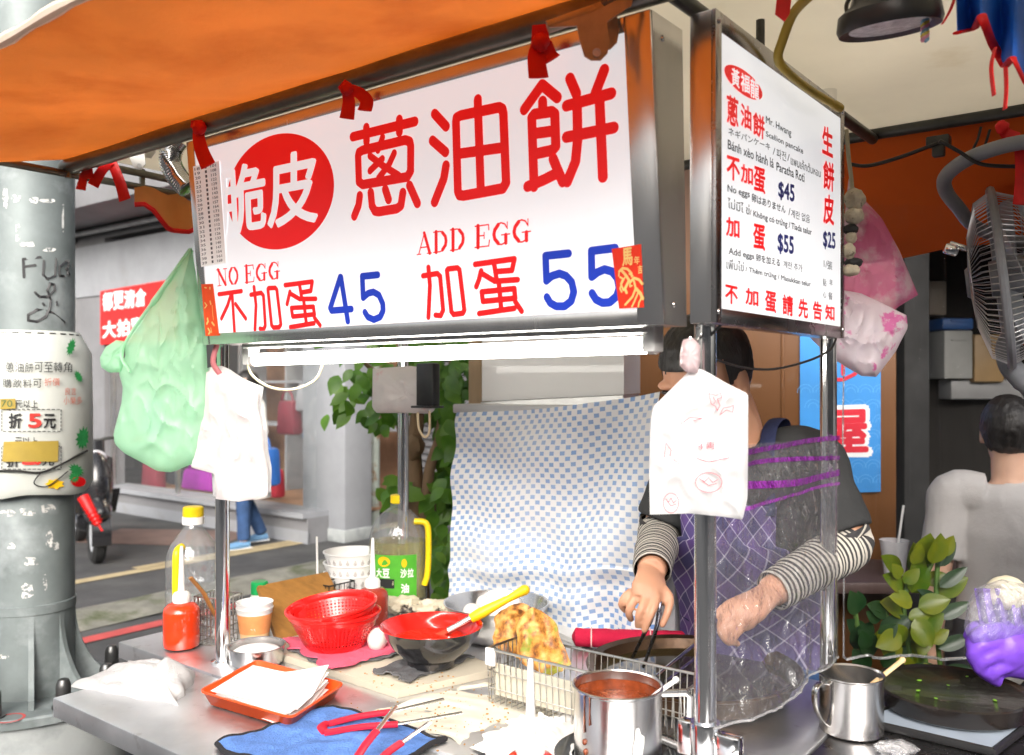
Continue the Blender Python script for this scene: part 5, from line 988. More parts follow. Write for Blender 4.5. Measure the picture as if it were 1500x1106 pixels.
def mt(op, a, b_=None, t_=t_):
    n = nd(t_, 'ShaderNodeMath', operation=op)
    for i, x in enumerate((a, b_)):
        if x is None: continue
        if isinstance(x, (int, float)): n.inputs[i].default_value = x
        else: t_.links.new(x, n.inputs[i])
    return n.outputs[0]
def sq(a, b_, s): return mt('MULTIPLY', mt('LESS_THAN', mt('FRACT', a), s), mt('LESS_THAN', mt('FRACT', b_), s))
def sq2(a, b_): return mt('MULTIPLY', mt('LESS_THAN', mt('FRACT', a), .42), mt('LESS_THAN', mt('FRACT', b_), .36))
u_, v_ = sp.outputs[0], sp.outputs[1]; big = mt('MAXIMUM', sq2(u_, v_), sq2(mt('ADD', u_, .5), mt('ADD', v_, .5)))
nz = noise_node(t_, 5, 3); big = mt('MULTIPLY', big, mt('MULTIPLY_ADD', nz.outputs[0], 1.1)); 
mxc = nd(t_, 'ShaderNodeMix', data_type='RGBA'); t_.links.new(big, mxc.inputs[0]); mxc.inputs[6].default_value = (.88, .89, .91, 1); mxc.inputs[7].default_value = (.07, .28, .66, 1); t_.links.new(mxc.outputs[2], p_.inputs['Base Color'])
nb = noise_node(t_, 120, 3); bmp = nd(t_, 'ShaderNodeBump', Strength=.25, Distance=.002); t_.links.new(nb.outputs[0], bmp.inputs['Height']); t_.links.new(bmp.outputs[0], p_.inputs['Normal']); tl_ = nd(t_, 'ShaderNodeBsdfTranslucent'); t_.links.new(mxc.outputs[2], tl_.inputs[0]); ms = nd(t_, 'ShaderNodeMixShader'); ms.inputs[0].default_value = .2; t_.links.new(p_.outputs[0], ms.inputs[1]); t_.links.new(tl_.outputs[0], ms.inputs[2]); t_.links.new(ms.outputs[0], out.inputs[0])
for n in t_.nodes:
    if n.type == 'MATH' and n.operation == 'MULTIPLY_ADD': n.inputs[2].default_value = .1
PVk = onplane(C(0, .985, 0), -VX)
tlc, trc, brc, blc = PVk(680, 604), PVk(975, 574), PVk(968, 935), PVk(664, 905)
def ck(i, j):
    p = lerp(lerp(tlc, trc, i), lerp(blc, brc, i), j)
    sag = -.012 * math.sin(math.pi * i) * (1 - j) ** 2
    dg = i * 1.0 + j * .55; w_ = .016 * math.sin(dg * 13 + 1.2 * N3((i * 2, j * 2, 0))) * (.35 + .65 * i) + .012 * math.sin((i * .6 - j * 1.4) * 16 + 2) * (1 - i) * (1 - j) + .01 * N3((i * 4, j * 4, 3)) + .016 * math.sin(i * 30) * max(0, j - .75) * 3
    if j > .72: w_ += .008 * math.sin((j - .72) * 40 + i * 2) * max(0, 1 - (j - .72) * 5)
    return p - VX * (w_ + .02 + .05 * j * (1 - j)) + ZX * (sag + .008 * math.sin(i * 18) * j)
b = MB(); b.sheet(ck, 110, 90, .0012, uvs=(21, 20)); tag(obj('checked_cloth', b, m), 'white cloth printed with small blue squares draped in front of the cabinet', 'cloth')
HD = 2.62; hoodm = M('white_hood_enamel', (.86, .87, .88), .35, 0, .03, 4, .03, 30, coat=.2); hq = [W(706, 500, HD), W(914, 488, HD - .12), W(914, 578, HD - .12), W(706, 588, HD)]
t = thing('range_hood', 'white enamel hood panel hanging behind the worktop above the checked cloth', 'hood', sum(hq, Vector()) / 4); hn = (hq[1] - hq[0]).cross(hq[3] - hq[0]).normalized(); hn = hn if hn.y > 0 else -hn
b = MB(); b.prism([hq[3], hq[2], hq[2] + ZX * .55, hq[3] + ZX * .55], hn * .3); obj('panel', b, hoodm, t); b = MB(); b.prism([hq[3] - ZX * .002 - hn * .012, hq[2] - ZX * .002 - hn * .012, hq[2] - ZX * .03 - hn * .012, hq[3] - ZX * .03 - hn * .012], hn * .3); obj('lower_edge', b, alu, t)
b = MB(); p = W(703, 600, 2.72); b.box(Vector((p.x, p.y, 1.3)), (.05, .05, 2.6), CARTR, .003); tag(obj('wooden_post', b, M('weathered_wood', (.38, .27, .16), .7, 0, .25, 12, .3, 60, stretch=(1, 1, .1))), 'weathered wooden post left of the white hood', 'post')

# ------------------------------------------------------------------ room on the right: wood panel, banner, dark interior
WD = 3.3; wood = M('varnished_wood_panel', (.115, .043, .0085), .45, 0, .2, 3, .08, 30, stretch=(1, 1, .12), coat=.1)
b = MB(); a, e = W(905, 560, WD + .25), W(1312, 560, WD - .1); dd = (e - a).normalized(); mid = (a + e) / 2; b.box(Vector((mid.x, mid.y, 1.35)), ((e - a).length, .06, 2.7), frame((0, 0, 1), dd), .004)
wp = thing('wall_panel', 'brown varnished wooden wall panel behind the vendor', 'wall', Vector((mid.x, mid.y, 0))); obj('panel', b, wood, wp)
b = MB(); wn = Vector((dd.y, -dd.x, 0)); wn = wn if wn.y < 0 else -wn
for k in (.33, .62): p = lerp(a, e, k) + wn * .032; b.box(Vector((p.x, p.y, 1.35)), (.012, .008, 2.7), frame((0, 0, 1), dd), .002)
obj('batten', b, wood, wp)
WPl = onplane(mid + wn * .036, wn); q = [WPl(1172, 470), WPl(1290, 470), WPl(1290, 720), WPl(1172, 724)]
t = thing('banner', 'vertical blue banner with red white edged characters on the brown wooden panel', 'banner', sum(q, Vector()) / 4); b = MB(); b.prism(q, wn * .005); obj('cloth', b, M('sky_blue_banner', (.04, .25, .62), .55, 0, .18, 3, .05, 20), t)
wav = M('pale_blue_print', (.12, .4, .75), .55, 0, .1, 9, 0); b = MB()
for r in range(7):
    for k in range(6):
        x = 1180 + k * 22 + (11 if r % 2 else 0); y = 575 + r * 22
        if 600 < y < 668 and x < 1275: continue
        for rr_ in (12, 7): b.stroke([WPl(min(1289, x + rr_ * math.cos(s)), y - rr_ * math.sin(s), .006) for s in [z * math.pi / 8 for z in range(9)]], .0016, wn)
obj('wave_print', b, wav, t)
b = MB(); b.text('屋', [WPl(1205, 600, .0068), WPl(1273, 598, .0068), WPl(1273, 666, .0068), WPl(1205, 666, .0068)], .075); obj('lettering_edge', b, white, t)
b = MB(); b.text('屋', [WPl(1208, 603, .0078), WPl(1270, 601, .0078), WPl(1270, 662, .0078), WPl(1208, 663, .0078)], .035); b.stroke([WPl(x, y, .0078) for x, y in ((1215, 556), (1235, 556), (1252, 548), (1262, 536))], .013, wn); b.stroke([WPl(x, y, .0078) for x, y in ((1235, 520), (1235, 548))], .013, wn); obj('lettering', b, M('banner_letter_red', (.6, .02, .04), .5, 0, .1, 9, 0), t)
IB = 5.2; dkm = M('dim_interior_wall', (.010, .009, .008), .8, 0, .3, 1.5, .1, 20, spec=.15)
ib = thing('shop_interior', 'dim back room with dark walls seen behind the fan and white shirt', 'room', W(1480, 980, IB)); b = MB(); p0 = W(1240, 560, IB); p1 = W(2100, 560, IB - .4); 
b.box((Vector((p0.x, p0.y, 1.7)) + Vector((p1.x, p1.y, 1.7))) / 2, ((p1 - p0).length + 1.5, .1, 3.4), frame((0, 0, 1), p1 - p0)); b.box(Vector((p1.x + .3, 3.6, 1.7)), (.1, 3.4, 3.4)); b.box((p0 + p1) / 2 * 1 - ZX * ((p0 + p1) / 2).z + Vector((0, -1.0, 2.6)), (6, 3.0, .1)); obj('wall', b, dkm, ib)  # includes an unseen ceiling slab, set low to keep sun off the room
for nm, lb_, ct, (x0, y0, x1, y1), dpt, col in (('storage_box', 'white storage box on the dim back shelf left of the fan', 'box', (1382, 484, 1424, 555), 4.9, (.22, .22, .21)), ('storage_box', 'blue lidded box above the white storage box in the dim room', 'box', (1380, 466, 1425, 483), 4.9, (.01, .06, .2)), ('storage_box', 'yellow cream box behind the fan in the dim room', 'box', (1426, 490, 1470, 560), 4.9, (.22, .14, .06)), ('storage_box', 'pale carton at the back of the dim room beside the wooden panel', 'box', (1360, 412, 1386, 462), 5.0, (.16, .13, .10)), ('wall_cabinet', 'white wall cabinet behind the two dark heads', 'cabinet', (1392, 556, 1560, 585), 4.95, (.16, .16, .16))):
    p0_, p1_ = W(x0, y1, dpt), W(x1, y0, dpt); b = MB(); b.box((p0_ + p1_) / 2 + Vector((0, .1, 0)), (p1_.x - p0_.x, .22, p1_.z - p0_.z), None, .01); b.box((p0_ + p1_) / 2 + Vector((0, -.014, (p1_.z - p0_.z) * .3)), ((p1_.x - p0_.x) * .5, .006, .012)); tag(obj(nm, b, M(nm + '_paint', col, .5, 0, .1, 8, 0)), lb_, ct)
b = MB(); p = W(1335, 560, 3.6); b.box(Vector((p.x, p.y, 1.5)), (.1, .1, 3.0), None, .004); tag(obj('door_post', b, M('door_post_paint', (.02, .02, .02), .7, 0, .3, 8, .1, 40, spec=.2)), 'dark door post beside the brown wooden panel', 'post')
# drinks cup on a ledge
c = W(1310, 838, 2.9); c.z = W(1310, 840, 2.9).z; t = thing('drink_cup', 'clear plastic drinks cup standing on a dark ledge behind the plant', 'cup', c); b = MB(); b.lathe([(0, 0), (.032, 0), (.045, .105), (.047, .108), (.044, .108), (.031, .004)], c, 28); obj('cup', b, film('cup_plastic', (.95, .95, .95), .15, .4, .1, .1, 30), t); b = MB(); b.tube([c + ZX * .01, c + Vector((.03, 0, .22))], .004, 6); obj('straw', b, whitep, t)
b = MB(); p = W(1330, 840, 2.95); b.box(Vector((p.x, p.y + .1, p.z - .02)), (.9, .45, .035), None, .003); 
for dx in (-.42, .42): b.box(Vector((p.x + dx, p.y + .1, (p.z - .04) / 2)), (.04, .4, p.z - .04))
tag(obj('ledge', b, M('dark_ledge', (.07, .04, .035), .5, 0, .2, 6, .1, 30)), 'dark wooden ledge behind the potted plant', 'ledge')
# ------------------------------------------------------------------ bags and things that hang
def bag(outline, d, mat, bulge, seed=0, n=72, rings=14, wr=.010, creases=(), back=.75, dd=None):
    """closed soft bag: px outline at its own distance, real thickness"""
    P = [W(x, y, (d if dd is None else dd(x, y))) for x, y in outline]; P = P + [P[0]]; ln = [0]
    for a, b in zip(P, P[1:]): ln.append(ln[-1] + (b - a).length)
    def at(t):
        s = (t % 1.0) * ln[-1]
        for k in range(len(P) - 1):
            if ln[k + 1] >= s: return lerp(P[k], P[k + 1], (s - ln[k]) / max(1e-9, ln[k + 1] - ln[k]))
        return P[-1]
    cen = sum(P[:-1], Vector()) / (len(P) - 1); out = Vector((CAMP.x - cen.x, CAMP.y - cen.y, 0)).normalized(); mb = MB()
    for sgn, bl in ((1, bulge), (-1, bulge * back)):
        def f(i, j, sgn=sgn, bl=bl):
            p = lerp(cen, at(i), j); e = max(0, 1 - j ** 3) ** .6
            w = wr * (N3(p, 9, seed) + .6 * N3((p.x * 2, p.y * 2, p.z * .6), 22, seed) + .35 * math.sin(i * 6.283 * 9 + seed) * j * j) * min(1, (1 - j) * 6)
            w += wr * .8 * ((1 - abs(N3(p, 12, seed + 2))) ** 7 + .6 * (1 - abs(N3((p.x * 1.6, p.y * 1.6, p.z * .8), 24, seed + 3))) ** 7 - .3) * min(1, (1 - j) * 5)
            return p + out * (sgn * bl * e + (w if sgn > 0 else -w * .6))
        mb.sheet(f, n, rings)
    return mb
def bagmat(name, col, trn=.35, clear=.15, rough=.3, bs=24, bump=.6, stain=None): return M(name, col, rough, 0, .06, 7, bump, bs, trn=trn, clear=clear, stain=stain)
greenb = bagmat('green_bag_film', (.62, .95, .72), .5, .32, .22, 14, .9); whiteb = bagmat('white_bag_plastic', (.78, .78, .79), .3, .02, .3, 20, .8)
ol = [(281, 362), (290, 420), (302, 500), (306, 590), (300, 640), (285, 678), (252, 692), (230, 690), (205, 676), (182, 664), (168, 650), (166, 636), (178, 590), (180, 568), (174, 545), (184, 520), (182, 500), (195, 478), (240, 415)]
t = thing('plastic_bag', 'big green plastic bag hanging from the left edge of the front sign', 'plastic bag', W(240, 690, 1.97)); obj('bag', bag(ol, 1.97, greenb, .05, 3, 130, 30, .012), greenb, t)
b = bag([(184, 500), (178, 545), (160, 546), (148, 538), (146, 524), (155, 508), (170, 498)], 1.96, greenb, .022, 5, 40, 8, .008); obj('knot', b, greenb, t); b = MB(); b.tube(crv([W(190, 545, 1.92), W(178, 515, 1.93), W(205, 470, 1.93), W(245, 415, 1.95), W(280, 366, 1.97)]), [.004] * 20 + [.008] * 13, 8, flat=.6); obj('gathered_edge', b, greenb, t)
prt = bagmat('printed_white_bag', (.80, .77, .77), .3, .04, .3, 20, .9, stain=((.80, .46, .5), 13, .58, .12))
ol = [(302, 545), (318, 540), (332, 546), (352, 560), (381, 572), (378, 600), (386, 630), (388, 665), (393, 690), (392, 726), (372, 731), (350, 735), (316, 731), (314, 694), (280, 685), (290, 630), (299, 585)]
for k, (sh, dk_) in enumerate(((0, 0), (5, .018), (-4, .034))):
    b = bag([(x + sh, y - abs(sh)) for x, y in ol], 1.955 + dk_, prt, .012, 11 + k * 3, 110, 24, .011); tag(obj('plastic_bag', b, prt if k == 0 else whiteb), ('front bag of the hanging white bundle on the left front post, printed in faint red', 'middle white bag of the bundle on the left front post', 'rearmost white bag of the bundle on the left front post')[k], 'plastic bag', 'white bags hung on the left front post')
b = MB(); b.tube(crv([W(318, 505, 1.96), W(312, 530, 1.95), W(322, 548, 1.95)]), .006, 8); tag(obj('bag_tie', b, bagmat('pink_tie', (.7, .25, .28))), 'twisted pinkish tie holding the white bag bundle to the left front post', 'tie')
# white carrier bag on the front post
ol = [(1008, 545), (1026, 540), (1040, 547), (1062, 560), (1096, 577), (1096, 650), (1095, 730), (1088, 761), (1060, 757), (1010, 752), (952, 754), (951, 690), (954, 610), (957, 596), (985, 568)]
t = thing('plastic_bag', 'clean white carrier bag with faint red printing hung on the front right post', 'plastic bag', W(1024, 760, 1.25)); obj('bag', bag(ol, 1.25, whiteb, .010, 21, 110, 26, .009), whiteb, t)
b = bag([(996, 520), (1000, 498), (1014, 494), (1026, 506), (1026, 530), (1022, 546), (1006, 546), (996, 536)], 1.24, whiteb, .012, 8, 36, 8, .006); obj('knot', b, bagmat('pink_white_bag', (.84, .7, .72)), t)
b = MB(); fb = lambda x, y: W(750 + x / 3.992, 554 + y / 3.992, 1.2315); nb_ = Vector((0, -1, 0))
def doodle(pl, w=.0011): b.stroke([fb(*q) for q in pl], w, nb_)
doodle([(1150, 90), (1165, 150), (1190, 165), (1200, 190), (1215, 160), (1200, 120), (1225, 115), (1220, 85), (1195, 100), (1150, 90)]); doodle([(1215, 215), (1235, 175), (1265, 170), (1295, 160), (1290, 200), (1255, 185), (1215, 215)]); doodle([(1175, 110), (1190, 135), (1180, 150)])
doodle([(990, 265), (1040, 230), (1110, 235), (1060, 250)]); doodle([(890, 460), (900, 380), (930, 420), (925, 455)]); doodle([(945, 475), (980, 505)]); doodle([(1080, 468), (1150, 490), (1270, 465)], .0014)
for cx, cy_, rx, ry in ((1150, 610, 78, 58), (930, 730, 45, 58)):
    doodle([(cx + rx * math.cos(k * .35), cy_ + ry * math.sin(k * .35)) for k in range(19)]); doodle([(cx - rx * .7, cy_ - ry * .4), (cx - rx * .3, cy_ - ry * .1), (cx, cy_ - ry * .5), (cx + rx * .3, cy_), (cx + rx * .7, cy_ - ry * .3)]); doodle([(cx - rx * .5, cy_ - ry * .2), (cx, cy_ + ry * .3), (cx + rx * .6, cy_ + ry * .1)])
b.text('4', [fb(1088, 382), fb(1118, 382), fb(1118, 415), fb(1088, 415)], .01); b.text('両', [fb(1135, 372), fb(1185, 372), fb(1185, 415), fb(1135, 415)], .01)
obj('print', b, M('faint_pink_ink', (.62, .16, .2), .6, 0, .1, 30, 0), t)
b = MB(); b.tube([W(1011, 494, 1.24), W(1011, 520, 1.235)], .0022, 6); b.tube(crv([W(1020, 500, 1.26), W(1029, 490, 1.29), W(1033, 478, 1.30)]), .0025, 6); obj('hook', b, chrome, t)
# second printed bag and black box at the rear post
t_b = bag([(546, 540), (600, 536), (636, 540), (638, 600), (630, 606), (600, 605), (552, 605), (545, 598)], 2.46, prt, .02, 31, 50, 10, .006); tag(obj('plastic_bag', t_b, prt), 'small white bag with red print hanging behind the black box at the rear post', 'plastic bag')
t = thing('battery_box', 'narrow black box hanging beside the rear left post under the lamp', 'box', W(628, 600, 2.38)); b = MB(); b.box(W(627, 565, 2.40), (.062, .03, .12), CARTR, .005); obj('box', b, blackp, t); b = MB(); b.box(W(626, 596, 2.38), (.075, .05, .006), CARTR, .002); obj('base_plate', b, blackp, t); b = MB(); b.tube(crv([W(612, 604, 2.37), W(614, 628, 2.37), W(622, 640, 2.37), W(629, 632, 2.37), W(629, 602, 2.37)]), .0032, 8); obj('cord_loop', b, M('beige_cord', (.62, .5, .33), .5, 0, .1, 9, 0), t)
# pink bags right of the side sign
pinkf = bagmat('pink_bag_film', (.84, .30, .52), .4, .5, .2, 26, .9, stain=((.86, .78, .82), 9, .46, .1)); pinkw = bagmat('pink_white_bag_film', (.84, .76, .80), .4, .15, .25, 26, .9, stain=((.80, .2, .48), 11, .52, .04))
t = thing('plastic_bag', 'see-through pink plastic bag hanging in a point behind the right side sign', 'plastic bag', W(1290, 455, 1.80)); obj('bag', bag([(1243, 262), (1262, 288), (1292, 320), (1318, 368), (1345, 432), (1318, 448), (1300, 462), (1270, 470), (1240, 460), (1232, 400), (1236, 330)], 1.80, pinkf, .03, 41, 80, 16, .012), pinkf, t)
t = thing('plastic_bag', 'pink and white striped plastic bag of bags below the see-through pink bag', 'plastic bag', W(1262, 553, 1.76)); obj('bag', bag([(1180, 488), (1215, 470), (1236, 425), (1262, 430), (1296, 446), (1328, 462), (1330, 480), (1312, 515), (1284, 552), (1262, 551), (1240, 538), (1212, 520)], 1.77, pinkw, .035, 45, 80, 16, .014), pinkw, t)
# string of small clay ornaments
t = thing('hanging_ornament', 'string of small wrapped clay ornaments hanging at the rear edge of the side sign', 'ornament', W(1248, 400, 1.70)); OD = 1.70; clay = M('pale_clay', (.5, .44, .33), .7, 0, .3, 40, .3, 90, stain=((.1, .08, .06), 60, .58, .08))
b = MB(); b.tube(crv([W(1240, 190, OD), W(1243, 230, OD), W(1248, 275, OD), W(1247, 330, OD), W(1246, 400, OD)]), .0042, 8); obj('rope', b, M('beige_rope', (.45, .4, .28), .8, 0, .15, 30, .5, 200), t)
for (x, y, rx, ry) in ((1252, 292, 15, 16), (1251, 316, 14, 12), (1247, 348, 8, 9), (1244, 368, 9, 12), (1246, 396, 13, 9)):
    b = MB(); b.ell(W(x, y, OD - .01), (px(rx, OD), px(rx, OD) * .9, px(ry, OD)), None, 20, 14, disp=lambda p: .18 * N3(p, 2.5, x)); obj('ornament', b, clay, t)
for (x, y, rx, ry) in ((1246, 336, 11, 8), (1250, 385, 13, 8)): b = MB(); b.ell(W(x, y, OD - .006), (px(rx, OD), px(rx, OD) * .9, px(ry, OD)), disp=lambda p: .2 * N3(p, 3, x)); obj('dark_wrap', b, rubber, t)
# lamp, yellow cable, rope, cloths, brackets under the roof
LD = 1.27; c = W(1303, 40, LD); t = thing('ceiling_lamp', 'round black LED lamp hanging under the cream roof panel', 'lamp', c); Rl = rotm(8, -6, 0)
b = MB(); b.lathe([(.054, 0), (.068, -.004), (.071, .004), (.068, .022), (.052, .034), (.042, .06), (.036, .085), (0, .09)], c, 44, Rl); obj('housing', b, blackp, t)
b = MB(); b.lathe([(0, -.002), (.03, -.002), (.054, .0)], c, 40, Rl); obj('lens', b, M('lamp_lens', (.85, .86, .88), .2, 0, .3, 60, .5, 90), t); b = MB(); b.tube(crv([c + Vector((-.066, 0, .012)), W(1245, 35, LD), W(1240, 8, LD), W(1256, -18, LD)]), .003, 6); b.tube([c + ZX * .085, c + ZX * .2], .008, 8); obj('bracket', b, darksteel, t)
ylc = M('old_yellow_cable', (.42, .30, .035), .5, 0, .2, 12, .1, 50)
b = MB(); b.tube(crv([W(1186, -6, 1.27), W(1162, 20, 1.31), W(1146, 60, 1.34), W(1140, 86, 1.36), W(1154, 106, 1.38), W(1185, 131, 1.45), W(1215, 149, 1.52), W(1230, 158, 1.57)]), [.0072] * 24 + [.0066] * 20 + [.008] * 6, 10); tag(obj('cable', b, ylc), 'thick old yellow cable curving down behind the top of the side sign', 'cable')
b = MB(); 
for k, col in enumerate(range(3)): b.tube([W(1355 + 3.5 * math.sin(i * .9 + k * 2.1), -4 + i * 2.2, 1.24 + .003 * math.cos(i * .9 + k * 2.1)) for i in range(30)], .0032, 6, m=k)
tag(obj('braided_rope', b, [M('rope_yellow', (.6, .5, .1), .8, 0, .2, 40, .3, 200), M('rope_blue', (.2, .4, .55), .8, 0, .2, 40, .3, 200), M('rope_pink', (.7, .3, .4), .8, 0, .2, 40, .3, 200)]), 'short end of multicoloured braided rope hanging beside the LED lamp', 'rope')
bluec = M('blue_banner_cloth', (.01, .13, .62), .55, 0, .12, 6, .25, 60, trn=.15)
t = thing('pennant', 'blue cloth pennant with scalloped red border in the upper right corner', 'pennant', W(1450, 100, 1.22))
top_ = [(1400, -20), (1430, -20), (1462, -20), (1490, -20), (1525, -20)]; bot = [(1402, 48), (1428, 42), (1438, 22), (1452, 60), (1472, 98), (1484, 84), (1500, 118), (1525, 140)]
def pe(L, i): s = i * (len(L) - 1); k = min(int(s), len(L) - 2); return (lerp(L[k][0], L[k + 1][0], s - k), lerp(L[k][1], L[k + 1][1], s - k))
def pn_(i, j): a, e = pe(top_, i), pe(bot, i); x, y = lerp(a[0], e[0], j), lerp(a[1], e[1], j); return W(x, y, 1.22 + .025 * math.sin(i * 15) * (.4 + j) + .02 * i)
b = MB(); b.sheet(pn_, 60, 16, .0015); obj('cloth', b, bluec, t); b = MB(); b.tube([pn_(k / 60, 1) for k in range(61)], .0062, 8, flat=.4); obj('border', b, ribbon_m, t)
for pl in ([(1458, 70), (1452, 98), (1456, 140)], [(1473, 98), (1474, 130), (1472, 160)], [(1401, -10), (1392, 15), (1381, 34)]): b = MB(); b.tube(crv([W(x, y, 1.215) for x, y in pl]), .0052, 6, flat=.25); obj('ribbon', b, ribbon_m, t)
b = MB(); b.prism([W(x, y, 1.28) for x, y in ((1139, -8), (1160, -8), (1157, 20), (1150, 31), (1136, 20))], Vector((0, .003, 0))); tag(obj('red_tag', b, ribbon_m), 'red cloth tag at the top edge beside the yellow cable', 'cloth tag')
# red ribbons tied along the rail
def ribbon(name_lab, knot, tails, d, w=.011, extra=None):
    t = thing('ribbon', name_lab, 'ribbon', W(tails[0][-1][0], tails[0][-1][1], d), 'red ribbons tied along the canopy rails'); b = MB(); kx, ky = knot
    b.ell(W(kx, ky, d), (w * .95, w * .6, w * 1.0), None, 16, 10, disp=lambda p: .25 * N3(p, 2.5, kx)); obj('knot', b, ribbon_m, t)
    for tl in tails: 
        c_ = crv([W(x, y, d + .006 * math.sin(k * 1.3)) for k, (x, y) in enumerate(tl)], 6); b = MB(); b.tube(c_, [w * (.75 + .35 * k / len(c_)) for k in range(len(c_))], 8, flat=.14, up=(0, 1, 0)); obj('tail', b, ribbon_m, t)
ribbon('red ribbon tied at the top left corner of the front sign', (292, 187), [[(293, 180), (291, 200), (296, 222), (305, 243)], [(288, 176), (290, 186)]], 1.83, .015)
ribbon('red bow ribbon tied on the rail above the middle of the front sign', (508, 130), [[(508, 132), (511, 150), (508, 174)], [(510, 130), (526, 136), (537, 148), (534, 162)], [(500, 122), (508, 130)]], 1.545, .012)
ribbon('broad red ribbon hanging over the top right of the front sign beside the metal clip', (792, 62), [[(792, 40), (791, 62), (786, 84), (789, 114)], [(798, 62), (803, 80), (808, 88)], [(790, 36), (792, 62)]], 1.285, .0135)
ribbon('red ribbon knotted on the left rails beside the utility pole', (128, 235), [[(127, 222), (128, 238), (130, 262)], [(127, 246), (122, 262), (118, 278)]], 2.2, .012)
ribbon('long red ribbon trailing down from the left rails near the white clip', (160, 228), [[(160, 222), (165, 240), (176, 268), (183, 293)], [(162, 236), (148, 252), (136, 272)]], 2.2, .014)
ribbon('red ribbon tied at the back edge of the roof near the fan arm', (1468, 186), [[(1468, 182), (1474, 196), (1490, 204)], [(1492, 200), (1496, 250), (1494, 300)]], 1.72, .013)
# metal clips
def bulldog(lab, q, d, mat, hole):
    t = thing('bulldog_clip', lab, 'clip', W(q[3][0], q[3][1], d)); b = MB(); b.prism([W(x, y, d) for x, y in q], Vector((0, .003, 0))); obj('plate', b, mat, t)
    b = MB(); b.prism([W(x + 14, y - 16, d + .03) for x, y in q], Vector((0, .003, 0))); b.tube([W(q[0][0], q[0][1], d + .014), W(q[-1][0], q[-1][1], d + .014)], .009, 10); obj('back_plate', b, mat, t)
    b = MB(); b.lathe([(0, 0), (.0042, 0), (.0042, .0012), (.0058, .0014), (.0058, -.0005)], W(hole[0], hole[1], d - .0012), 18, frame((0, -1, 0))); obj('eyelet', b, M('pale_eyelet', (.7, .7, .7), .5, 0, .05, 9, 0), t)
bulldog('large tarnished metal bulldog clip gripping the canopy over the front sign', [(802, 40), (845, 38), (850, 62), (856, 82), (866, 88), (880, 88), (890, 78), (893, 62), (889, 32), (925, 8), (930, -14), (872, 16)], 1.22, M('tarnished_clip', (.40, .37, .28), .4, .25, .2, 20, .1, 60), (874, 77))
bulldog('small white bulldog clip gripping the left end of the canopy', [(164, 213), (184, 218), (190, 232), (196, 246), (207, 248), (213, 240), (211, 218), (221, 208), (220, 199), (190, 206)], 2.13, whitep, (204, 243))
# corrugated silver hose
hose = crv([W(262, 205, 2.1), W(252, 220, 2.1), W(250, 240, 2.1), W(262, 262, 2.1), W(276, 276, 2.1)], 14); b = MB(); b.tube(hose, [.022 + .004 * (k % 2) for k in range(len(hose))], 16); tag(obj('hose', b, chrome), 'corrugated silver hose coiled beside the upper left corner of the front sign', 'hose')
for lb_, pl, d, r in (('black wire sagging under the back edge of the roof beside the orange canvas', [(1243, 240), (1270, 243), (1310, 233), (1352, 218), (1376, 208)], 1.88, .004), ('black wire drooping from the roof bracket to the right edge', [(1376, 206), (1405, 222), (1440, 241), (1510, 244)], 1.76, .004), ('thin brown wire looping down near the fan arm', [(1437, 186), (1432, 205), (1425, 222), (1440, 218), (1450, 190)], 1.78, .0028)):
    b = MB(); b.tube(crv([W(x, y, d) for x, y in pl]), r, 6); tag(obj('wire', b, cord), lb_, 'wire')

# ------------------------------------------------------------------ wall fan on its bent arm
fgrey = M('fan_grey_plastic', (.22, .23, .25), .4, 0, .15, 10, .05, 40); fwire = M('fan_wire', (.45, .45, .46), .35, .7, .15, 20, 0)
FDp = 1.95; ctr = W(1466, 408, FDp); ax = Vector((-.80, .42, -.10)).normalized(); Fm = frame(ax, (0, 0, 1)); fr_ = .19
fan = thing('fan', 'large grey wall fan in a wire cage turned toward the vendor at right', 'fan', ctr - ZX * .19); L = lambda a, r, z: ctr + Fm @ Vector((r * math.cos(a), r * math.sin(a), z))
b = MB(); 
for k in range(84):
    a = k * 2 * math.pi / 84; b.tube([L(a, .05, -.085), L(a, .11, -.075), L(a, .17, -.045), L(a, fr_, 0), L(a, .17, .035), L(a, .1, .055), L(a, .035, .06)], .0011, 4)
for r, z in ((.11, -.0755), (.155, -.056), (.1, .056)): b.tube([L(a * math.pi / 24, r, z) for a in range(48)], .0012, 5, closed=True)
obj('cage', b, fwire, fan); b = MB(); b.tube([L(a * math.pi / 32, fr_ + .002, 0) for a in range(64)], .009, 8, closed=True, flat=1); obj('rim', b, fgrey, fan)
b = MB()
for k in range(5):
    a0 = k * 2 * math.pi / 5; b.sheet(lambda i, j: L(a0 + (j - .5) * (.5 + .35 * i), lerp(.03, .165, i), -.02 + .03 * (j - .5)), 10, 8, .002)
obj('blades', b, M('fan_blade', (.3, .32, .35), .35, 0, .1, 10, 0), fan)
b = MB(); b.lathe([(0, .02), (.04, .02), (.045, -.06), (.06, -.075), (.062, -.16), (.05, -.19), (0, -.20)], ctr, 32, Fm); obj('motor', b, fgrey, fan)
b = MB(); b.lathe([(0, .068), (.03, .068), (.036, .06), (.036, .055)], ctr, 24, Fm); obj('badge', b, fgrey, fan)
b = MB(); b.tube(crv([W(1520, 205, 1.70), W(1470, 214, 1.72), W(1420, 232, 1.78), (W(1388, 255, 1.83)), W(1384, 276, 1.87), W(1402, 302, 1.91), W(1440, 338, 1.97), ctr - ax * .12 + ZX * .03]), .0145, 14); b.tube([W(1520, 205, 1.70), W(1700, 190, 1.64)], .0145, 14); obj('arm', b, fgrey, fan)
b = MB(); b.tube(crv([ctr - ax * .14 - ZX * .04, W(1486, 490, 1.98), W(1478, 530, 1.98), W(1500, 560, 1.98), W(1540, 620, 2.0)]), [.03] * 9 + [.024] * 16 + [.018] * 8, 14); obj('neck', b, fgrey, fan)
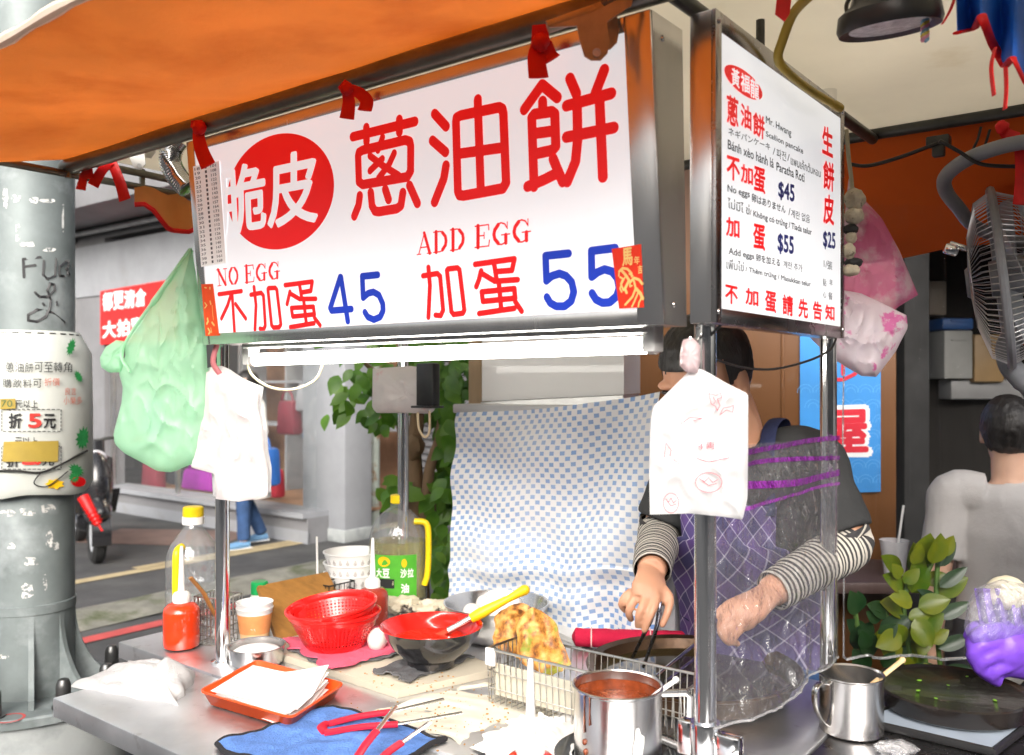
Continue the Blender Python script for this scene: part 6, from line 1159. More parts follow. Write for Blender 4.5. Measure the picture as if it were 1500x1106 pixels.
b = MB(); b.box(W(1408, 362, 1.93), (.05, .012, .012), rotm(0, 22, -20), .003); b.box(W(1393, 366, 1.93), (.03, .02, .022), rotm(0, 22, -20), .005); obj('switch', b, chrome, fan)

# ------------------------------------------------------------------ potted plant on the right
zl = leafmat('glossy_leaf', (.05, .115, .004), (.22, .22, .01), 8); zd = leafmat('dark_leaf', (.008, .035, .01), (.03, .07, .02), 8)
PDp = 2.12; pb0 = W(1350, 1060, PDp); pot = thing('potted_plant', 'potted plant with rounded yellow green leaves and dark fronds behind the griddle', 'plant', Vector((pb0.x, pb0.y + .1, 0)))
b = MB(); cpt = Vector((pb0.x, pb0.y + .1, 0)); zt_ = .72; b.lathe([(0, 0), (.12, 0), (.15, zt_ * .95), (.16, zt_), (.145, zt_), (.14, zt_ - .03), (0, zt_ - .03)], cpt, 32); obj('pot', b, M('brown_pot', (.10, .06, .05), .5, 0, .2, 8, .1, 30), pot)
b = MB(); rp = random.Random(5); tops = [[(1340, 1000), (1330, 940), (1325, 880), (1345, 800)], [(1360, 1000), (1352, 930), (1352, 860), (1372, 810)], [(1310, 1000), (1300, 930), (1298, 880)], [(1380, 1000), (1372, 920), (1372, 850), (1376, 800)], [(1270, 1000), (1258, 930), (1250, 880)]]
sb = MB()
for s in tops: sb.tube(crv([W(x, y, PDp + .02) for x, y in s]), .006, 8)
obj('stem', sb, M('plant_stem', (.06, .12, .02), .5, 0, .2, 20, 0), pot)
def oval(mb, p, d, n, L, wd, m): 
    d = Vector(d).normalized(); s_ = d.cross(Vector(n)).normalized(); nn = s_.cross(d); vs = []
    for q in range(9):
        t_ = q / 8; w_ = wd * math.sin(math.pi * t_ ** .8) ** .8
        for e in (-1, -.5, 0, .5, 1): vs.append(p + d * t_ * L + s_ * w_ * L * e + nn * (.22 * L * w_ * abs(e) - .10 * L * t_ * t_))
    mb.add(vs, [(5 * k + a, 5 * k + a + 1, 5 * k + a + 6, 5 * k + a + 5) for k in range(8) for a in range(4)], m)
for (x, y, ang, L, m) in ((1338, 838, 100, .085, 0), (1350, 828, 85, .09, 0), (1366, 826, 70, .085, 0), (1322, 862, 150, .075, 0), (1335, 868, 55, .08, 0), (1320, 840, 130, .08, 0), (1370, 868, 30, .09, 0), (1328, 895, 160, .09, 0), (1340, 905, 300, .08, 0), (1345, 890, 20, .08, 0), (1320, 930, 195, .08, 0), (1342, 935, 250, .085, 0), (1330, 950, 120, .09, 0), (1342, 975, 280, .08, 0), (1325, 985, 100, .09, 0), (1308, 960, 130, .08, 0), (1345, 925, 40, .08, 0), (1300, 900, 150, .07, 1), (1290, 930, 40, .09, 1), (1280, 960, 120, .09, 1), (1300, 980, 60, .08, 1), (1265, 930, 140, .07, 1), (1255, 900, 100, .07, 1), (1250, 950, 60, .09, 1), (1270, 985, 120, .08, 1)):
    a = R(ang)
    for dx_, dy_, sc_ in ((0, 0, 1), (rp.uniform(-16, 16), rp.uniform(-16, 16), rp.uniform(.6, .85))): oval(b, W(x + dx_, y + dy_, PDp + rp.uniform(-.05, .05)), (math.cos(a) + rp.uniform(-.2, .2), -.35, math.sin(a)), (rp.uniform(-.3, .3), -1, rp.uniform(.1, .6)), L * .92 * sc_, .34, m)
for (x, y, ang, L) in ((1378, 985, 10, .08), (1374, 950, 25, .085), (1373, 930, 160, .06), (1374, 905, 30, .085), (1374, 880, 150, .06), (1376, 860, 40, .08), (1376, 985, 160, .07), (1376, 830, 60, .07)):
    a = R(ang); oval(b, W(x, y, PDp), (math.cos(a), -.2, math.sin(a)), (0, -1, .4), L, .2, 1)
obj('foliage', b, [zl, zd], pot, ang=80)

# ------------------------------------------------------------------ clear plastic sheets
filmA = film('clear_sheet', (.92, .92, .95), .24, .05, .05, .9, 30, fr=.6); filmV = film('clear_curtain', (.97, .97, .98), .006, .004, .04, .5, 5, stretch=(2.4, 2.4, .5), fr=.22); filmP = film('purple_film', (.75, .45, .82), .35, .42, .12, .9, 30, hcol=(.6, .04, .75))
PF = onplane(C(.032, 0, 0), UX)
top2 = [(1045, 655), (1130, 648), (1228, 640)]; bot2 = [(1046, 1068), (1075, 1048), (1110, 1025), (1150, 1000), (1190, 978), (1228, 962)]
def shf(i, j):
    a, e = pe(top2, i), pe(bot2, i); p = PF(lerp(a[0], e[0], j), lerp(a[1], e[1], j)); k = math.sin(math.pi * i)
    cr_ = (1 - abs(N3((p.x, p.y, p.z), 13, 3))) ** 4 * .5 + (1 - abs(N3((p.x, p.y, p.z), 27, 5))) ** 5 * .35
    return p + UX * (cr_ * .012 * k * (.25 + j) + .012 * k * (N3((i * 3, j * 3, 0), 1.2) + .5 * math.sin(j * 30 + i * 5) * (1 - j) ** 2) + .022 * k * j * N3((i * 4, j * 5, 4), 1.5) + .03 * k * j)
t = thing('plastic_sheet', 'wrinkled clear plastic sheet with purple edge stretched between the two right posts', 'plastic sheet', PF(1140, 1060)); b = MB(); b.sheet(shf, 150, 170); obj('sheet', b, filmA, t)
b = MB()
for j0, jw in ((.004, .022), (.075, .018), (.145, .028), (.215, .014)): b.sheet(lambda i, j: shf(i, j0 + j * jw + .012 * math.sin(i * 5 + j0 * 30)) + UX * .003, 60, 4); obj('purple_strip', b, filmP, t)  # purple bands; bright magenta is coloured in for highlights on the sheet
b = MB(); b.tube([shf(k / 60, 1.0) for k in range(61)], .002, 6); obj('lower_edge', b, film('sheet_edge', (.9, .9, .9), .3, .25, .1, .3, 30), t)
PV2 = onplane(C(0, 1.32, 0), -VX)
def cur(i, j):
    x = lerp(1236, 1640, i); y = lerp(300, 962, j); 
    if i < .12 and j > .9: pass
    p = PV2(x, y); return p - VX * (.016 * math.sin(i * 34 + 1.4 * math.sin(i * 9) + j * 2 * math.sin(i * 6)) * (.4 + .6 * j) + .012 * N3((i * 6, j * 2, 0), 1.4) + .010 * max(0, math.sin(i * 57 + 3 * N3((i * 3, j * 3, 5)))) ** 6)
t = thing('plastic_curtain', 'hanging clear plastic curtain with soft vertical folds at the right side of the stall', 'plastic curtain', PV2(1440, 962)); b = MB(); b.sheet(cur, 120, 40); obj('sheet', b, filmV, t); b = MB(); b.tube([cur(k / 80, 1.0) for k in range(81)], .0035, 6); b.tube([cur(.0, k / 30) for k in range(31)], .002, 6); obj('hem', b, film('curtain_hem', (.9, .9, .9), .5, .3, .08, .3, 30), t)
# ------------------------------------------------------------------ people
skin = M('skin', (.56, .29, .18), .48, 0, .05, 14, .12, 220, sss=.12); skinp = M('skin_lighter', (.62, .38, .27), .45, 0, .06, 20, .08, 160, sss=.15)
hairm = M('black_hair', (.012, .010, .009), .45, 0, .3, 60, .6, 160, stretch=(1, 1, .2)); eyem = M('eye', (.02, .015, .012), .15, 0, .1, 9, 0)
teem = M('charcoal_cotton', (.028, .029, .030), .85, 0, .15, 8, .3, 150); jeanm = M('blue_denim', (.03, .07, .17), .85, 0, .2, 14, .4, 220)
def limb(mb, pts, rs, n=14, flat=1, up=None):
    mb.tube(crv(pts, 5), [lerp(rs[int(k)], rs[min(int(k) + 1, len(rs) - 1)], k - int(k)) for k in [i / 5 for i in range((len(pts) - 1) * 5 + 1)]], n, flat=flat, up=up)
def ends(mb, p, r): mb.ell(p, (r, r, r), None, 12, 8)
def head_shape(mb, c, hf, s=1.0):
    hf = Vector(hf).normalized(); side = ZX.cross(hf).normalized(); up = hf.cross(side).normalized(); H = Matrix((hf, side, up)).transposed(); q = lambda x, y, z: c + H @ (Vector((x, y, z)) * s)
    mb.ell(q(-.008, 0, .022), (.098 * s, .076 * s, .098 * s), H, 28, 18); mb.ell(q(.012, 0, -.045), (.078 * s, .060 * s, .075 * s), H, 24, 14); mb.ell(q(.060, 0, -.092), (.026 * s, .030 * s, .024 * s), H, 14, 10)
    mb.ell(q(.098, 0, -.022), (.020 * s, .014 * s, .026 * s), H, 12, 8); mb.ell(q(.086, 0, .008), (.018 * s, .010 * s, .03 * s), H, 12, 8)
    for y in (-1, 1):
        mb.ell(q(.074, .032 * y, .022), (.02 * s, .026 * s, .010 * s), H, 12, 8); mb.ell(q(.062, .042 * y, -.025), (.028 * s, .022 * s, .02 * s), H, 12, 8); mb.ell(q(-.006, .078 * y, -.006), (.020 * s, .010 * s, .034 * s), H, 14, 10); mb.ell(q(.002, .083 * y, -.028), (.010 * s, .007 * s, .012 * s), H, 10, 8)
    for z in (-.060, -.070): mb.ell(q(.082, 0, z), (.012 * s, .026 * s, .0065 * s), H, 12, 8)
    return H, q
def hair_shape(c, H, q, s, low=-.02, thick=1.09):
    b = MB(); b.ell(q(-.012, 0, .028), (.105 * s * thick / 1.06, .082 * s * thick / 1.06, .104 * s * thick / 1.06), H, 110, 60, disp=lambda p: .03 * N3(p, 5) + .02 * N3(p, 14))
    keep = MB(); inv = H.transposed(); ok = []
    for v in b.v: l = inv @ (v - c) / s; ok.append(l.z > (.052 if l.x > .035 else (.0 if l.x > .0 else (low if l.x > -.045 else low - .045))) + .008 * N3(l, 60))
    fs = [f for f, mm in zip(b.f, b.m) if all(ok[i] for i in f)]; keep.add(b.v, fs); used = sorted({i for f in fs for i in f}); mp = {o: n for n, o in enumerate(used)}; r = MB(); r.add([b.v[i] for i in used], [tuple(mp[i] for i in f) for f in fs]); return r
def torso(mb, pel, chest, neck, f, ws, fl=.62, n=24):
    P = [pel - ZX * .10, pel, lerp(pel, chest, .45), chest, lerp(chest, neck, .62), lerp(chest, neck, .88)]
    limb(mb, P, ws, n, fl, f); ends(mb, P[0], ws[0] * .62); ends(mb, P[-1], ws[-1] * .55)
def hand_tubes(mb, fingers, rs=(.0092, .0085, .0075, .006)):
    for fg in fingers:
        limb(mb, fg, [rs[min(k, 3)] for k in range(len(fg))], 10); ends(mb, fg[-1], rs[min(len(fg) - 1, 3)])

# --- the vendor
f = -VX; Lr = Vector((.80, -.60, 0)); Ls, Rs_ = W(1186, 676, 1.86), W(1006, 674, 2.05); shm = (Ls + Rs_) / 2
chest = shm - ZX * .13 - f * .02; neck = shm + ZX * .07 + f * .05; pel = Vector((shm.x, shm.y, .93)) - f * .13 - Lr * .03; HC = W(1034, 556, 1.84); hf = Vector((-.66, -.62, -.40))
Le, Lw = W(1240, 800, 1.80), W(1128, 868, 1.66); Re, Rw = W(966, 784, 2.04), W(954, 838, 1.80)
vend = thing('person', 'vendor in dark T-shirt, purple plaid apron and striped sleeves bending over the pan with tongs', 'person', Vector((pel.x, pel.y, 0)))
b = MB(); H, q = head_shape(b, HC, hf, 1.03)
limb(b, [lerp(chest, neck, .6), neck, lerp(neck, HC, .55) - hf.normalized() * .02, HC - hf.normalized() * .03 - ZX * .01], [.062, .056, .054, .056], 16)
torso(b, pel, chest, neck, f, [.145, .142, .138, .162, .148, .09])
for sh, el, wr in ((Ls, Le, Lw), (Rs_, Re, Rw)):
    limb(b, [shm + (sh - shm) * .55, sh, lerp(sh, el, .5), el, lerp(el, wr, .45), wr], [.055, .056, .048, .041, .040, .028], 14); ends(b, sh, .056)
for s in (-1, 1):
    hp = pel - ZX * .06 + Lr * .085 * s; kn = Vector((hp.x, hp.y, .48)) + f * .02; an = Vector((hp.x, hp.y, .08)) - f * .02; limb(b, [hp, lerp(hp, kn, .5), kn, lerp(kn, an, .4), an], [.088, .08, .058, .056, .04], 14); limb(b, [an - f * .04 - ZX * .03, an + f * .08 - ZX * .045, an + f * .19 - ZX * .055], [.035, .038, .03], 12, .8)
# right hand holding the tongs: wrist, palm, four fingers and a thumb
hd = 1.745; hw = lambda x, y, d=0.0: W(x, y, hd + d)
limb(b, [Rw, hw(954, 850, .025), hw(953, 864, .008), hw(951, 880, -.004)], [.028, .033, .041, .036], 18, .5, (0, -1, 0)); ends(b, hw(952, 872, .004), .026)
hand_tubes(b, [[hw(964, 868, .0), hw(959, 886, -.024), hw(951, 904, -.032), hw(944, 923, -.028)], [hw(949, 870, -.002), hw(942, 887, -.024), hw(936, 901, -.026), hw(934, 916, -.014)], [hw(936, 870, .004), hw(926, 884, -.010), hw(921, 897, -.008), hw(924, 907, .008)], [hw(926, 866, .014), hw(915, 876, .006), hw(911, 886, .010), hw(916, 894, .022)],
    [hw(970, 860, .012), hw(981, 876, -.002), hw(978, 896, -.014), hw(970, 915, -.018)]], (.0094, .0088, .0080, .0066))
# left hand reaching over the pan behind the plastic
ld = 1.60; lw_ = lambda x, y, d=0.0: W(x, y, ld + d)
limb(b, [Lw, lw_(1112, 880, .03), lw_(1095, 892, .012), lw_(1084, 902, .0)], [.029, .033, .040, .036], 16, .6, (0, 0, 1)); ends(b, lw_(1088, 900), .03)
hand_tubes(b, [[lw_(1088, 886), lw_(1066, 898, -.01), lw_(1056, 914, -.012), lw_(1056, 926, -.006)], [lw_(1084, 896, -.008), lw_(1064, 908, -.018), lw_(1056, 924, -.018), lw_(1060, 934, -.01)], [lw_(1086, 906, -.012), lw_(1068, 920, -.02), lw_(1062, 934, -.018), lw_(1068, 942, -.01)], [lw_(1092, 914, -.012), lw_(1078, 928, -.018), lw_(1074, 938, -.014), lw_(1080, 943, -.006)], [lw_(1092, 880, .012), lw_(1074, 882, .01), lw_(1060, 890, .0), lw_(1050, 900, -.004)]])
body = remesh(b, .0034, 2); obj('body', body, skin, vend, ang=80)
obj('hair', hair_shape(HC, H, q, 1.03), hairm, vend, ang=80)
for y in (-1, 1): b = MB(); b.ell(q(.087, .033 * y, .012), (.008, .012, .005), H, 12, 8); obj('eye', b, eyem, vend)
def tee(parent, pel, chest, neck, f, shm, sleeves, mat, ws, hem=.0, fl=.66):
    b = MB(); torso(b, pel, chest, neck, f, ws, fl)
    for sh, el, k in sleeves: limb(b, [shm + (sh - shm) * .5, sh + ZX * .004, lerp(sh, el, k * .5), lerp(sh, el, k)], [.07, .068, .066, .066], 16)
    r = remesh(b, .007, 4)
    for v in r.v: n_ = N3(v, 14) * .005 + N3(v, 32) * .002; v.x += n_ * .7; v.y -= n_; v.z += n_ * .2
    return obj('shirt', r, mat, parent, ang=80)
tee(vend, pel, chest, neck, f, shm, ((Ls, Le, .86), (Rs_, Re, .82)), teem, [.158, .156, .152, .176, .164, .098])
m, t_, out = base_nodes('striped_sleeve'); p_ = nd(t_, 'ShaderNodeBsdfPrincipled', Roughness=.85); tc = nd(t_, 'ShaderNodeTexCoord'); sp = nd(t_, 'ShaderNodeSeparateXYZ'); t_.links.new(tc.outputs['UV'], sp.inputs[0])
st = mt('LESS_THAN', mt('FRACT', mt('MULTIPLY', sp.outputs[1], 88.0, t_), None, t_), .48, t_); mxc = nd(t_, 'ShaderNodeMix', data_type='RGBA'); t_.links.new(st, mxc.inputs[0]); mxc.inputs[6].default_value = (.50, .47, .41, 1); mxc.inputs[7].default_value = (.035, .034, .036, 1); t_.links.new(mxc.outputs[2], p_.inputs['Base Color']); t_.links.new(p_.outputs[0], out.inputs[0]); sleevem = m
for sh, el, wr in ((Ls, Le, Lw), (Rs_, Re, Rw)):
    b = MB(); pts = crv([lerp(sh, el, .86), el, lerp(el, wr, .5), lerp(el, wr, .97)], 14); b.tube([p + Vector((N3(p, 20), 0, N3(p, 20, 2))) * .003 for p in pts], [lerp(.056, .037, k / len(pts)) + .0012 * math.sin(k * 1.9) for k in range(len(pts))], 24, cap=False); obj('sleeve', b, sleevem, vend)
# plaid apron
m, t_, out = base_nodes('purple_plaid'); p_ = nd(t_, 'ShaderNodeBsdfPrincipled', Roughness=.8); tc = nd(t_, 'ShaderNodeTexCoord'); sp = nd(t_, 'ShaderNodeSeparateXYZ'); t_.links.new(tc.outputs['UV'], sp.inputs[0]); u_, v_ = sp.outputs[0], sp.outputs[1]
def ln_(a, fq, w): return mt('LESS_THAN', mt('FRACT', mt('MULTIPLY', a, fq, t_), None, t_), w, t_)
d1 = mt('ADD', u_, v_, t_); d2 = mt('SUBTRACT', u_, v_, t_); wl = mt('MULTIPLY', mt('ADD', ln_(d1, 7.0, .09), ln_(d2, 7.0, .09), t_), .5, t_); bl_ = mt('MULTIPLY', mt('ADD', ln_(d1, 3.5, .5), ln_(d2, 3.5, .5), t_), .5, t_)
mA = nd(t_, 'ShaderNodeMix', data_type='RGBA'); t_.links.new(bl_, mA.inputs[0]); mA.inputs[6].default_value = (.10, .055, .21, 1); mA.inputs[7].default_value = (.045, .04, .13, 1); mB = nd(t_, 'ShaderNodeMix', data_type='RGBA'); t_.links.new(wl, mB.inputs[0]); t_.links.new(mA.outputs[2], mB.inputs[6]); mB.inputs[7].default_value = (.52, .48, .62, 1)
t_.links.new(mB.outputs[2], p_.inputs['Base Color']); nb = noise_node(t_, 150, 3); bmp = nd(t_, 'ShaderNodeBump', Strength=.3, Distance=.002); t_.links.new(nb.outputs[0], bmp.inputs['Height']); t_.links.new(bmp.outputs[0], p_.inputs['Normal']); t_.links.new(p_.outputs[0], out.inputs[0]); plaid = m
def apr(i, j):
    z0 = chest + ZX * .05; z1 = Vector((pel.x, pel.y, .50)); c_ = lerp(z0, chest - ZX * .04, min(1, j * 5)) if j < .2 else (lerp(chest - ZX * .04, pel, (j - .2) / .4) if j < .6 else lerp(pel, z1, (j - .6) / .4))
    hwid = (.6 if j < .2 else lerp(.75, 1.5, min(1, (j - .2) / .25))); a = (i - .5) * 2 * hwid; r = lerp(.19, .172, min(1, j * 2)) + .008 * N3((i * 4, j * 4, 0)) + .01 * math.sin(i * 22) * j
    return c_ + f * (r * .74 * math.cos(a)) + Lr * (r * math.sin(a))
b = MB(); b.sheet(apr, 50, 60, .002, uvs=(1, 1.5)); obj('apron', b, plaid, vend)
strapm = M('navy_strap', (.012, .018, .06), .8, 0, .15, 30, .3, 200)
for s, sh in ((1, Ls), (-1, Rs_)):
    b = MB(); a0 = apr(.5 + .42 * s, 0); m0 = lerp(shm, sh, .52) + ZX * .078 + f * .035; b.tube(crv([a0 - ZX * .02, lerp(a0, m0, .6) + f * .02, m0, m0 - f * .07 - ZX * .01, chest - f * .14 + Lr * s * .03], 8), .017, 10, flat=.16, up=f); obj('strap', b, strapm, vend)
b = MB(); b.tube(crv([Vector((pel.x, pel.y, .95)) + (f * .122 * math.cos(a) + Lr * .165 * math.sin(a)) for a in [k * math.pi / 12 for k in range(25)]], 1), .014, 8, flat=.3, up=ZX); obj('waist_tie', b, strapm, vend)
def trousers(parent, pel, f, Lr, mat, zlow=.09, s=1.0, spread=.085, legs=None):
    b = MB()
    for k in (-1, 1):
        hp = pel - ZX * .05 + Lr * spread * k; kn = Vector((hp.x, hp.y, .48 * s)) + f * .02; an = Vector((hp.x, hp.y, zlow)) - f * .02
        if legs: kn, an = legs[k]
        limb(b, [hp, lerp(hp, kn, .5), kn, lerp(kn, an, .5), an], [.102, .09, .07, .062, .058], 14)
    limb(b, [pel - ZX * .07, pel + ZX * .02], [.148, .15], 20, .68, f); r = remesh(b, .012, 3); return obj('trousers', r, mat, parent, ang=80)
trousers(vend, pel, f, Lr, jeanm)
# tongs in his hand
t = thing('tongs', 'slim dark steel tongs held by the vendor over the frying pan', 'tongs', W(930, 968, 1.80)); tm = M('dark_tong_steel', (.22, .22, .26), .28, 1, .15, 20, .05, 60)
for pl in ([(966, 868, 1.742), (955, 905, 1.722), (945, 925, 1.738), (925, 966, 1.80)], [(966, 868, 1.742), (966, 895, 1.728), (958, 932, 1.738), (942, 978, 1.79)]): b = MB(); b.tube(crv([W(*p) for p in pl], 8), [.0042] * 18 + [.0034] * 7, 8, flat=.45, up=(0, 1, 0)); obj('arm', b, tm, t)

# --- a plain standing figure, used for the other people
def standing(label, base, f, hgt, shirt_m, trouser_m, arms, hair=True, hf=None, long_shirt=0, cat='person', voxel=.008, skinm=skinp, legs=None, sit=0, hairlow=-.03):
    f = Vector(f).normalized(); Lr = Vector((-f.y, f.x, 0)); k = hgt / 1.70; base = Vector(base); P = lambda a, l, z: base + f * a * k + Lr * l * k + ZX * z * k
    t = thing('person', label, cat, base); pel, chest, neck, HC = P(0, 0, .93), P(.0, 0, 1.24), P(.015, 0, 1.43), P(.035, 0, 1.58); hf = hf or f; b = MB(); H, q = head_shape(b, HC, hf, k)
    limb(b, [lerp(chest, neck, .6), neck, HC - f * .015 * k], [.06 * k, .054 * k, .055 * k], 14); torso(b, pel, chest, neck, f, [x * k for x in (.155, .15, .14, .162, .145, .085)]); SH = {}
    for s in (-1, 1):
        sh = P(-.005, .172 * s, 1.365); SH[s] = sh; el, wr, tip = arms[s] if s in arms else (P(-.02, .22 * s, 1.08), P(.04, .23 * s, .84), P(.06, .22 * s, .68)); limb(b, [lerp(chest + ZX * .1, sh, .55), sh, lerp(sh, el, .5), el, lerp(el, wr, .5), wr], [.05 * k, .052 * k, .044 * k, .038 * k, .036 * k, .026 * k], 12); SH[s] = (sh, el, wr)
        dh = (tip - wr).normalized(); sd_ = dh.cross(f).normalized() if abs(dh.dot(f)) < .95 else Lr; limb(b, [wr, lerp(wr, tip, .3), lerp(wr, tip, .52)], [.026 * k, .036 * k, .033 * k], 12, .5, sd_.cross(dh))
        if (s in arms and len(arms[s]) > 2) or True:
            for n_ in range(4): o_ = sd_ * (n_ - 1.5) * .018 * k; limb(b, [lerp(wr, tip, .45) + o_ * .9, lerp(wr, tip, .72) + o_, lerp(wr, tip, 1.0 - abs(n_ - 1.3) * .05) + o_ * .9 + f * .012 * k], [.0088 * k, .0082 * k, .0068 * k], 8)
            limb(b, [lerp(wr, tip, .2) + f * .02 * k, lerp(wr, tip, .42) + f * .045 * k, lerp(wr, tip, .62) + f * .05 * k], [.011 * k, .0095 * k, .0075 * k], 8)
    lg = {}
    for s in (-1, 1):
        hp = pel - ZX * .06 * k + Lr * .085 * s * k; kn, an = legs[s] if legs else (P(.02, .09 * s, .49), P(-.015, .09 * s, .08)); lg[s] = (kn, an); limb(b, [hp, lerp(hp, kn, .5), kn, lerp(kn, an, .4), an], [.085 * k, .076 * k, .055 * k, .052 * k, .038 * k], 12); limb(b, [an - f * .03 - ZX * .03 * k, an + f * .08 * k - ZX * .045 * k, an + f * .16 * k - ZX * .055 * k], [.03 * k, .034 * k, .026 * k], 10, .8)
    obj('body', remesh(b, voxel, 4), skinm, t, ang=80)
    if hair: obj('hair', hair_shape(HC, H, q, k, hairlow, 1.12), hairm, t, ang=80)
    for y in (-1, 1): e = MB(); e.ell(q(.087, .033 * y, .012), (.008 * k, .012 * k, .005 * k), H, 10, 6); obj('eye', e, eyem, t)
    tee(t, pel, chest, neck, f, lerp(SH[1][0], SH[-1][0], .5), ((SH[1][0], SH[1][1], .75 if not long_shirt else 1.0), (SH[-1][0], SH[-1][1], .75 if not long_shirt else 1.0)), shirt_m, [x * k for x in (.176, .17, .158, .178, .16, .094)])
    if long_shirt:
        for s in (-1, 1): e = MB(); e.tube(crv([lerp(SH[s][0], SH[s][1], .85), SH[s][1], lerp(SH[s][1], SH[s][2], .96)], 8), [.055 * k] * 8 + [.045 * k] * 9, 14, cap=False); obj('sleeve', e, shirt_m, t)
        e = MB(); e.lathe([(.15 * k, 0), (.165 * k, -.1 * k), (.19 * k, -.35 * k), (.205 * k, -.5 * k), (.2 * k, -.5 * k), (.15 * k, -.1 * k)], pel + ZX * .05 * k, 36)
        for v in e.v: v.x += .012 * N3(v, 9); v.y += .012 * N3(v, 9, 2)
        obj('coat_skirt', e, shirt_m, t)
    trousers(t, pel, f, Lr, trouser_m, .09 * k, k, .085 * k, lg)
    for s in (-1, 1):
        kn, an = lg[s]; e = MB(); limb(e, [an - f * .05 * k - ZX * .035 * k, an + f * .07 * k - ZX * .045 * k, an + f * .19 * k - ZX * .055 * k], [.042 * k, .045 * k, .034 * k], 14, .85, ZX); sh = obj('shoe', e, shoem, t); e = MB(); e.tube(crv([an - f * .07 * k - ZX * .072 * k, an + f * .07 * k - ZX * .074 * k, an + f * .21 * k - ZX * .074 * k]), .044 * k, 10, flat=.16, up=ZX); obj('sole', e, whitep, t)
    return t, P
shoem = M('blue_suede', (.12, .25, .42), .7, 0, .15, 20, .2, 90)
# pedestrian across the street
c0 = gp(366, 800); pf = Vector((-.75, -.62, 0)).normalized(); Lp = Vector((-pf.y, pf.x, 0)); k = 1.60 / 1.7; Pp = lambda a, l, z: c0 + pf * a * k + Lp * l * k + ZX * z * k
coatm = M('cream_coat', (.72, .70, .66), .8, 0, .05, 8, .2, 60)
standing('pedestrian in a long white coat and blue jeans walking past the shop window', c0, pf, 1.60, coatm, jeanm, {1: (Pp(.0, .26, 1.1), Pp(.18, .2, 1.0), Pp(.33, .16, .98)), -1: (Pp(-.02, -.25, 1.08), Pp(.12, -.24, .92), Pp(.24, -.2, .86))}, long_shirt=1, voxel=.012, legs={1: (Pp(.10, .09, .49), Pp(.10, .09, .08)), -1: (Pp(.02, -.09, .49), Pp(-.16, -.09, .10))})
handbag(Pp(-.02, .34, .62), .28, .34, bm_['blue'], 'blue tote bag carried at the side of the walking pedestrian')
# person in a white shirt seen from behind through the curtain
c1 = W(1478, 980, 2.62); c1.z = 0; gsh = M('pale_grey_shirt', (.48, .46, .445), .85, 0, .06, 6, .3, 80); dkt = M('dark_trousers', (.03, .03, .035), .85, 0, .15, 9, .3, 90)
standing('person in a pale grey T-shirt turned away behind the clear curtain and plant', c1, (.35, .9, 0), 1.45, gsh, dkt, {}, voxel=.008, hairlow=-.06)
# person with purple gloves, mostly outside the frame
c3 = Vector((1.50, 1.98, 0)); gf = Vector((-.72, -.69, 0)).normalized(); GD_ = 1.62; gw = lambda x, y, d=0.0: W(x, y, GD_ + d)
gl = Vector((-gf.y, gf.x, 0)); Pg = lambda a, l, z: c3 + gf * a + gl * l + ZX * z
gp_, _ = standing('person at the right edge reaching in with a purple rubber glove', c3, gf, 1.62, M('plum_shirt', (.10, .03, .10), .85, 0, .15, 9, .3, 80), dkt, {-1: (Pg(.02, -.27, 1.06), gw(1545, 968, .04), gw(1450, 935)), 1: (Pg(.02, .27, 1.06), Pg(.2, .2, .98), Pg(.34, .14, .96))}, voxel=.008)
glovem = M('purple_nitrile', (.17, .06, .55), .38, 0, .08, 14, .3, 60); b = MB()
limb(b, [gw(1590, 975, .06), gw(1545, 968, .04), gw(1510, 962, .02), gw(1480, 950, .0), gw(1455, 945, -.005)], [.045, .040, .044, .052, .046], 18, .75, (0, -1, 0)); ends(b, gw(1468, 946, -.004), .046)
for fg in ([gw(1470, 922, -.02), gw(1440, 926, -.03), gw(1424, 942, -.026), gw(1430, 958, -.01)], [gw(1472, 938, -.025), gw(1440, 944, -.038), gw(1425, 960, -.032), gw(1434, 974, -.014)], [gw(1476, 955, -.025), gw(1448, 962, -.038), gw(1434, 976, -.03), gw(1444, 988, -.012)], [gw(1482, 972, -.02), gw(1460, 980, -.03), gw(1452, 990, -.022), gw(1460, 998, -.006)], [gw(1478, 922, .01), gw(1450, 918, .004), gw(1428, 920, .0), gw(1420, 932, -.004)]):
    limb(b, fg, [.0145, .0135, .0125, .011], 10); ends(b, fg[-1], .011)
r = remesh(b, .0045, 4)
for v in r.v: v += Vector((0, -1, 0)) * .0016 * N3(v, 60)
obj('glove', r, glovem, gp_, ang=80)
# wrapped bun held in the glove
t = thing('wrapped_food', 'pale bun and purple wrapper inside a clear bag held by the purple glove', 'food bag', gw(1462, 925)); b = MB(); b.ell(gw(1474, 868, .0), (.036, .03, .03), None, 24, 14, disp=lambda p: .06 * N3(p, 3)); obj('bun', b, M('pale_bun', (.62, .57, .42), .7, 0, .1, 14, .3, 60), t)
b = MB(); b.sheet(lambda i, j: gw(lerp(1432, 1500, i) + (j - .5) * 10, lerp(862, 925, j), -.012 + .012 * math.sin(i * 22) + .01 * N3((i * 5, j * 5, 0))), 30, 14, .001); obj('wrapper', b, M('purple_wrapper', (.20, .10, .52), .5, 0, .3, 22, .4, 60), t)
ol = [(1418, 880), (1432, 860), (1468, 848), (1510, 858), (1520, 900), (1500, 930), (1450, 940), (1422, 945), (1412, 920)]; obj('bag', bag(ol, 1.60, film('food_bag', (.95, .95, .97), .14, .16, .12, .9, 40), .045, 61, 60, 12, .008), film('food_bag_film', (.95, .95, .97), .14, .16, .12, .9, 40), t)

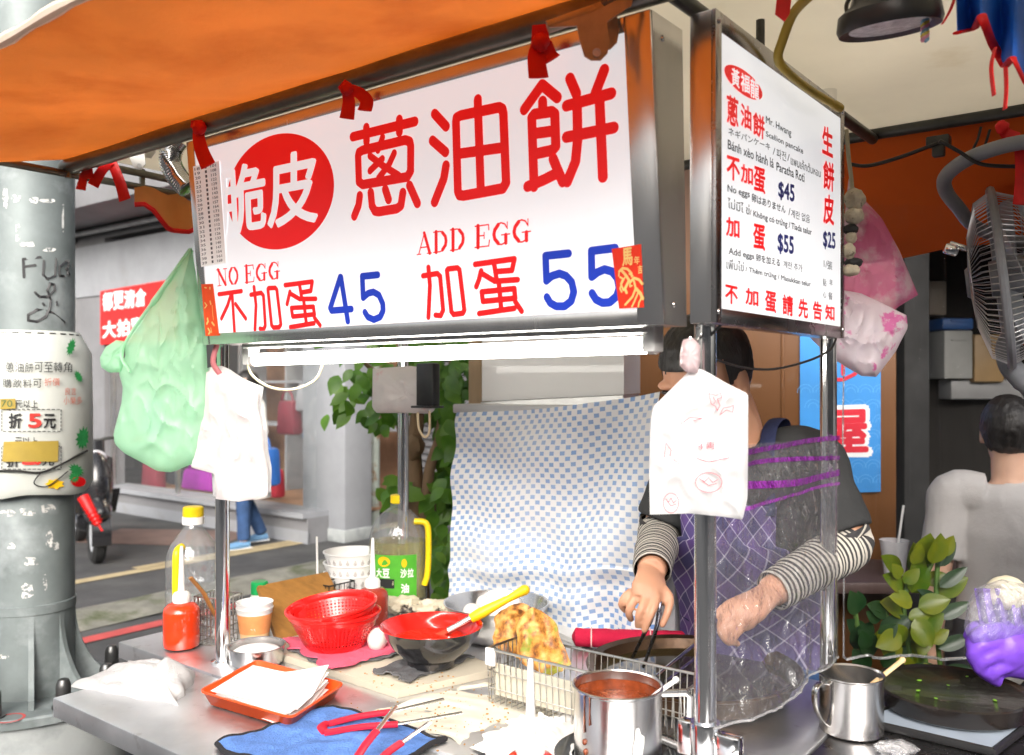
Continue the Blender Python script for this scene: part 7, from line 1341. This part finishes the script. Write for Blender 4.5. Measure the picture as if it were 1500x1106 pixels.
# ------------------------------------------------------------------ scooter behind the pole
SD = 7.4; sc0 = gp(142, 824); sf = (VX * -.35 + UX * .94).normalized(); sb_ = thing('motor_scooter', 'black scooter with red handle grip parked across the street behind the utility pole', 'scooter', sc0); ss_ = Vector((-sf.y, sf.x, 0)); S = lambda a, l, z: sc0 + sf * a + ss_ * l + ZX * z
bodym = M('black_scooter_paint', (.015, .015, .017), .25, 0, .1, 6, .03, 20, coat=.5); greyp = M('grey_scooter_panel', (.35, .36, .38), .35, 0, .1, 6, .03, 20)
for a in (0, -1.22):
    b = MB(); c_ = S(a, 0, .24); Fw = frame(ss_); b.lathe([(.15, -.045), (.21, -.052), (.24, -.03), (.245, 0), (.24, .03), (.21, .052), (.15, .045)], c_, 36, Fw); w_ = obj('wheel', b, rubber, sb_); b = MB(); b.lathe([(0, -.03), (.03, -.04), (.05, -.02), (.13, -.02), (.152, -.04), (.152, .04), (.13, .02), (.05, .02), (.03, .04), (0, .03)], c_, 28, Fw); obj('rim', b, greyp, w_)
b = MB(); b.sheet(lambda i, j: S(.0, 0, .24) + sf * .285 * math.cos(lerp(-.2, 2.2, i)) + ZX * .285 * math.sin(lerp(-.2, 2.2, i)) + ss_ * (j - .5) * .15 * (1 - .2 * i), 16, 6, .01); obj('mudguard', b, bodym, sb_)
b = MB(); b.tube(crv([S(-.08, 0, .35), S(-.16, 0, .6), S(-.22, 0, .85), S(-.25, 0, 1.0)]), [.09] * 8 + [.15] * 9 + [.09] * 8, 16, flat=.5, up=sf); obj('front_fairing', b, bodym, sb_)
b = MB(); b.prism([S(-.06, -.19, .60), S(-.06, .19, .60), S(-.10, .16, .40), S(-.10, -.16, .40)], -sf * .05); b.tube(crv([S(-.2, 0, .35), S(-.3, 0, .28), S(-.62, 0, .28), S(-.75, 0, .4)]), .13, 14, flat=.5, up=ZX); obj('leg_shield', b, bodym, sb_)
b = MB(); b.tube(crv([S(-.6, 0, .42), S(-.85, 0, .52), S(-1.2, 0, .58), S(-1.45, 0, .66)]), [.14] * 8 + [.17] * 9 + [.08] * 8, 16, flat=.8, up=ZX); obj('rear_body', b, greyp, sb_); b = MB(); b.tube(crv([S(-.55, 0, .74), S(-.85, 0, .76), S(-1.15, 0, .82), S(-1.35, 0, .83)]), [.12] * 8 + [.15] * 9 + [.1] * 8, 16, flat=.35, up=ZX); obj('seat', b, rubber, sb_)
b = MB(); b.tube(crv([S(-.30, .36, 1.0), S(-.25, .15, 1.02), S(-.24, 0, 1.0), S(-.25, -.15, 1.02), S(-.30, -.36, 1.0)]), .014, 10); hb = obj('handlebar', b, darksteel, sb_)
for s in (1, -1): b = MB(); b.tube([S(-.29, .26 * s, 1.005), S(-.31, .40 * s, .99)], .022, 12); obj('grip', b, ribbon_m, hb)
for s in (1, -1): b = MB(); b.tube(crv([S(-.25, .18 * s, 1.02), S(-.26, .26 * s, 1.16), S(-.27, .30 * s, 1.22)]), .006, 6); b.ell(S(-.27, .31 * s, 1.27), (.05, .02, .06), CARTR); obj('mirror', b, blackp, sb_)
b = MB(); b.ell(S(-.10, 0, .86), (.06, .09, .07), frame(ZX, sf)); obj('headlight', b, M('headlight_glass', (.6, .6, .62), .1, 0, .1, 30, 0), sb_)
b = MB(); b.ell(S(-.05, 0, .62), (.20, .13, .30), frame(ZX, sf), 24, 14); b.ell(S(.02, 0, .44), (.30, .11, .13), frame(ZX, sf), 24, 12); obj('front_cover', b, bodym, sb_)
b = MB(); p = W(130, 740, 7.0); b.tube([W(122, 728, 7.0), W(144, 768, 6.95)], [.045, .03], 12); b.tube([W(144, 768, 6.95), W(150, 778, 6.94)], .008, 6)
for k in range(6): q_ = lerp(W(127, 738, 7.0), W(142, 764, 6.95), k / 5); b.lathe([(.036, -.006), (.046, 0), (.036, .006)], q_, 14, frame(W(144, 768, 6.95) - W(122, 728, 7.0)))
obj('grip', b, ribbon_m, hb)
